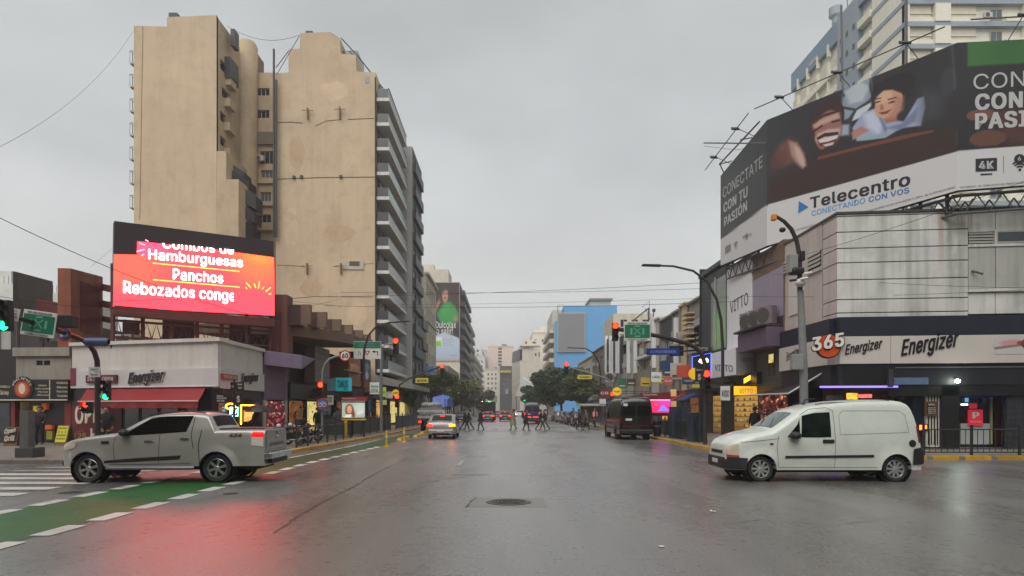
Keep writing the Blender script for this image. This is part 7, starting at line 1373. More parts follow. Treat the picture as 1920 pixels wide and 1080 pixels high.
cb_ = thing('apartment_building', 'pale cream block with a roof terrace railing behind the green road sign', 'apartment building', (17, 92, 0)); G = Face(*at(1150, 0, 92)[:2], *at(1226, 0, 92)[:2])
wall(G, 0, G.L, .1, G.z(1170, 588), [(a, a+1, z, z+1.1) for z in (11.5, 13.6) for a in (1, 2.6, 4.2)], m_crm, cb_); MB().fbox(G, 0, G.L, -9, -.3, .1, G.z(1170, 588)-.05).build('core', m_crm, cb_); MB().tube([at(1186, 602, 80), at(1216, 578, 66), at(1216, 600, 66)], .07).build('stair_rail', m_dgrey, cb_)
MB().tube([at(1204, 577, 66), at(1217, 564, 66), at(1219, 600, 66), at(1210, 578, 66)], .03).build('aerial', m_dgrey, cb_); MB().tube([at(1225, 594, 62), at(1226, 584, 62)], .05).build('lamp_stem', m_dgrey, cb_); q = at(1226, 584, 62); MB().box(q[0]-.14, q[0]+.14, 61.9, 62.1, q[2]-.05, q[2]+.25).build('lamp_head', m_dgrey, cb_)
for h in [(a, a+1, z, z+1.1) for z in (11.5, 13.6) for a in (1, 2.6, 4.2)]: window(cb_, G, *h, m_frame, m_glass)
bw = thing('blue_wall_building', 'tall building with a bright blue end wall and an empty grey billboard panel', 'apartment building', (14.2, 189, 0)); G = Face(*at(1040, 0, 189)[:2], *at(1157, 0, 189)[:2]); m_blue = mat('blue_render', (96, 162, 214), .7, .07, .3, streak=.15, dcol=(60, 110, 160)); zt5 = G.z(1060, 573)
xa, xb = G.pt(0, 0, 0)[0], G.pt(G.L, 0, 0)[0]; xm = at(1058, 0, 189)[0]
MB().box(xa, xm, 189, 227, .1, G.z(1050, 602)).build('wall', m_blue, bw); MB().box(xm+.01, xb, 189, 215, .1, zt5).build('wall', m_blue, bw)
fp(G, 1045, 586, 1098, 660, .0, .5, m_frame, 'panel_frame', bw); fp(G, 1047, 588, 1096, 658, .5, .6, mat('panel_blank', (128, 130, 132), .6, .04, .3), 'panel', bw)
MB().box(at(1108, 0, 195)[0], at(1145, 0, 195)[0], 195, 205, zt5, at(0, 563, 195)[2]).build('roof_room', m_crm, bw); MB().box(at(1105, 0, 195)[0], at(1148, 0, 195)[0], 194, 206, at(0, 563, 195)[2], at(0, 560, 195)[2]).build('roof_slab', mat('roof_rose', (150, 124, 112), .7), bw)
MB().box(at(1036, 0, 200)[0], at(1056, 0, 200)[0], 200, 226, G.z(1050, 602), at(0, 581, 200)[2]).build('roof_room', m_crm, bw)
MB().box(xa-.02, xa+.3, 189.1, 227, .1, G.z(1040, 602)).build('street_wall', m_crm, bw)
for z in np.arange(4.5, G.z(1040, 606), 2.9): bl = MB().box(xa-1.5, xa-.02, 191, 225, z-.2, z).build('balcony', m_crm, bw); MB().box(xa-1.5, xa-1.42, 191, 225, z, z+1).build('railing', m_crm, bl); MB().box(xa-1.5, xa-.05, 191, 191.1, z, z+1).build('railing', m_crm, bl)
MB().tube([at(1046, 586, 200), at(1046, 572, 200), at(1056, 572, 200), at(1056, 586, 200)], .12).build('roof_frame', m_dgrey, bw)
def farblock(label, x0, x1, yt_, Y, depth, m, xs=None, holes=(), side_m=None, extra=(), nm='apartment_building'):
    t = thing(nm, label, 'apartment building', (at((x0+x1)/2, 0, Y)[0], Y, 0)); G = Face(*at(x0, 0, Y)[:2], *at(x1, 0, Y)[:2]); z1 = G.z((x0+x1)/2, yt_); hs = []
    for a, c, y0, y1 in holes: hs.append((G.u(a), G.u(c), G.z((a+c)/2, y1), G.z((a+c)/2, y0)))
    wall(G, 0, G.L, .1, z1, hs, m, t, depth=.4)
    for h in hs: window(t, G, *h, m_frame, m_glass, v=-.35, style='2')
    MB().fbox(G, 0.02, G.L-.02, -depth, -.5, .1, z1-.1).build('core', side_m or m, t); MB().fbox(G, -.1, G.L+.1, -depth, .3, z1, z1+.5).build('cornice', m, t)
    if xs:   # street side going away, seen on the left
        H_ = Face(*G.pt(0, 0, 0)[:2], *at(xs, 0, Y+depth)[:2]); hh = [(u, u+1.6, z, z+2) for z in np.arange(z1-4, 4, -3.6) for u in np.arange(1, min(H_.L, 46)-2, 4.2)]; wall(H_, 0.1, H_.L, .1, z1, hh, side_m or m, t, name='street_wall', depth=.4)
        for h in hh[:48]: window(t, H_, *h, m_frame, m_glass, v=-.35)
    for a, c, y0, y1, dy, mm, n_ in extra: MB().fbox(G, G.u(a), G.u(c), dy, dy+1.2 if dy >= 0 else dy+.3, G.z((a+c)/2, y1), G.z((a+c)/2, y0)).build(n_, mm or m, t)
    return t
m_far1 = mat('far_cream', (226, 218, 200), .8, .06, .3, streak=.2); m_far2 = mat('far_rose', (224, 202, 188), .8, .06, .3); m_far3 = mat('far_sand', (214, 206, 188), .8, .08, .3, streak=.25); m_far4 = mat('far_dark', (88, 86, 84), .8, .12, .4); m_mans = mat('mansard', (92, 88, 88), .7, .15, .8)
wn = lambda xs_, ys_, w=3, h=5: [(x, x+w, y, y+h) for x in xs_ for y in ys_]
farblock('pale cream block with roof aerials right of the mansard building', 998, 1027, 624, 310, 30, m_far1, None, [(1003, 1006, 636, 641), (1016, 1019, 636, 641)], extra=((1001, 1013, 616, 624, -6, None, 'roof_room'), (1013, 1024, 608, 624, -6, None, 'water_tank')))
t = farblock('cream building with a dark mansard and a blank end wall', 975, 1013, 649, 262, 60, m_far3, 960, [(1001, 1005, 661, 666), (981, 984, 643, 646)] and wn((983, 989), (651,), 2.4, 3)+[(1003, 1006, 662, 668), (1013-3, 1013-1, 660, 670)], extra=((979, 1010, 634, 649, -8, None, 'upper_storey'), (986, 989, 637, 641, -7.9, m_glass, 'window'), (1000, 1006, 637, 640, -7.9, m_glass, 'window'), (975.2, 1000, 648, 649.5, 0, None, 'ledge')))
MB().hexa([at(975, 676, 261.9), at(1000, 680, 261.9), at(1000, 680, 263), at(975, 676, 263), at(975, 675, 261.9), at(1000, 679, 261.9), at(1000, 679, 263), at(975, 675, 263)]).build('ledge', m_far3, t)
MB().hexa([at(959.5, 680, 318), at(974.5, 676, 262), (at(974.5, 0, 262)[0]+1, 262, at(0, 676, 262)[2]), (at(959.5, 0, 318)[0]+1, 318, at(0, 680, 318)[2]), at(961, 660, 318), at(974.5, 655, 262), (at(974.5, 0, 262)[0]+1, 262, at(0, 655, 262)[2]), (at(961, 0, 318)[0]+1, 318, at(0, 660, 318)[2])]).build('mansard_roof', m_mans, t)
farblock('rose coloured block with a window strip facing down the avenue', 915, 963, 650, 430, 20, m_far2, None, wn((934,), (652, 658, 664, 670, 676, 682), 7, 4), extra=((922, 926, 643, 650, -5, None, 'chimney'), (941, 950, 644, 650, -5, mat('tank_brown', (120, 84, 76), .7), 'water_tank'), (908, 915, 668, 700, -3, None, 'lower_wing')))
farblock('low pale block below the rose coloured one at the bend of the avenue', 909, 937, 693, 370, 20, m_far1, None, wn((914, 921, 928), (700, 708, 717, 726), 3, 4), extra=((927, 932, 688, 693, -3, m_mans, 'chimney'),))
farblock('dark block with a long yellow sign facing down the avenue', 937, 960, 688, 345, 20, m_far4, None, wn((940, 947, 953), (706, 714, 723, 732), 4, 5), extra=((934, 958, 695, 699, .2, mat('yellow_fascia', (196, 170, 50), .6), 'sign'), (948, 953, 730, 739, .3, m_light, 'balcony')))
farblock('narrow hazy block left of the rose coloured one', 893, 909, 668, 390, 40, far_w, 889, wn((896, 902), (676, 685, 694, 703, 712, 721), 3, 4))
farblock('distant hazy block at the end of the avenue', 876, 912, 657, 620, 20, far_w, None, wn((882, 890, 898), (664, 674, 684), 3, 3))
fc = thing('canopy_roof', 'big slanted pale canopy over the pavement at the far right of the avenue', 'canopy', (8, 235, 8)); MB().slab([at(966, 743, 230), at(984, 742, 215), at(995, 718, 215), at(980, 708, 230)], (.2, .4, .2)).build('panel', m_vw, fc); MB().tube([at(984, 742, 216), at(984, 776, 216)], .15).build('post', m_dgrey, fc); MB().tube([at(968, 742, 230), at(968, 774, 230)], .15).build('post', m_dgrey, fc)
gs = thing('far_banner', 'small pale green banner hung across the far left pavement', 'banner', at(924, 745, 220)); MB().slab([at(918, 752, 220), at(932, 756, 220), at(933, 742, 220), at(918, 739, 220)], (0, .1, 0)).build('panel', mat('banner_green', (170, 186, 150), .6), gs); MB().tube([at(925, 740, 221), at(925, 776, 221)], .1).build('post', m_dgrey, gs)
for i, (Y0, Y1, c) in enumerate(((107.2, 134, (96, 90, 84)), (134.4, 163.6, (120, 112, 100)))): tower('shop_row', ('low dark shop row before the woman advertisement', 'low pale shop row under the woman advertisement')[i], -12.2, Y0, Y1, -24, (9, 11)[i], mat('lowrow%d' % i, c, .8, .1), mat('lowrow%d' % i, c, .8, .1), win_side=(2, 1.6, 4), ledge=False, cat='building', fh=3.2)
# ================================================================ signals, signs, lamps
m_pole = mat('pole_dark', (52, 46, 46), .5, .1, 4, metal=.3, dirt=.3); m_poleg = mat('pole_grey', (120, 124, 124), .5, .1, 4, dirt=.3)
m_hous = mat('signal_housing', (22, 22, 26), .5, .1); m_off = mat('lens_off', (36, 26, 26), .25, .1)
m_ron = mat('lens_red_lit', (255, 60, 30), .3, 0, em=6, ecol=(255, 34, 14)); m_gon = mat('lens_green_lit', (60, 255, 170), .3, 0, em=5, ecol=(20, 240, 130))
def pxs(pts, r, n=8): return MB().tube([at(*p) for p in pts], r, n)
def head(par, px, y0, y1, Y, lit, n=3, w=None, back=False, visor=.16):
    x, _, z1 = at(px, y0, Y); _, _, z0 = at(px, y1, Y); h = z1-z0; w = w or h*.34
    b = MB().box(x-w/2, x+w/2, Y, Y+w*.7, z0, z1).build('signal_head', m_hous, par, bevel=.03)
    r = min(w*.44, h/n*.46)
    for k in range(n):
        c = z1-h/n*(k+.5)
        if back: continue
        MB().lathe([(0, Y-.02), (r*.8, Y-.012), (r, Y+.0)], (x, 0, c), 'y', 18).build('lens', (m_ron if lit == 'r' else m_gon) if (lit == 'r' and k == 0) or (lit == 'g' and k == n-1) else m_off, b, smooth=60)
        v = MB(); rows = [[(x+r*1.06*math.cos(t_), Y-d, c+r*1.06*math.sin(t_)) for t_ in np.linspace(-.35, math.pi+.35, 12)] for d in (0, visor)]; v.grid(rows).build('visor', m_hous, b, smooth=60)
    return b
def signal(label, name='traffic_signal', loc=(0, 0, 0)): return thing(name, label, 'traffic signal', loc)
def rsign(label, px, py, r, Y, cols, deco=None, tilt=0):
    """round sign: rim and face"""
    x, _, z = at(px, py, Y); R_ = r*Y/F; t = thing('round_sign', label, 'road sign', (x, Y, z))
    MB().lathe([(0, Y), (R_, Y), (R_, Y+.03), (0, Y+.03)], (x, 0, z), 'y', 28).build('rim', cols[0], t); MB().lathe([(0, Y-.006), (R_*.78, Y-.006), (R_*.78, Y)], (x, 0, z), 'y', 28).build('face', cols[1], t)
    f = Face(x-R_, Y-.007, x+R_, Y-.007)
    if deco: ftext(f, deco[0], deco[1], t, px-r*.55, py-r*.4, px+r*.55, py+r*.4, 0, bold=.04)
    return t, f
m_sg = mat('sign_green', (16, 104, 74), .4, .04); m_sw = mat('sign_face_white', (206, 206, 198), .4, .04, dirt=.15); m_sgl = mat('sign_green_pale', (96, 160, 136), .4, .04); m_sr = mat('sign_face_red', (160, 32, 32), .4, .05); m_sb = mat('sign_face_blue', (52, 92, 160), .4, .05)
def nobloq(label, c, Y, par_pole=None):
    """c: corner pixels ul, ur, lr, ll"""
    P = [Vector(at(px, py, Y)) for px, py in c]; t = thing('road_sign', label, 'road sign', P[0])
    B_ = lambda u, v, o=0.: tuple(P[3]*((1-u)*(1-v))+P[2]*(u*(1-v))+P[1]*(u*v)+P[0]*((1-u)*v)+Vector((0, -o, 0)))
    def q(pts, m, o, nm): MB().slab([B_(u, v, o) for u, v in pts], (0, .004, 0)).build(nm, m, t)
    MB().slab([B_(0, 0), B_(1, 0), B_(1, 1), B_(0, 1)], (0, .04, 0)).build('plate', m_sw, t, bevel=.008)
    q([(.03, .14), (.97, .14), (.97, .84), (.03, .84)], m_sg, .008, 'green_field')
    for a in ([(.40, .73), (.60, .73), (.60, .80), (.40, .80)], [(.40, .20), (.60, .20), (.60, .27), (.40, .27)], [(.24, .33), (.31, .33), (.31, .65), (.24, .65)], [(.69, .33), (.76, .33), (.76, .65), (.69, .65)], [(.36, .34), (.39, .32), (.64, .66), (.61, .68)], [(.36, .66), (.39, .68), (.64, .34), (.61, .32)]): q(a, m_sgl, .014, 'symbol')
    for s_, v0, h in (('NO BLOQUEAR', .87, .085), ('CONTROL ELECTRONICO', .04, .06)):
        ex = (P[1]-P[0]); lettering(s_, m_blk, t, B_(.14, v0, .008), ex.normalized(), (P[0]-P[3]).normalized(), (0, -1, 0), ex.length*.72, (P[0]-P[3]).length*h, bold=.02)
    return t
s1 = signal('curved mast traffic signal with a green lens lit at the left corner', loc=at(183, 850, 25)); MB().tube([at(*p) for p in ((183, 850, 25), (183, 700, 25), (182, 676, 25), (177, 660, 24.9), (168, 647, 24.7), (156, 638, 24.5), (135, 629, 23.8), (60, 604, 21), (-20, 582, 19), (-60, 574, 18))], [.11, .11, .1, .1, .1, .09, .09, .08, .07, .07], 10).build('mast', m_pole, s1, smooth=50)
head(s1, 198, 713, 750, 24.6, 'g'); head(s1, 7, 562, 620, 19.2, 'g'); head(s1, 118, 590, 613, 22.6, '', back=True, w=.6); head(s1, 160, 753, 764, 24.9, 'r', n=1, w=.34); head(s1, 161, 764, 775, 24.9, '', n=1, w=.34)
q = MB(); x, y, z = at(176, 641, 24.2); q.lathe([(0, -.3), (.15, -.3), (.16, .1), (.1, .22)], (x, y, z), 'x', 16); q.lathe([(0, -.2), (.15, -.2), (.16, .1), (.1, .22)], (x+.34, y, z), 'x', 16); q.build('signal_head', mat('blue_case', (58, 78, 118), .4), s1, smooth=40)
nobloq('tilted green NO BLOQUEAR sign hanging over the left corner', ((45, 579), (107, 588), (100, 635), (37, 626)), 21.0)
t = thing('road_sign', 'small white notice beside the far left traffic signal head', 'road sign', at(34, 590, 20)); MB().slab([at(22, 600, 20), at(33, 603, 20), at(38, 580, 20), at(8, 575, 20), at(4, 597, 20)], (0, .03, 0)).build('plate', m_sw, t); NF = Face(*at(5, 0, 19.98)[:2], *at(40, 0, 19.98)[:2])
for k, s_ in enumerate(('CRUCE', 'PEATONAL', 'PROHIBIDO')): ftext(NF, s_, m_blk, t, 17, 581+k*6, 33, 585+k*6, .0)
t, f = rsign('round blue sign with a red rim and a white car on the left mast', 120, 627, 13, 23.2, (m_sr, m_sb)); fp(f, 113, 626, 127, 631, 0, .01, m_sw, 'car_symbol', t, bevel=.002); fp(f, 116, 621, 124, 626, 0, .01, m_sw, 'car_symbol', t)
t = thing('street_name_plates', 'two small white plates strapped to the left corner mast', 'sign', at(176, 697, 24.8))
for k in (0, 1): x0, _, z1 = at(166, 688+k*10, 24.8); x1, _, z0 = at(187, 697+k*10, 24.8); MB().box(x0, x1, 24.8, 24.84, z0, z1).build('plate', m_sw, t); ftext(Face(x0, 24.79, x1, 24.79), ('LIMITE 40', 'MAXIMA')[k], m_dgrey, t, 170, 691+k*10, 184, 694+k*10)
s2 = signal('thin curved pole with a red signal and a 60 limit sign on the left pavement', loc=at(604, 815, 35)); MB().tube([at(*p, 35) for p in ((604, 818), (604, 720), (605, 697), (609, 683), (618, 673), (630, 668), (640, 667))], .06, 8).build('pole', m_poleg, s2, smooth=50); head(s2, 601, 716, 748, 34.9, 'r', visor=.12)
t, f = rsign('round 60 speed limit sign with a red rim on the left pavement', 647, 667, 10.5, 34.8, (m_sr, m_sw), ('60', m_blk)); t, f = rsign('round blue bicycle sign with a red rim on the left pavement', 604, 757.5, 11.5, 34.6, (m_sr, m_sb))
for cx in (600.3, 608): x, y, z = at(cx, 759, 34.58); q = MB(); q.tube([(x+.1*math.cos(a), y, z+.1*math.sin(a)) for a in np.linspace(0, 6.283, 14)], .016, 4); q.build('bicycle_symbol', m_sw, t)
pxs([(600.3, 759, 34.58), (603, 754, 34.58), (607, 754, 34.58), (608, 759, 34.58)], .014, 4).build('bicycle_symbol', m_sw, t)
t = thing('direction_sign', 'green and white lane direction panel on two poles over the left pavement', 'road sign', at(688, 700, 44)); DF = Face(*at(663, 0, 44)[:2], *at(715, 0, 44)[:2])
fp(DF, 663, 640, 714, 673, -.05, 0, m_sw, 'panel', t, bevel=.01); fp(DF, 663.5, 640.5, 713.5, 653, 0, .012, m_sg, 'green_field', t); ftext(DF, 'AV RIVADAVIA', m_sgl, t, 676, 643, 702, 646, .014, bold=.01); ftext(DF, 'PLAZA MISERERE', m_sgl, t, 674, 648, 704, 651, .014, bold=.01)
u, z = DF.u(688.5), DF.z(688, 662); MB().slab([DF.pt(u-.2, .005, z+.16), DF.pt(u+.2, .005, z+.16), DF.pt(u, .005, z-.18)], (0, -.01, 0)).build('yield_symbol', m_sr, t); MB().slab([DF.pt(u-.1, .017, z+.1), DF.pt(u+.1, .017, z+.1), DF.pt(u, .017, z-.08)], (0, -.004, 0)).build('yield_symbol', m_sw, t)
u = DF.u(705); MB().tube([DF.pt(u+.12, .01, z-.16), DF.pt(u+.12, .01, z+.1), DF.pt(u-.12, .01, z+.1)], .03, 4).build('arrow_symbol', m_blk, t); MB().slab([DF.pt(u-.1, .005, z+.2), DF.pt(u-.1, .005, z), DF.pt(u-.26, .005, z+.1)], (0, -.01, 0)).build('arrow_symbol', m_blk, t)
u = DF.u(674); MB().tube([DF.pt(u-.1, .01, z-.16), DF.pt(u, .01, z+.16), DF.pt(u+.1, .01, z-.16)], .02, 4).build('lane_symbol', m_blk, t); pxs([(714, 822, 44.1), (714, 640, 44.1)], .07).build('pole', m_poleg, t)
def lamp(label, pts, r=.09, head_w=.18, m=None):
    t = thing('street_lamp', label, 'street lamp', at(*pts[0])); n = len(pts); MB().tube([at(*p) for p in pts], [r*(1-.45*i/(n-1)) for i in range(n)], 10).build('pole', m or m_pole, t, smooth=50)
    p, q = Vector(at(*pts[-2])), Vector(at(*pts[-1])); d = (q-p).normalized(); a = q-d*.9; s_ = Vector((0, head_w, 0)); up = Vector((0, 0, .05)); MB().hexa([tuple(v) for v in (a-s_*.6-up, q-s_-up*.6, q+s_-up*.6, a+s_*.6-up, a-s_*.6+up, q-s_+up*.4, q+s_+up*.4, a+s_*.6+up)]).build('lamp_head', m or m_pole, t, bevel=.02); return t
lamp('slender street lamp arching over the left pavement shops', ((681, 820, 44), (681, 690, 44), (683, 655, 44), (690, 630, 44), (705, 612, 44), (728, 605, 44), (768, 602, 44)))
s3 = signal('red traffic signal on an arm beside the green direction panel', loc=at(714, 820, 46)); pxs([(716, 822, 46), (716, 675, 46), (716, 652, 46), (722, 646, 46), (738, 645, 46)], .06).build('mast', m_poleg, s3, smooth=50); head(s3, 742, 634, 664, 45.8, 'r')
s4 = signal('red signals on a leaning mast arm over the left lane, farther back', loc=at(746, 800, 60)); pxs([(746, 805, 60), (746, 740, 60), (749, 722, 60), (762, 712, 60), (795, 698, 60), (824, 688, 60)], .08).build('mast', m_pole, s4, smooth=50); head(s4, 829, 683, 704, 59.8, 'r'); head(s4, 744.5, 740, 764, 59.8, 'r')
def plate(label, x0, y0, x1, y1, Y, m, txt=None, tm=None, nm='road_sign'):
    t = thing(nm, label, 'road sign', at((x0+x1)/2, y1, Y)); f = Face(*at(x0, 0, Y)[:2], *at(x1, 0, Y)[:2]); fp(f, x0, y0, x1, y1, -.05, 0, m, 'plate', t, bevel=.01)
    if txt: ftext(f, txt, tm or m_blk, t, x0+(x1-x0)*.12, y0+(y1-y0)*.3, x1-(x1-x0)*.12, y1-(y1-y0)*.28, .006, bold=.02)
    return t
m_yp = mat('plate_yellow', (196, 184, 60), .5, .05); plate('small blue camera sign on the farther left mast arm', 801, 687, 813, 700, 60, m_sb); plate('yellow street plate under the farther left mast arm', 779, 709, 803, 718, 60, m_yp, 'BMÉ MITRE')
s5 = signal('long curved mast with red traffic signals over the right lanes', loc=at(1322, 836, 30)); pxs([(1322, 838, 30), (1322, 700, 30), (1321, 680, 30), (1316, 664, 30), (1303, 651, 30), (1285, 643, 29.9), (1240, 631, 29.7), (1158, 617, 29.5)], .1, 10).build('mast', m_pole, s5, smooth=50)
head(s5, 1154, 605, 639, 29.3, 'r'); head(s5, 1325, 694, 734, 29.7, 'r'); nobloq('upright green NO BLOQUEAR sign on the right mast arm', ((1170, 603), (1220, 603), (1220, 639), (1170, 639)), 29.4)
t = plate('long blue street name sign lettered AV PUEYRREDON on the right', 1212, 653, 1274, 665.5, 30.2, mat('street_blue', (34, 52, 118), .4, .05, em=.08), 'AV PUEYRREDON', mat('letter_pale_blue', (120, 140, 200), .5, em=.1)); f = Face(*at(1258, 0, 30.3)[:2], *at(1282, 0, 30.3)[:2]); fp(f, 1256, 648, 1282, 667, -.2, 0, m_hous, 'control_box', t, bevel=.02); pxs([(1274, 659, 30.25), (1322, 655, 30.1)], .04).build('arm', m_pole, t)
t = plate('black totem plate with a white dollar sign and yellow disc by the right mast', 1303, 688, 1321, 715, 32, m_hous, None, nm='totem_sign'); ftext(Face(*at(1303, 0, 31.99)[:2], *at(1321, 0, 31.99)[:2]), '$', m_sw, t, 1308, 702, 1314, 712, .006, bold=.03); ftext(Face(*at(1303, 0, 31.99)[:2], *at(1321, 0, 31.99)[:2]), 'Banco', m_sw, t, 1306, 692, 1318, 695, .006); x, y, z = at(1303, 701, 31.96); MB().slab([(x-.0, y, z-.3)]+[(x-.33*math.cos(a), y, z+.3*math.sin(a)) for a in np.linspace(-1.3, 1.3, 12)]+[(x, y, z+.3)], (0, -.03, 0)).build('half_disc', mat('sign_yellow', (220, 170, 20), .5, em=.25), t); pxs([(1312, 715, 32), (1312, 835, 32)], .05).build('post', m_pole, t)
plate('little yellow plate under the black dollar totem', 1298, 721, 1312, 727, 31.5, m_yp)
t = plate('dark wayfinding totem with white arrows before the white corner shop', 432, 716, 457, 732, 26.5, mat('totem_dark', (40, 22, 24), .4), None, nm='totem_sign'); f = Face(*at(400, 0, 26.48)[:2], *at(460, 0, 26.48)[:2]); fp(f, 404, 739, 434, 755, -.05, 0, mat('totem_dark', (40, 22, 24), .4), 'plate', t); fp(f, 441, 739, 456, 758, -.05, 0, mat('totem_dark', (40, 22, 24), .4), 'plate', t)
for s_, a in (('->', (434, 721, 438, 727)), ('Boedo', (446, 719, 454, 722)), ('500', (447, 726, 453, 729)), ('Estación', (407, 741, 419, 744)), ('Pueyrredón', (407, 745, 425, 748)), ('250 700', (407, 750, 421, 753)), ('$', (444, 743, 450, 754))): ftext(f, s_, m_sw, t, *a, .004, bold=.02)
pxs([(439, 712, 26.55), (439, 848, 26.55)], .05).build('post', m_pole, t)
s6 = signal('small mast arm with red signals before the big tree on the right', loc=at(1150, 800, 62)); pxs([(1150, 800, 62), (1150, 735, 62), (1147, 716, 62), (1136, 709, 62), (1066, 688, 62)], .08).build('mast', m_poleg, s6, smooth=50); head(s6, 1062, 679, 703, 61.8, 'r', w=.42); head(s6, 1148, 735, 758, 61.8, 'r'); plate('yellow street plate on the mast arm before the big tree', 1083, 703, 1110, 711, 62, m_yp, 'CATAMARCA'); hang_sign('round yellow shop sign by the parked black van', 1149, 727, 1165, 741, 58, mat('sign_yellow', (220, 170, 20), .5, em=.25), ('coppel',), round_=True); hang_sign('dark red shop sign with a round emblem left of the yellow disc', 1124, 727, 1143, 748, 60, mat('sign_dred', (96, 30, 36), .5), ('CR',), m_sw); hang_sign('white square sign under the dark red one', 1124, 748, 1136, 757, 60, m_sw)
hang_sign('round pink shop sign on the old house fronts', 1244, 704, 1262, 724, 46, mat('sign_pink', (190, 96, 92), .5), ('sur',), m_sw, round_=True); hang_sign('orange red awning box beside the blue neon sign', 1269, 685, 1296, 708, 44, mat('box_orange_red', (186, 76, 54), .5)); hang_sign('small cream sign lit above the subway screen', 1257, 730, 1268, 743, 44, mat('sign_peach', (206, 160, 100), .5, em=.2)); hang_sign('white building sign on the old houses', 1221, 698, 1240, 716, 48, m_vw, ('LOCAL',)); hang_sign('second cream sign lit below the first beside the blue boxes', 1257, 752, 1268, 764, 44, mat('sign_peach', (206, 160, 100), .5, em=.2))
t = plate('dark sign framed in blue neon above the shoe shop awning', 1297, 662, 1333, 706, 40, mat('night_blue', (20, 22, 42), .4), None, nm='neon_sign'); t['category'] = 'sign'; pxs([(1298, 706, 39.95), (1298, 669, 39.95), (1333, 662, 39.95), (1333, 706, 39.95)], .035, 6).build('neon_frame', neon('border_blue', (70, 90, 220), 1.6), t); pxs([(1313, 680, 39.95), (1316, 675, 39.95)], .14, 8).build('lit_letter', neon('letter_warm', (255, 235, 190), 1.3), t); pxs([(1322, 677, 39.95), (1327, 675, 39.95)], .14, 8).build('lit_letter', neon('letter_warm', (255, 235, 190), 1.3), t)
x, y, z = at(1140, 700, 68); ac_unit(13.55, 84, 5.3, 1.1, 'white air conditioner on the old house front above the black van', 0, None, 'air conditioners on the old houses', .5, 1.3)
lamp('tall street lamp arching over the right lanes', ((1355, 838, 31), (1355, 650, 31), (1352, 600, 31), (1344, 562, 31), (1326, 528, 31), (1300, 508, 31), (1262, 499, 31), (1204, 497, 31)), .08, .2); t = plate('white notice box strapped to the right street lamp', 1351, 724, 1369, 751, 30.7, m_sw, 'AVISO'); lamp('distant street lamp arching in front of the blue wall', ((1126, 780, 66), (1126, 700, 66), (1123, 680, 66), (1113, 662, 66), (1098, 653, 66), (1064, 652, 66)), .09)
t = thing('camera_pole', 'grey pole with a domed surveillance camera and a curved dark top at the corner', 'camera pole', at(1504, 850, 24.6)); pxs([(1508, 852, 24.6), (1507, 700, 24.6), (1501, 545, 24.6)], [.17, .15, .12], 12).build('pole', m_poleg, t, smooth=50); pxs([(1500, 548, 24.6), (1499, 480, 24.6), (1494, 452, 24.6), (1484, 430, 24.6), (1470, 415, 24.6), (1454, 405, 24.6)], [.1, .09, .08, .08, .07, .06], 10).build('curved_arm', m_pole, t, smooth=50)
def pbx(x0, y0, x1, y1, Y, d, m, nm, par=t, bevel=.02): a, b_ = at(x0, y0, Y), at(x1, y1, Y); return MB().box(a[0], b_[0], Y, Y+d, b_[2], a[2]).build(nm, m, par, bevel=bevel)
pbx(1449, 401, 1457, 412, 24.5, .2, mat('orange_box', (206, 130, 40), .5), 'beacon'); pbx(1481, 476, 1497, 510, 24.4, .35, mat('box_grey', (136, 140, 136), .5), 'equipment_box'); pbx(1502, 470, 1510, 488, 24.4, .3, m_hous, 'radio_unit'); pbx(1487, 500, 1510, 512, 24.3, .5, m_hous, 'dark_dome_mount', bevel=.08)
for px, py, r in ((1467, 431, .12), (1501, 530, .2)): x, y, z = at(px, py, 24.4); MB().ball((x, y, z), r, 16, 10, .8).build('dome_camera', m_hous if r < .15 else m_sw, t, smooth=60)
for px, py in ((1486, 525), (1514, 512), (1507, 522)): x, y, z = at(px, py, 24.2); MB().cyl((x-.12, y, z-.03), (x+.12, y-.1, z), .05, None, 10).build('camera', m_hous if px < 1500 else m_sw, t)
pbx(1486, 664, 1507, 693, 24.3, .25, mat('box_grey', (136, 140, 136), .5), 'junction_box')
for px, py, Y, lb, c in ((918, 754, 170, 'tiny green signal far down the left side of the avenue', 'g'), (984, 751, 150, 'tiny green signal above the dark blue minibus', 'g'), (903, 753, 165, 'far street signal beside the grey saloon pedestrians', 'g')):
    s_ = signal(lb, loc=at(px, 775, Y)); pxs([(px, 776, Y), (px, py, Y)], .1, 6).build('pole', m_pole, s_); x, _, z = at(px, py, Y-.3); MB().box(x-.2, x+.2, Y-.2, Y+.1, z-.3, z+.9).build('signal_head', m_hous, s_); MB().ball((x, Y-.25, z), .26, 10, 8).build('lens', m_gon if px != 903 else m_lampw, s_)
t = thing('service_pillar', 'grey service pillar on a square plinth on the far left pavement', 'pillar', at(44, 860, 21.9)); pbx(27, 840, 61, 865, 21.7, .6, mat('plinth_grey', (72, 70, 70), .7, .15, 3), 'plinth', t); pbx(36, 770, 53, 841, 21.8, .32, mat('pillar_grey', (96, 94, 92), .6, .15, 3, dirt=.4), 'column', t); pxs([(46, 772, 22), (46, 754, 22)], .12, 8).build('stem', mat('stem_olive', (94, 84, 40), .6), t)
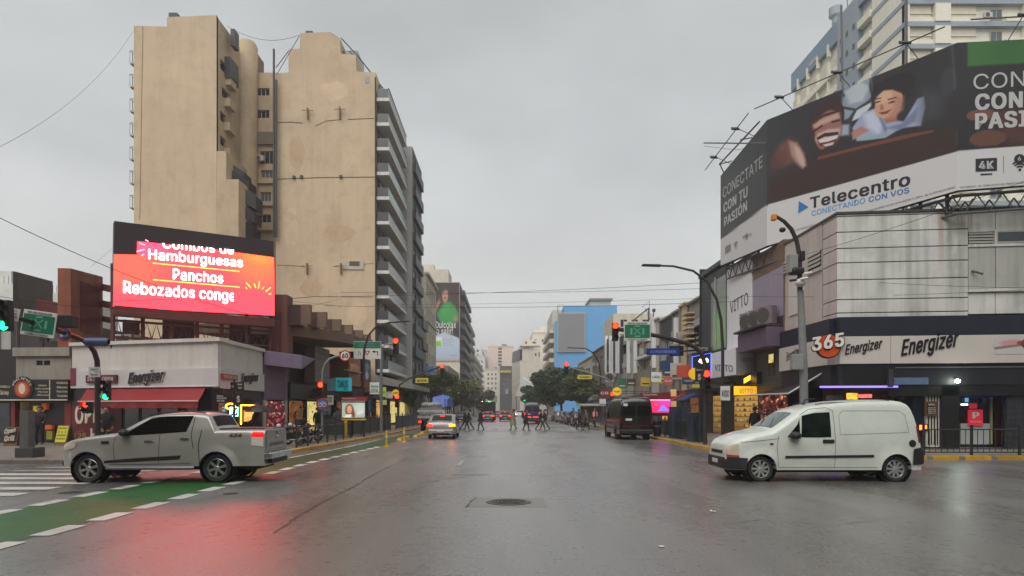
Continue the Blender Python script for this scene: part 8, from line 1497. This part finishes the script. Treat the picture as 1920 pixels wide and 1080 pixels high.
# ================================================================ overhead wires
def wire(label, a, b_, sag=.4, r=.012, grp='overhead wires across the avenue'):
    a, b_ = Vector(a), Vector(b_); n = 18; pts = [a+(b_-a)*(i/n)-Vector((0, 0, 4*sag*(i/n)*(1-i/n))) for i in range(n+1)]; o = MB().tube(pts, r*.62, 4).build('overhead_wire', m_black); tag(o, label, 'wire', grp)
wire('upper overhead wire of the bundle crossing between both street lamps', at(640, 548, 50), at(1320, 541, 44), .15, .02); wire('second overhead wire of the bundle crossing the avenue', at(640, 556, 50), at(1480, 520, 42), .2, .02); wire('lower overhead wire crossing from the beige tower to the lilac shop', at(610, 573, 48), at(1500, 560, 38), .3, .02); wire('lowest thin overhead wire crossing above the red signals', at(700, 572, 52), at(1420, 556, 40), .1, .015)
wire('thick cable sloping down from the upper left corner to the lit screen', at(-20, 399, 22), at(545, 606, 33), .5, .022); wire('thin wire climbing from the left edge to the left beige tower', at(-10, 280, 30), at(252, 55, 60), 1.2, .018); wire('wire crossing before the lit screen towards the sawtooth roof', at(0, 556, 24), at(640, 560, 45), .9, .014); wire('wire from the screen foot to the sawtooth building', at(200, 566, 26), at(640, 575, 44), -.3, .014)
wire('wire sloping up in front of the concrete planks to the billboard', at(1400, 505, 30), at(1925, 338, 20), .2, .014); wire('long wire crossing the concrete planks above the sign band', at(1420, 510, 34), at(1930, 540, 22), .15, .012); wire('lower wire crossing the concrete planks', at(1400, 556, 32), at(1930, 543, 24), .1, .012); wire('wire slung between the roofs of the two beige towers', at(425, 48, 61), at(560, 66, 63.4), .9, .03); wire('thin wire from the brown pylon up to the left tower', at(170, 500, 33), at(250, 425, 45), .1, .014)
# ================================================================ railings and pavement furniture
def fence(label, p, q, H=1.0, posts=6, nb=9, mid=(.1, .9), group='pavement railings', z0=.12, panel=None, rp=.035):
    p, q = Vector(p), Vector(q); t = thing('railing', label, 'railing', (p.x, p.y, z0), group=group); D = q-p
    for k in range(posts+1): c = p+D*k/posts; MB().box(c.x-rp, c.x+rp, c.y-rp, c.y+rp, z0, z0+H+.06).build('post', m_rail, t)
    for m in mid: MB().tube([(p.x, p.y, z0+H*m), (q.x, q.y, z0+H*m)], .022, 4).build('rail', m_rail, t)
    b = MB()
    for k in range(posts*nb):
        if k % nb: c = p+D*k/(posts*nb); b.box(c.x-.009, c.x+.009, c.y-.009, c.y+.009, z0+H*mid[0], z0+H*mid[-1])
    b.build('balusters', m_rail, t, kind='stuff')
    if panel:
        n = D.normalized()
        for k in range(posts): a, c = p+D*(k+.06)/posts, p+D*(k+.94)/posts; MB().slab([(a.x, a.y, z0+.12), (c.x, c.y, z0+.12), (c.x, c.y, z0+H*.86), (a.x, a.y, z0+H*.86)], (n.y*.03, -n.x*.03, 0)).build('panel', panel, t)
    return t
fence('iron railing along the kerb before the corner store at right', (14.95, 22.95), (27, 22.95), 1.02, 7, 8, (.1, .22, .9)); fence('dark railing at the left kerb beside the parked motorcycles', (-9.0, 27.4), (-8.9, 36.5), .95, 6, 7)
m_gp = mat('panel_green_grey', (50, 60, 58), .5, .12, 2, dirt=.3); fence('green grey panelled subway railing under the advertising panel on the left', (-9.3, 38.5), (-8.9, 49), 1.25, 5, 2, (.1, .92), panel=m_gp); fence('end of the subway railing facing the camera on the left', (-11.2, 38.5), (-9.3, 38.5), 1.25, 2, 2, (.1, .92), panel=m_gp); fence('farther green grey railing on the left pavement', (-9.0, 52), (-8.7, 66), 1.3, 5, 3, (.1, .92), panel=m_gp)
fence('panelled railing on the right pavement behind the black van', (9.5, 31.5), (9.6, 40.5), 1.15, 5, 5, (.1, .92), panel=mat('panel_smoke', (44, 48, 48), .3, .1, 2)); fence('dark railing along the far right pavement', (9.7, 48), (10, 76), 1.1, 8, 4, (.1, .9))
t = thing('subway_entrance_sign', 'advertising panel with a smiling woman under a red header on the left pavement', 'advertising panel', at(660, 830, 38.2)); f = Face(*at(636, 0, 38.2)[:2], *at(688, 0, 38.2)[:2]); fp(f, 639, 750, 685, 785, -.2, 0, m_hous, 'case', t, bevel=.02)
fp(f, 640, 744, 686, 751, -.5, .06, mat('header_red', (150, 34, 34), .5), 'header', t); ftext(f, 'Plaza Miserere', m_sw, t, 642, 746, 668, 748.5, .062); fp(f, 640, 750.8, 685, 753, 0, .03, m_sw, 'strip', t)
def adw(X, Y):
    c = flat(X, (150, 160, 150)); c = blend(c, (176, 186, 170), ell(X, Y, .8, .6, .3, .4, 0, 1)); c = blend(c, (120, 80, 50), ell(X, Y, .33, .48, .19, .44, 0, .2)); c = blend(c, (204, 150, 116), ell(X, Y, .33, .55, .10, .26, 0, .15)); c = blend(c, (200, 205, 205), poly(X, Y, [(.08, 0), (.2, .22), (.45, .22), (.6, 0)], .03)); c = blend(c, (90, 52, 40), poly(X, Y, [(.42, .05), (.5, .6), (.56, .3), (.56, 0)], .04))
    c = blend(c, (120, 40, 40), ell(X, Y, .33, .45, .04, .03, 0, .3)); c = blend(c, (60, 40, 36), ell(X, Y, .29, .6, .018, .02, 0, .3)); c = blend(c, (60, 40, 36), ell(X, Y, .37, .6, .018, .02, 0, .3))
    for k in range(3): c = blend(c, (206, 190, 196), ell(X, Y, .72+.08*k, .3+.05*k, .05, .12, 0, .4))
    return c
painted('poster', t, fcorn(f, 641, 755, 684, 783, .012), 60, 40, adw, vcmat('poster_lit', .3, em=.75)); fp(f, 640, 785, 686, 788, -.1, .08, m_yel, 'ledge', t); fp(f, 645, 788, 651, 832, -.1, .05, m_yel, 'post', t); fp(f, 643, 832, 655, 834.5, -.15, .1, m_yel, 'foot', t); fp(f, 680, 788, 684, 832, -.1, .0, m_hous, 'post', t)
t = thing('subway_screen', 'magenta subway screen under a dark red header on the right pavement', 'advertising screen', at(1235, 800, 40.5)); f = Face(*at(1196, 0, 40.5)[:2], *at(1260, 0, 40.5)[:2]); fp(f, 1203, 736, 1258, 748, -.5, .0, mat('header_wine', (110, 24, 34), .5), 'header', t, bevel=.02); ftext(f, 'Pueyrredón', m_sw, t, 1206, 738, 1232, 741.5, .003, bold=.01); fp(f, 1206, 748, 1258, 780, -.3, .0, m_hous, 'case', t)
def mag(X, Y): c = flat(X, (196, 24, 104)); c = blend(c, (206, 40, 70), sm(X-.4, .5)*.8); c = blend(c, (210, 60, 190), ell(X, Y, .9, .9, .4, .4, 0, 1)*.6); c = blend(c, (130, 110, 220), poly(X, Y, [(.5, .12), (.98, .12), (.92, .3), (.84, .36), (.80, .56), (.64, .56), (.60, .34)], .04)); return blend(c, (236, 190, 210), poly(X, Y, [(.0, .93), (1, .93), (1, 1), (0, 1)], .01))
painted('display', t, fcorn(f, 1208, 749, 1257, 774, .012), 50, 30, mag, vcmat('magenta_screen', .3, em=1.0)); ftext(f, 'SUBE', m_sw, t, 1226, 757, 1233, 760, .02); fp(f, 1210, 780, 1214, 826, -.1, 0, m_hous, 'post', t); fp(f, 1252, 780, 1256, 826, -.1, 0, m_hous, 'post', t)
for i, (x0, x1, y0, y1, Y, lb) in enumerate(((1262, 1278, 764, 826, 36.0, 'left one of two equal blue grey kiosk boxes behind the right railing'), (1279, 1296, 764, 826, 35.6, 'right one of two equal blue grey kiosk boxes behind the right railing'), (1297, 1321, 775, 834, 32.2, 'larger dark blue kiosk cabinet beside the right signal mast'))):
    t = thing('kiosk_cabinet', lb, 'kiosk', at((x0+x1)/2, y1, Y), group='closed kiosk cabinets'); m_k = mat('kiosk_blue', (46, 58, 72), .4, .12, 2, dirt=.2); pbx(x0, y0, x1, y1, Y, .9, m_k, 'body', t); pbx(x0-.5, y0-1.5, x1+.5, y0+.0, Y-.05, 1.0, m_dgrey, 'roof', t); pbx(x0+2, y0+5, x1-2, y1-22, Y-.02, .018, mat('kiosk_panel', (36, 46, 58), .3, .1), 'door', t, .005)
t = thing('bus_shelter', 'grey roofed bus stop kiosk behind the people on the right pavement', 'kiosk', at(1110, 795, 64)); pbx(1086, 757, 1136, 761, 60, 2.5, m_light, 'roof', t); pbx(1091, 762, 1134, 792, 62.2, .12, mat('shelter_glass', (104, 110, 106), .2, .15, 1), 'panel', t)
for px in (1090, 1112, 1134): pxs([(px, 761, 61), (px, 796, 61)], .05).build('post', m_dgrey, t)
def bin_(label, px, py, Y, m, h=1.0, r=.26): x, _, _ = at(px, py, Y); t = thing('litter_bin', label, 'bin', (x, Y, .12)); MB().lathe([(0, .12), (r*.8, .12), (r, .12+h*.9), (r*1.08, .12+h*.92), (r*.8, .12+h), (0, .12+h)], (x, Y, 0), n=18).build('bin', m, t, smooth=40); MB().lathe([(r*1.02, .12+h*.6), (r*1.05, .12+h*.6), (r*1.05, .12+h*.66), (r*1.02, .12+h*.66)], (x, Y, 0), n=18).build('band', m_steel, t)
bin_('dark round litter bin behind the black van', 1232, 815, 39, m_hous); bin_('round grey bin by the left subway railing', 700, 815, 52, m_dgrey, .9)
def moto(label, X, Y, rz, col):
    t = thing('motorcycle', label, 'motorcycle', (X, Y, .12), rz, 'motorcycles parked behind the left railing'); pm_ = cmat('moto_'+label.split()[0], col)
    for x in (0, 1.3):
        o = MB().lathe([(.22, -.045), (.29, -.05), (.31, 0), (.29, .05), (.22, .045), (.21, 0)], (x, 0, .31), 'y', 24).build('wheel', m_tyre, t, smooth=50, local=True); q = MB()
        for k in range(6): a = math.pi*k/3; q.tube([(x, 0, .31), (x+.22*math.cos(a), 0, .31+.22*math.sin(a))], .012, 4)
        q.lathe([(0, -.05), (.06, -.05), (.06, .05), (0, .05)], (x, 0, .31), 'y', 10); q.build('spokes', m_steel, o, local=True)
    MB().tube([(0, 0, .31), (.22, 0, .85), (.26, 0, 1.0)], .03).build('fork', m_steel, t, local=True); MB().tube([(.3, -.33, 1.06), (.26, -.12, 1.0), (.26, .12, 1.0), (.3, .33, 1.06)], .018).build('handlebar', m_plast, t, local=True)
    MB().ball((.55, 0, .82), .2, 14, 10, .7).build('tank', pm_, t, smooth=60, local=True); MB().hexa([(.68, -.12, .74), (1.4, -.1, .82), (1.4, .1, .82), (.68, .12, .74), (.7, -.13, .82), (1.45, -.1, .9), (1.45, .1, .9), (.7, .13, .82)]).build('seat', m_plast, t, bevel=.03, local=True)
    MB().box(.42, .85, -.13, .13, .28, .62).build('engine', m_iron, t, bevel=.04, local=True); MB().tube([(.5, -.16, .3), (1.0, -.17, .28), (1.45, -.17, .36)], .04).build('exhaust', m_chrome, t, local=True); MB().ball((.12, 0, .92), .1, 10, 8).build('headlamp', m_clear, t, smooth=60, local=True); MB().tube([(1.3, 0, .31), (.85, 0, .45), (.4, 0, .5), (.3, 0, .85)], .03).build('frame', m_plast, t, local=True); MB().box(1.36, 1.42, -.09, .09, .52, .64).build('number_plate', m_plate, t, local=True)
    MB().box(1.15, 1.5, -.2, .2, .92, 1.22).build('top_box', m_plast, t, bevel=.04, local=True) if col[0] < 60 else None
moto('black motorcycle with a top box nearest the pickup tailgate', -10.0, 27.8, math.radians(60), (26, 26, 30)); moto('white fairing motorcycle second from the pickup', -10.1, 29.6, math.radians(65), (150, 150, 150)); moto('red tanked motorcycle third from the pickup', -10.2, 31.4, math.radians(62), (110, 24, 24))
# ================================================================ people
m_skin = mat('skin', (150, 108, 88), .6, .05, pos=False)
def person_mesh(sw=.0, arm=.3, lean=.04, carry=False):
    """facing +x; sw: stride half length"""
    V = []; E_ = []; R_ = []; G = []
    def v(p, r, g): V.append(p); R_.append(r); G.append(g); return len(V)-1
    def ch(a, pts):
        for p, r, g in pts: b = v(p, r, g); E_.append((a, b)); a = b
        return a
    root = v((0, 0, .96), .14, 0)
    for s_, d in ((-1, sw), (1, -sw)):
        kx = d*.55+.06; lift = .0 if d >= 0 else .05
        ch(root, [((0, s_*.09, .90), .095, 0), ((kx, s_*.1, .50+lift*.4), .062, 0), ((d, s_*.1, .11+lift), .042, 0), ((d-.04, s_*.1, .05+lift), .045, 3), ((d+.17, s_*.11, .04+lift*.3), .035, 3)])
    w = ch(root, [((lean*.3, 0, 1.10), .125, 1), ((lean*.8, 0, 1.32), .15, 1)]); nk = ch(w, [((lean, 0, 1.44), .085, 1), ((lean+.01, 0, 1.50), .055, 2), ((lean+.03, 0, 1.58), .085, 2), ((lean+.03, 0, 1.66), .095, 2), ((lean+.02, 0, 1.72), .06, 2)])
    for s_ in (-1, 1):
        d = -s_*arm if not carry else .18; ch(w, [((lean, s_*.17, 1.40), .07, 1), ((lean+d*.3, s_*.23, 1.14), .05, 1), ((lean+d*.9+.05, s_*.22, .92 if not carry else 1.05), .04, 1), ((lean+d+.08, s_*.21, .86 if not carry else 1.03), .032, 2), ((lean+d+.11, s_*.205, .79 if not carry else 1.03), .02, 2)])
    me = bpy.data.meshes.new('p'); me.from_pydata(V, E_, []); ob = bpy.data.objects.new('p', me); COL.objects.link(ob)
    m = ob.modifiers.new('s', 'SKIN'); m.use_smooth_shade = True
    for i, sv in enumerate(me.skin_vertices[0].data): sv.radius = (R_[i], R_[i]*(1.0 if G[i] != 1 or abs(V[i][1]) > .05 else 1.25)); sv.use_root = i == 0
    m2 = ob.modifiers.new('u', 'SUBSURF'); m2.levels = 1
    dg = bpy.context.evaluated_depsgraph_get(); r = bpy.data.meshes.new_from_object(ob.evaluated_get(dg)); bpy.data.objects.remove(ob)
    A = np.array(V); gi = []
    for p in r.polygons:
        c = np.array(p.center); k = int(np.argmin(((A-c)**2).sum(1)-np.array(R_)**2*1.0)); gi.append(G[k])
    return r, gi
_pm = {}
def person(label, X, Y, face, top, leg, hair=(36, 28, 26), pose='walk', coat=0, group='people crossing the avenue', z=0, s=1., extra=None, mirror=1):
    """face: heading in degrees (0 = to the right of the picture, 180 = to the left)"""
    if pose not in _pm: _pm[pose] = person_mesh(*{'walk': (.34, .26, .05), 'step': (.2, .15, .04), 'stand': (.02, .0, .0), 'hold': (.02, .0, .0, True)}[pose])
    src, gi = _pm[pose]; me = src.copy(); me.materials.clear()
    mt = mat('cloth_%d_%d_%d' % top, top, .8, .1, 6, pos=False); ml = mat('cloth_%d_%d_%d' % leg, leg, .8, .1, 6, pos=False)
    for m in (ml, mt, m_skin, m_plast): me.materials.append(m)
    me.polygons.foreach_set('material_index', gi)
    t = thing('person', label, 'person', (X, Y, z), math.radians(face), group); t.scale = (s*1.12, s*1.2, s)
    link('body', me, t)
    mh = mat('hair_%d_%d_%d' % hair, hair, .8, .1, pos=False); q = MB(); q.ball((.02 if pose != 'stand' else -.01, 0, 1.68), .118, 14, 10, 1.02)
    q.v = [(x-.02-(.03 if x > .06 and zz < 1.71 else 0)*2, y, max(zz, 1.60)) for x, y, zz in q.v]; q.build('hair', mh, t, smooth=60, local=True)
    if coat: b = MB(); b.lathe([(.19, 1.45), (.22, 1.2), (.2, 1.05), (.26, 1.05-coat*.5), (.30, 1.05-coat), (.27, 1.05-coat+.01)], (0, 0, 0), n=18); b.v = [(x*.8+.03, y, zz) for x, y, zz in b.v]; b.build('coat', mt, t, smooth=60, local=True)
    if extra == 'bag': MB().box(-.12, .14, .24, .36, .5, .82).build('bag', mat('bag_pink', (206, 140, 140), .6, pos=False), t, bevel=.03, local=True)
    if extra == 'backpack': MB().box(-.32, -.12, -.15, .15, 1.05, 1.48).build('backpack', m_hous, t, bevel=.06, local=True)
    if extra == 'hivis': MB().lathe([(.19, 1.45), (.215, 1.2), (.2, 1.0)], n=16).build('vest', mat('pink_vest', (220, 140, 130), .6, pos=False), t, smooth=60, local=True)
    return t
K, DN, BR = (22, 22, 26), (34, 38, 50), (60, 48, 40)
def pg(px, Y): return (px-VX)*Y/F
person('man in black striding right, left one of the pair by the silver saloon', pg(871, 53), 53, 0, K, K, pose='walk'); person('person in black jacket walking beside the striding man by the saloon', pg(880, 54), 54, 180, (30, 30, 36), DN, pose='walk')
person('woman in a black coat walking alone before the grey saloon', pg(902, 53), 53, 180, K, K, pose='step', coat=.3); person('person in a long beige raincoat crossing in the middle of the avenue', pg(963, 54), 54, 180, (122, 116, 92), BR, pose='step', coat=.62)
person('person in dark blue crossing behind the dark minibus', pg(986, 52.5), 52.5, 0, (30, 34, 52), K, pose='step', extra='backpack'); person('man in black and green trousers, left one of the pair right of the minibus', pg(1013, 53), 53, 0, K, (52, 60, 46), pose='walk'); person('man in a dark jacket, right one of the pair right of the minibus', pg(1022, 54.5), 54.5, 180, DN, (50, 54, 48), pose='walk')
person('person in dark clothes carrying a pink bag at the right kerb', pg(1086, 54), 54, 0, K, K, pose='step', extra='bag'); person('person in a greyish jacket beside the one with the pink bag', pg(1100, 54), 54, 180, (110, 88, 84), K, pose='step'); person('person in a pink vest standing on the right pavement', pg(1116, 57), 57, 180, K, K, pose='stand', extra='hivis', z=.12)
person('man in a dark jacket standing between the OPEN poster and the pickup', pg(199, 27.6), 27.6, -70, (28, 26, 30), K, pose='stand', z=.12, group='people on the pavements'); person('person in black standing in the snack bar doorway at the far left', pg(75, 29.6), 29.6, -80, (36, 28, 28), K, pose='hold', z=.12, group='people on the pavements')
t = person('person in dark red under a black umbrella behind the pickup bed', pg(480, 30), 30, 180, (70, 24, 26), K, pose='hold', z=.12, group='people on the pavements')
um = thing('umbrella', 'open black umbrella held up behind the pickup bed', 'umbrella', (pg(483, 30), 30, 1.9)); x, y = pg(483, 30), 30; q = MB()
for k in range(8):
    a0, a1 = 2*math.pi*k/8, 2*math.pi*(k+1)/8; rows = []
    for j in range(6): r = .62*math.sin(j/5*1.35)/math.sin(1.35); zz = 1.98-.34*(1-math.cos(j/5*1.35))/(1-math.cos(1.35)); rows.append([(x+r*math.cos(a)*(1-.06*math.sin(math.pi*m_/4)), y+r*math.sin(a)*(1-.06*math.sin(math.pi*m_/4)), zz) for m_, a in enumerate(np.linspace(a0, a1, 5))])
    q.grid(rows)
q.build('canopy', mat('umbrella_black', (30, 28, 34), .5, .1), um, smooth=35); MB().tube([(x, y, 2.02), (x, y, 1.15)], .012, 6).build('shaft', m_steel, um)
for k in range(8): a = 2*math.pi*k/8; MB().tube([(x, y, 1.75), (x+.32*math.cos(a), y+.32*math.sin(a), 1.86)], .005, 4).build('rib', m_steel, um)
person('dark silhouetted person looking into the yellow lit shop window', pg(1415, 34), 34, 100, (24, 24, 28), K, pose='stand', z=.12, group='people on the pavements')
for px, Y, lb, c in ((632, 42, 'person in a grey jacket walking by the shoe shop', (84, 84, 88)), (596, 40, 'person in black before the black fronted shop', K), (722, 58, 'far person in brown on the left pavement', BR), (1290, 42, 'person in grey behind the kiosk boxes', (90, 90, 94)), (1075, 70, 'person in black walking beside the parked cars', K), (1128, 66, 'person waiting at the bus stop kiosk', DN)): person(lb, pg(px, Y), Y, random.choice((80, -90, 100)), c, K, pose='step', z=.12, group='people on the pavements')

for lb, x0, x1, y0, y1, h in (('cream block on the near left corner of the crossing, out of frame', -42, -15, -34, 0, 24), ('grey block on the near right corner of the crossing, out of frame', 15, 44, -36, 0, 27), ('brown block farther back on the left of the avenue, out of frame', -42, -15, -80, -36, 30), ('pale block farther back on the right of the avenue, out of frame', 15, 44, -84, -38, 22)):
    t = thing('apartment_building', lb, 'apartment building', (x0, y0, 0)); m = mat('near_block_%d' % h, (150-h, 138-h, 122-h), .8, .15, .5); MB().box(x0, x1, y0, y1, .1, h).build('wall', m, t)
    for z in range(4, h-1, 3):
        s_ = 1 if x0 < 0 else -1; xw = x1 if x0 < 0 else x0; MB().box(min(xw, xw+s_*.9), max(xw, xw+s_*.9), y0+1, y1-1, z, z+.9).build('balcony', m_dgrey, t)
        if y1 == 0: MB().box(x0+1, x1-1, y1, y1+.05, z+1, z+2.4).build('window_band', m_glass, t)
# ================================================================ trees
def tree(label, X, Y, H, clumps, leafc, n, trunk_h=2.6, r0=.22, bare=False, ls=.34, seed=1, cat='tree', name='street_tree', limbs=7):
    rnd = random.Random(seed); t = thing(name, label, cat, (X, Y, .12)); bark = mat('bark', (70, 60, 50), .9, .2, 4, bump=.4)
    q = MB(); q.tube([(X, Y, .1), (X+.05, Y, trunk_h*.5), (X-.05, Y, trunk_h)], [r0, r0*.8, r0*.7], 9)
    for k in range(limbs):
        c = clumps[k % len(clumps)]; a = (X-.05, Y, trunk_h*rnd.uniform(.8, 1)); m_ = (X+(c[0]-X)*.45+rnd.uniform(-.3, .3), Y+(c[1]-Y)*.45+rnd.uniform(-.3, .3), a[2]+(c[2]-a[2])*.55); e = (c[0]+rnd.uniform(-.5, .5), c[1]+rnd.uniform(-.5, .5), c[2]+rnd.uniform(-.2, .8)); q.tube([a, m_, e], [r0*.5, r0*.3, r0*.1], 6)
        for j in range(10 if bare else 3):
            b0 = Vector(m_)+(Vector(e)-Vector(m_))*rnd.uniform(.1, 1); d = Vector((rnd.gauss(0, 1), rnd.gauss(0, 1), rnd.uniform(.1, 1))).normalized()*rnd.uniform(.7, 1.8); q.tube([b0, b0+d*.6, b0+d+Vector((0, 0, .15))], [r0*.14, r0*.1, r0*.04], 4)
    q.build('trunk', bark, t, smooth=50)
    if n:
        vs = []; fs = []
        for k in range(n):
            c = clumps[rnd.randrange(len(clumps))]; d = Vector((rnd.gauss(0, 1), rnd.gauss(0, 1), rnd.gauss(0, 1))).normalized()*(rnd.random()**.4); p = Vector((c[0]+d.x*c[3], c[1]+d.y*c[3], c[2]+d.z*c[4])); a = Vector((rnd.gauss(0, 1), rnd.gauss(0, 1), rnd.gauss(0, .6))).normalized(); b_ = a.cross(Vector((rnd.gauss(0, 1), rnd.gauss(0, 1), rnd.gauss(0, 1)))).normalized(); s_ = ls*rnd.uniform(.5, 1.2); o = len(vs)
            vs += [tuple(p-a*s_), tuple(p+b_*s_*.42), tuple(p+a*s_), tuple(p-b_*s_*.42)]; fs.append((o, o+1, o+2, o+3))
        me = bpy.data.meshes.new('crown'); Mi = Vector((X, Y, .12)); me.from_pydata([tuple(Vector(v)-Mi) for v in vs], [], fs); me.materials.append(leafc); link('crown', me, t)
    return t
lf1 = mat('leaves_dark', (52, 74, 36), .6, .55, .8); lf2 = mat('leaves_olive', (84, 92, 48), .6, .5, .8); lf3 = mat('leaves_yellowish', (104, 104, 62), .6, .5, .9)
def clump(cx, cy, cz, rx, rz, k, seed, r=(1.3, 2.1)):
    rnd = random.Random(seed); o = []
    for i in range(k): a = rnd.uniform(0, 6.28); q = rnd.random()**.5; o.append((cx+rx*q*math.cos(a), cy+rx*.8*q*math.sin(a), cz+rz*rnd.uniform(-1, 1)*(1-.5*q*q), rnd.uniform(*r), rnd.uniform(*r)*.7))
    return o
tree('big dark evergreen street tree in front of the blue wall', 9.9, 116, 9, clump(8.7, 116, 6.4, 4.6, 2.8, 30, 3, (1.4, 2.4)), lf1, 22000, 3, .3, seed=3, limbs=10); tree('olive tree right of the big dark evergreen', 10.8, 92, 7, clump(10.9, 92, 5.2, 2.4, 1.9, 14, 5, (.9, 1.6)), lf2, 8000, 2.4, ls=.26, seed=5); tree('dark tree behind the big evergreen by the far canopy', 9.5, 150, 8, clump(8.0, 150, 5.2, 4.0, 2.2, 14, 8), lf1, 5000, 3, ls=.45, seed=8)
tree('olive green street tree behind the tarpaulin truck', -9.8, 84, 7, clump(-9.2, 84, 4.6, 2.0, 2.0, 12, 11, (.8, 1.4)), lf2, 4500, 2.2, ls=.24, seed=11); tree('pale green street tree left of the crossing pedestrians', -9.3, 112, 7, clump(-8.4, 112, 4.6, 3.3, 2.3, 18, 13, (1, 1.8)), lf3, 7000, 2.2, ls=.3, seed=13); tree('bare branched tree before the brown balcony block', -9.0, 128, 8, clump(-7.8, 128, 5.6, 3.0, 2.2, 12, 17), lf3, 500, 3, .2, True, seed=17, limbs=14); tree('second bare tree before the giant woman advertisement', -9.6, 100, 8, clump(-9.0, 100, 5.2, 2.4, 1.8, 10, 19), lf3, 300, 3, .18, True, seed=19, limbs=12); tree('greenish brown tree far along the left pavement', -8.6, 165, 9, clump(-7.4, 165, 4.6, 3.6, 2.4, 14, 23, (1.2, 2.2)), mat('leaves_brown', (78, 72, 54), .7, .4, .6), 4500, 2.5, ls=.42, seed=23)
tree('small dark bushy tree by the left shop canopy', -10.4, 70, 5, clump(-10.2, 70, 2.8, .9, .7, 6, 29, (.5, .8)), lf1, 1500, 1.4, .1, ls=.18, seed=29)
# ================================================================ wet haze in the air
hz = MB().box(-620, 620, -60, 660, -1, 62).build('haze', None or bpy.data.materials.new('haze_air')); hz['kind'] = 'stuff'
hm = hz.data.materials[0]; hm.use_nodes = True; nt = hm.node_tree; nt.nodes.clear(); o_ = N(nt, 'ShaderNodeOutputMaterial'); pv = N(nt, 'ShaderNodeVolumePrincipled'); pv.inputs['Color'].default_value = (.97, .975, .98, 1); pv.inputs['Density'].default_value = .001; pv.inputs['Anisotropy'].default_value = .2; nt.links.new(pv.outputs[0], o_.inputs['Volume'])
hz.display_type = 'WIRE'
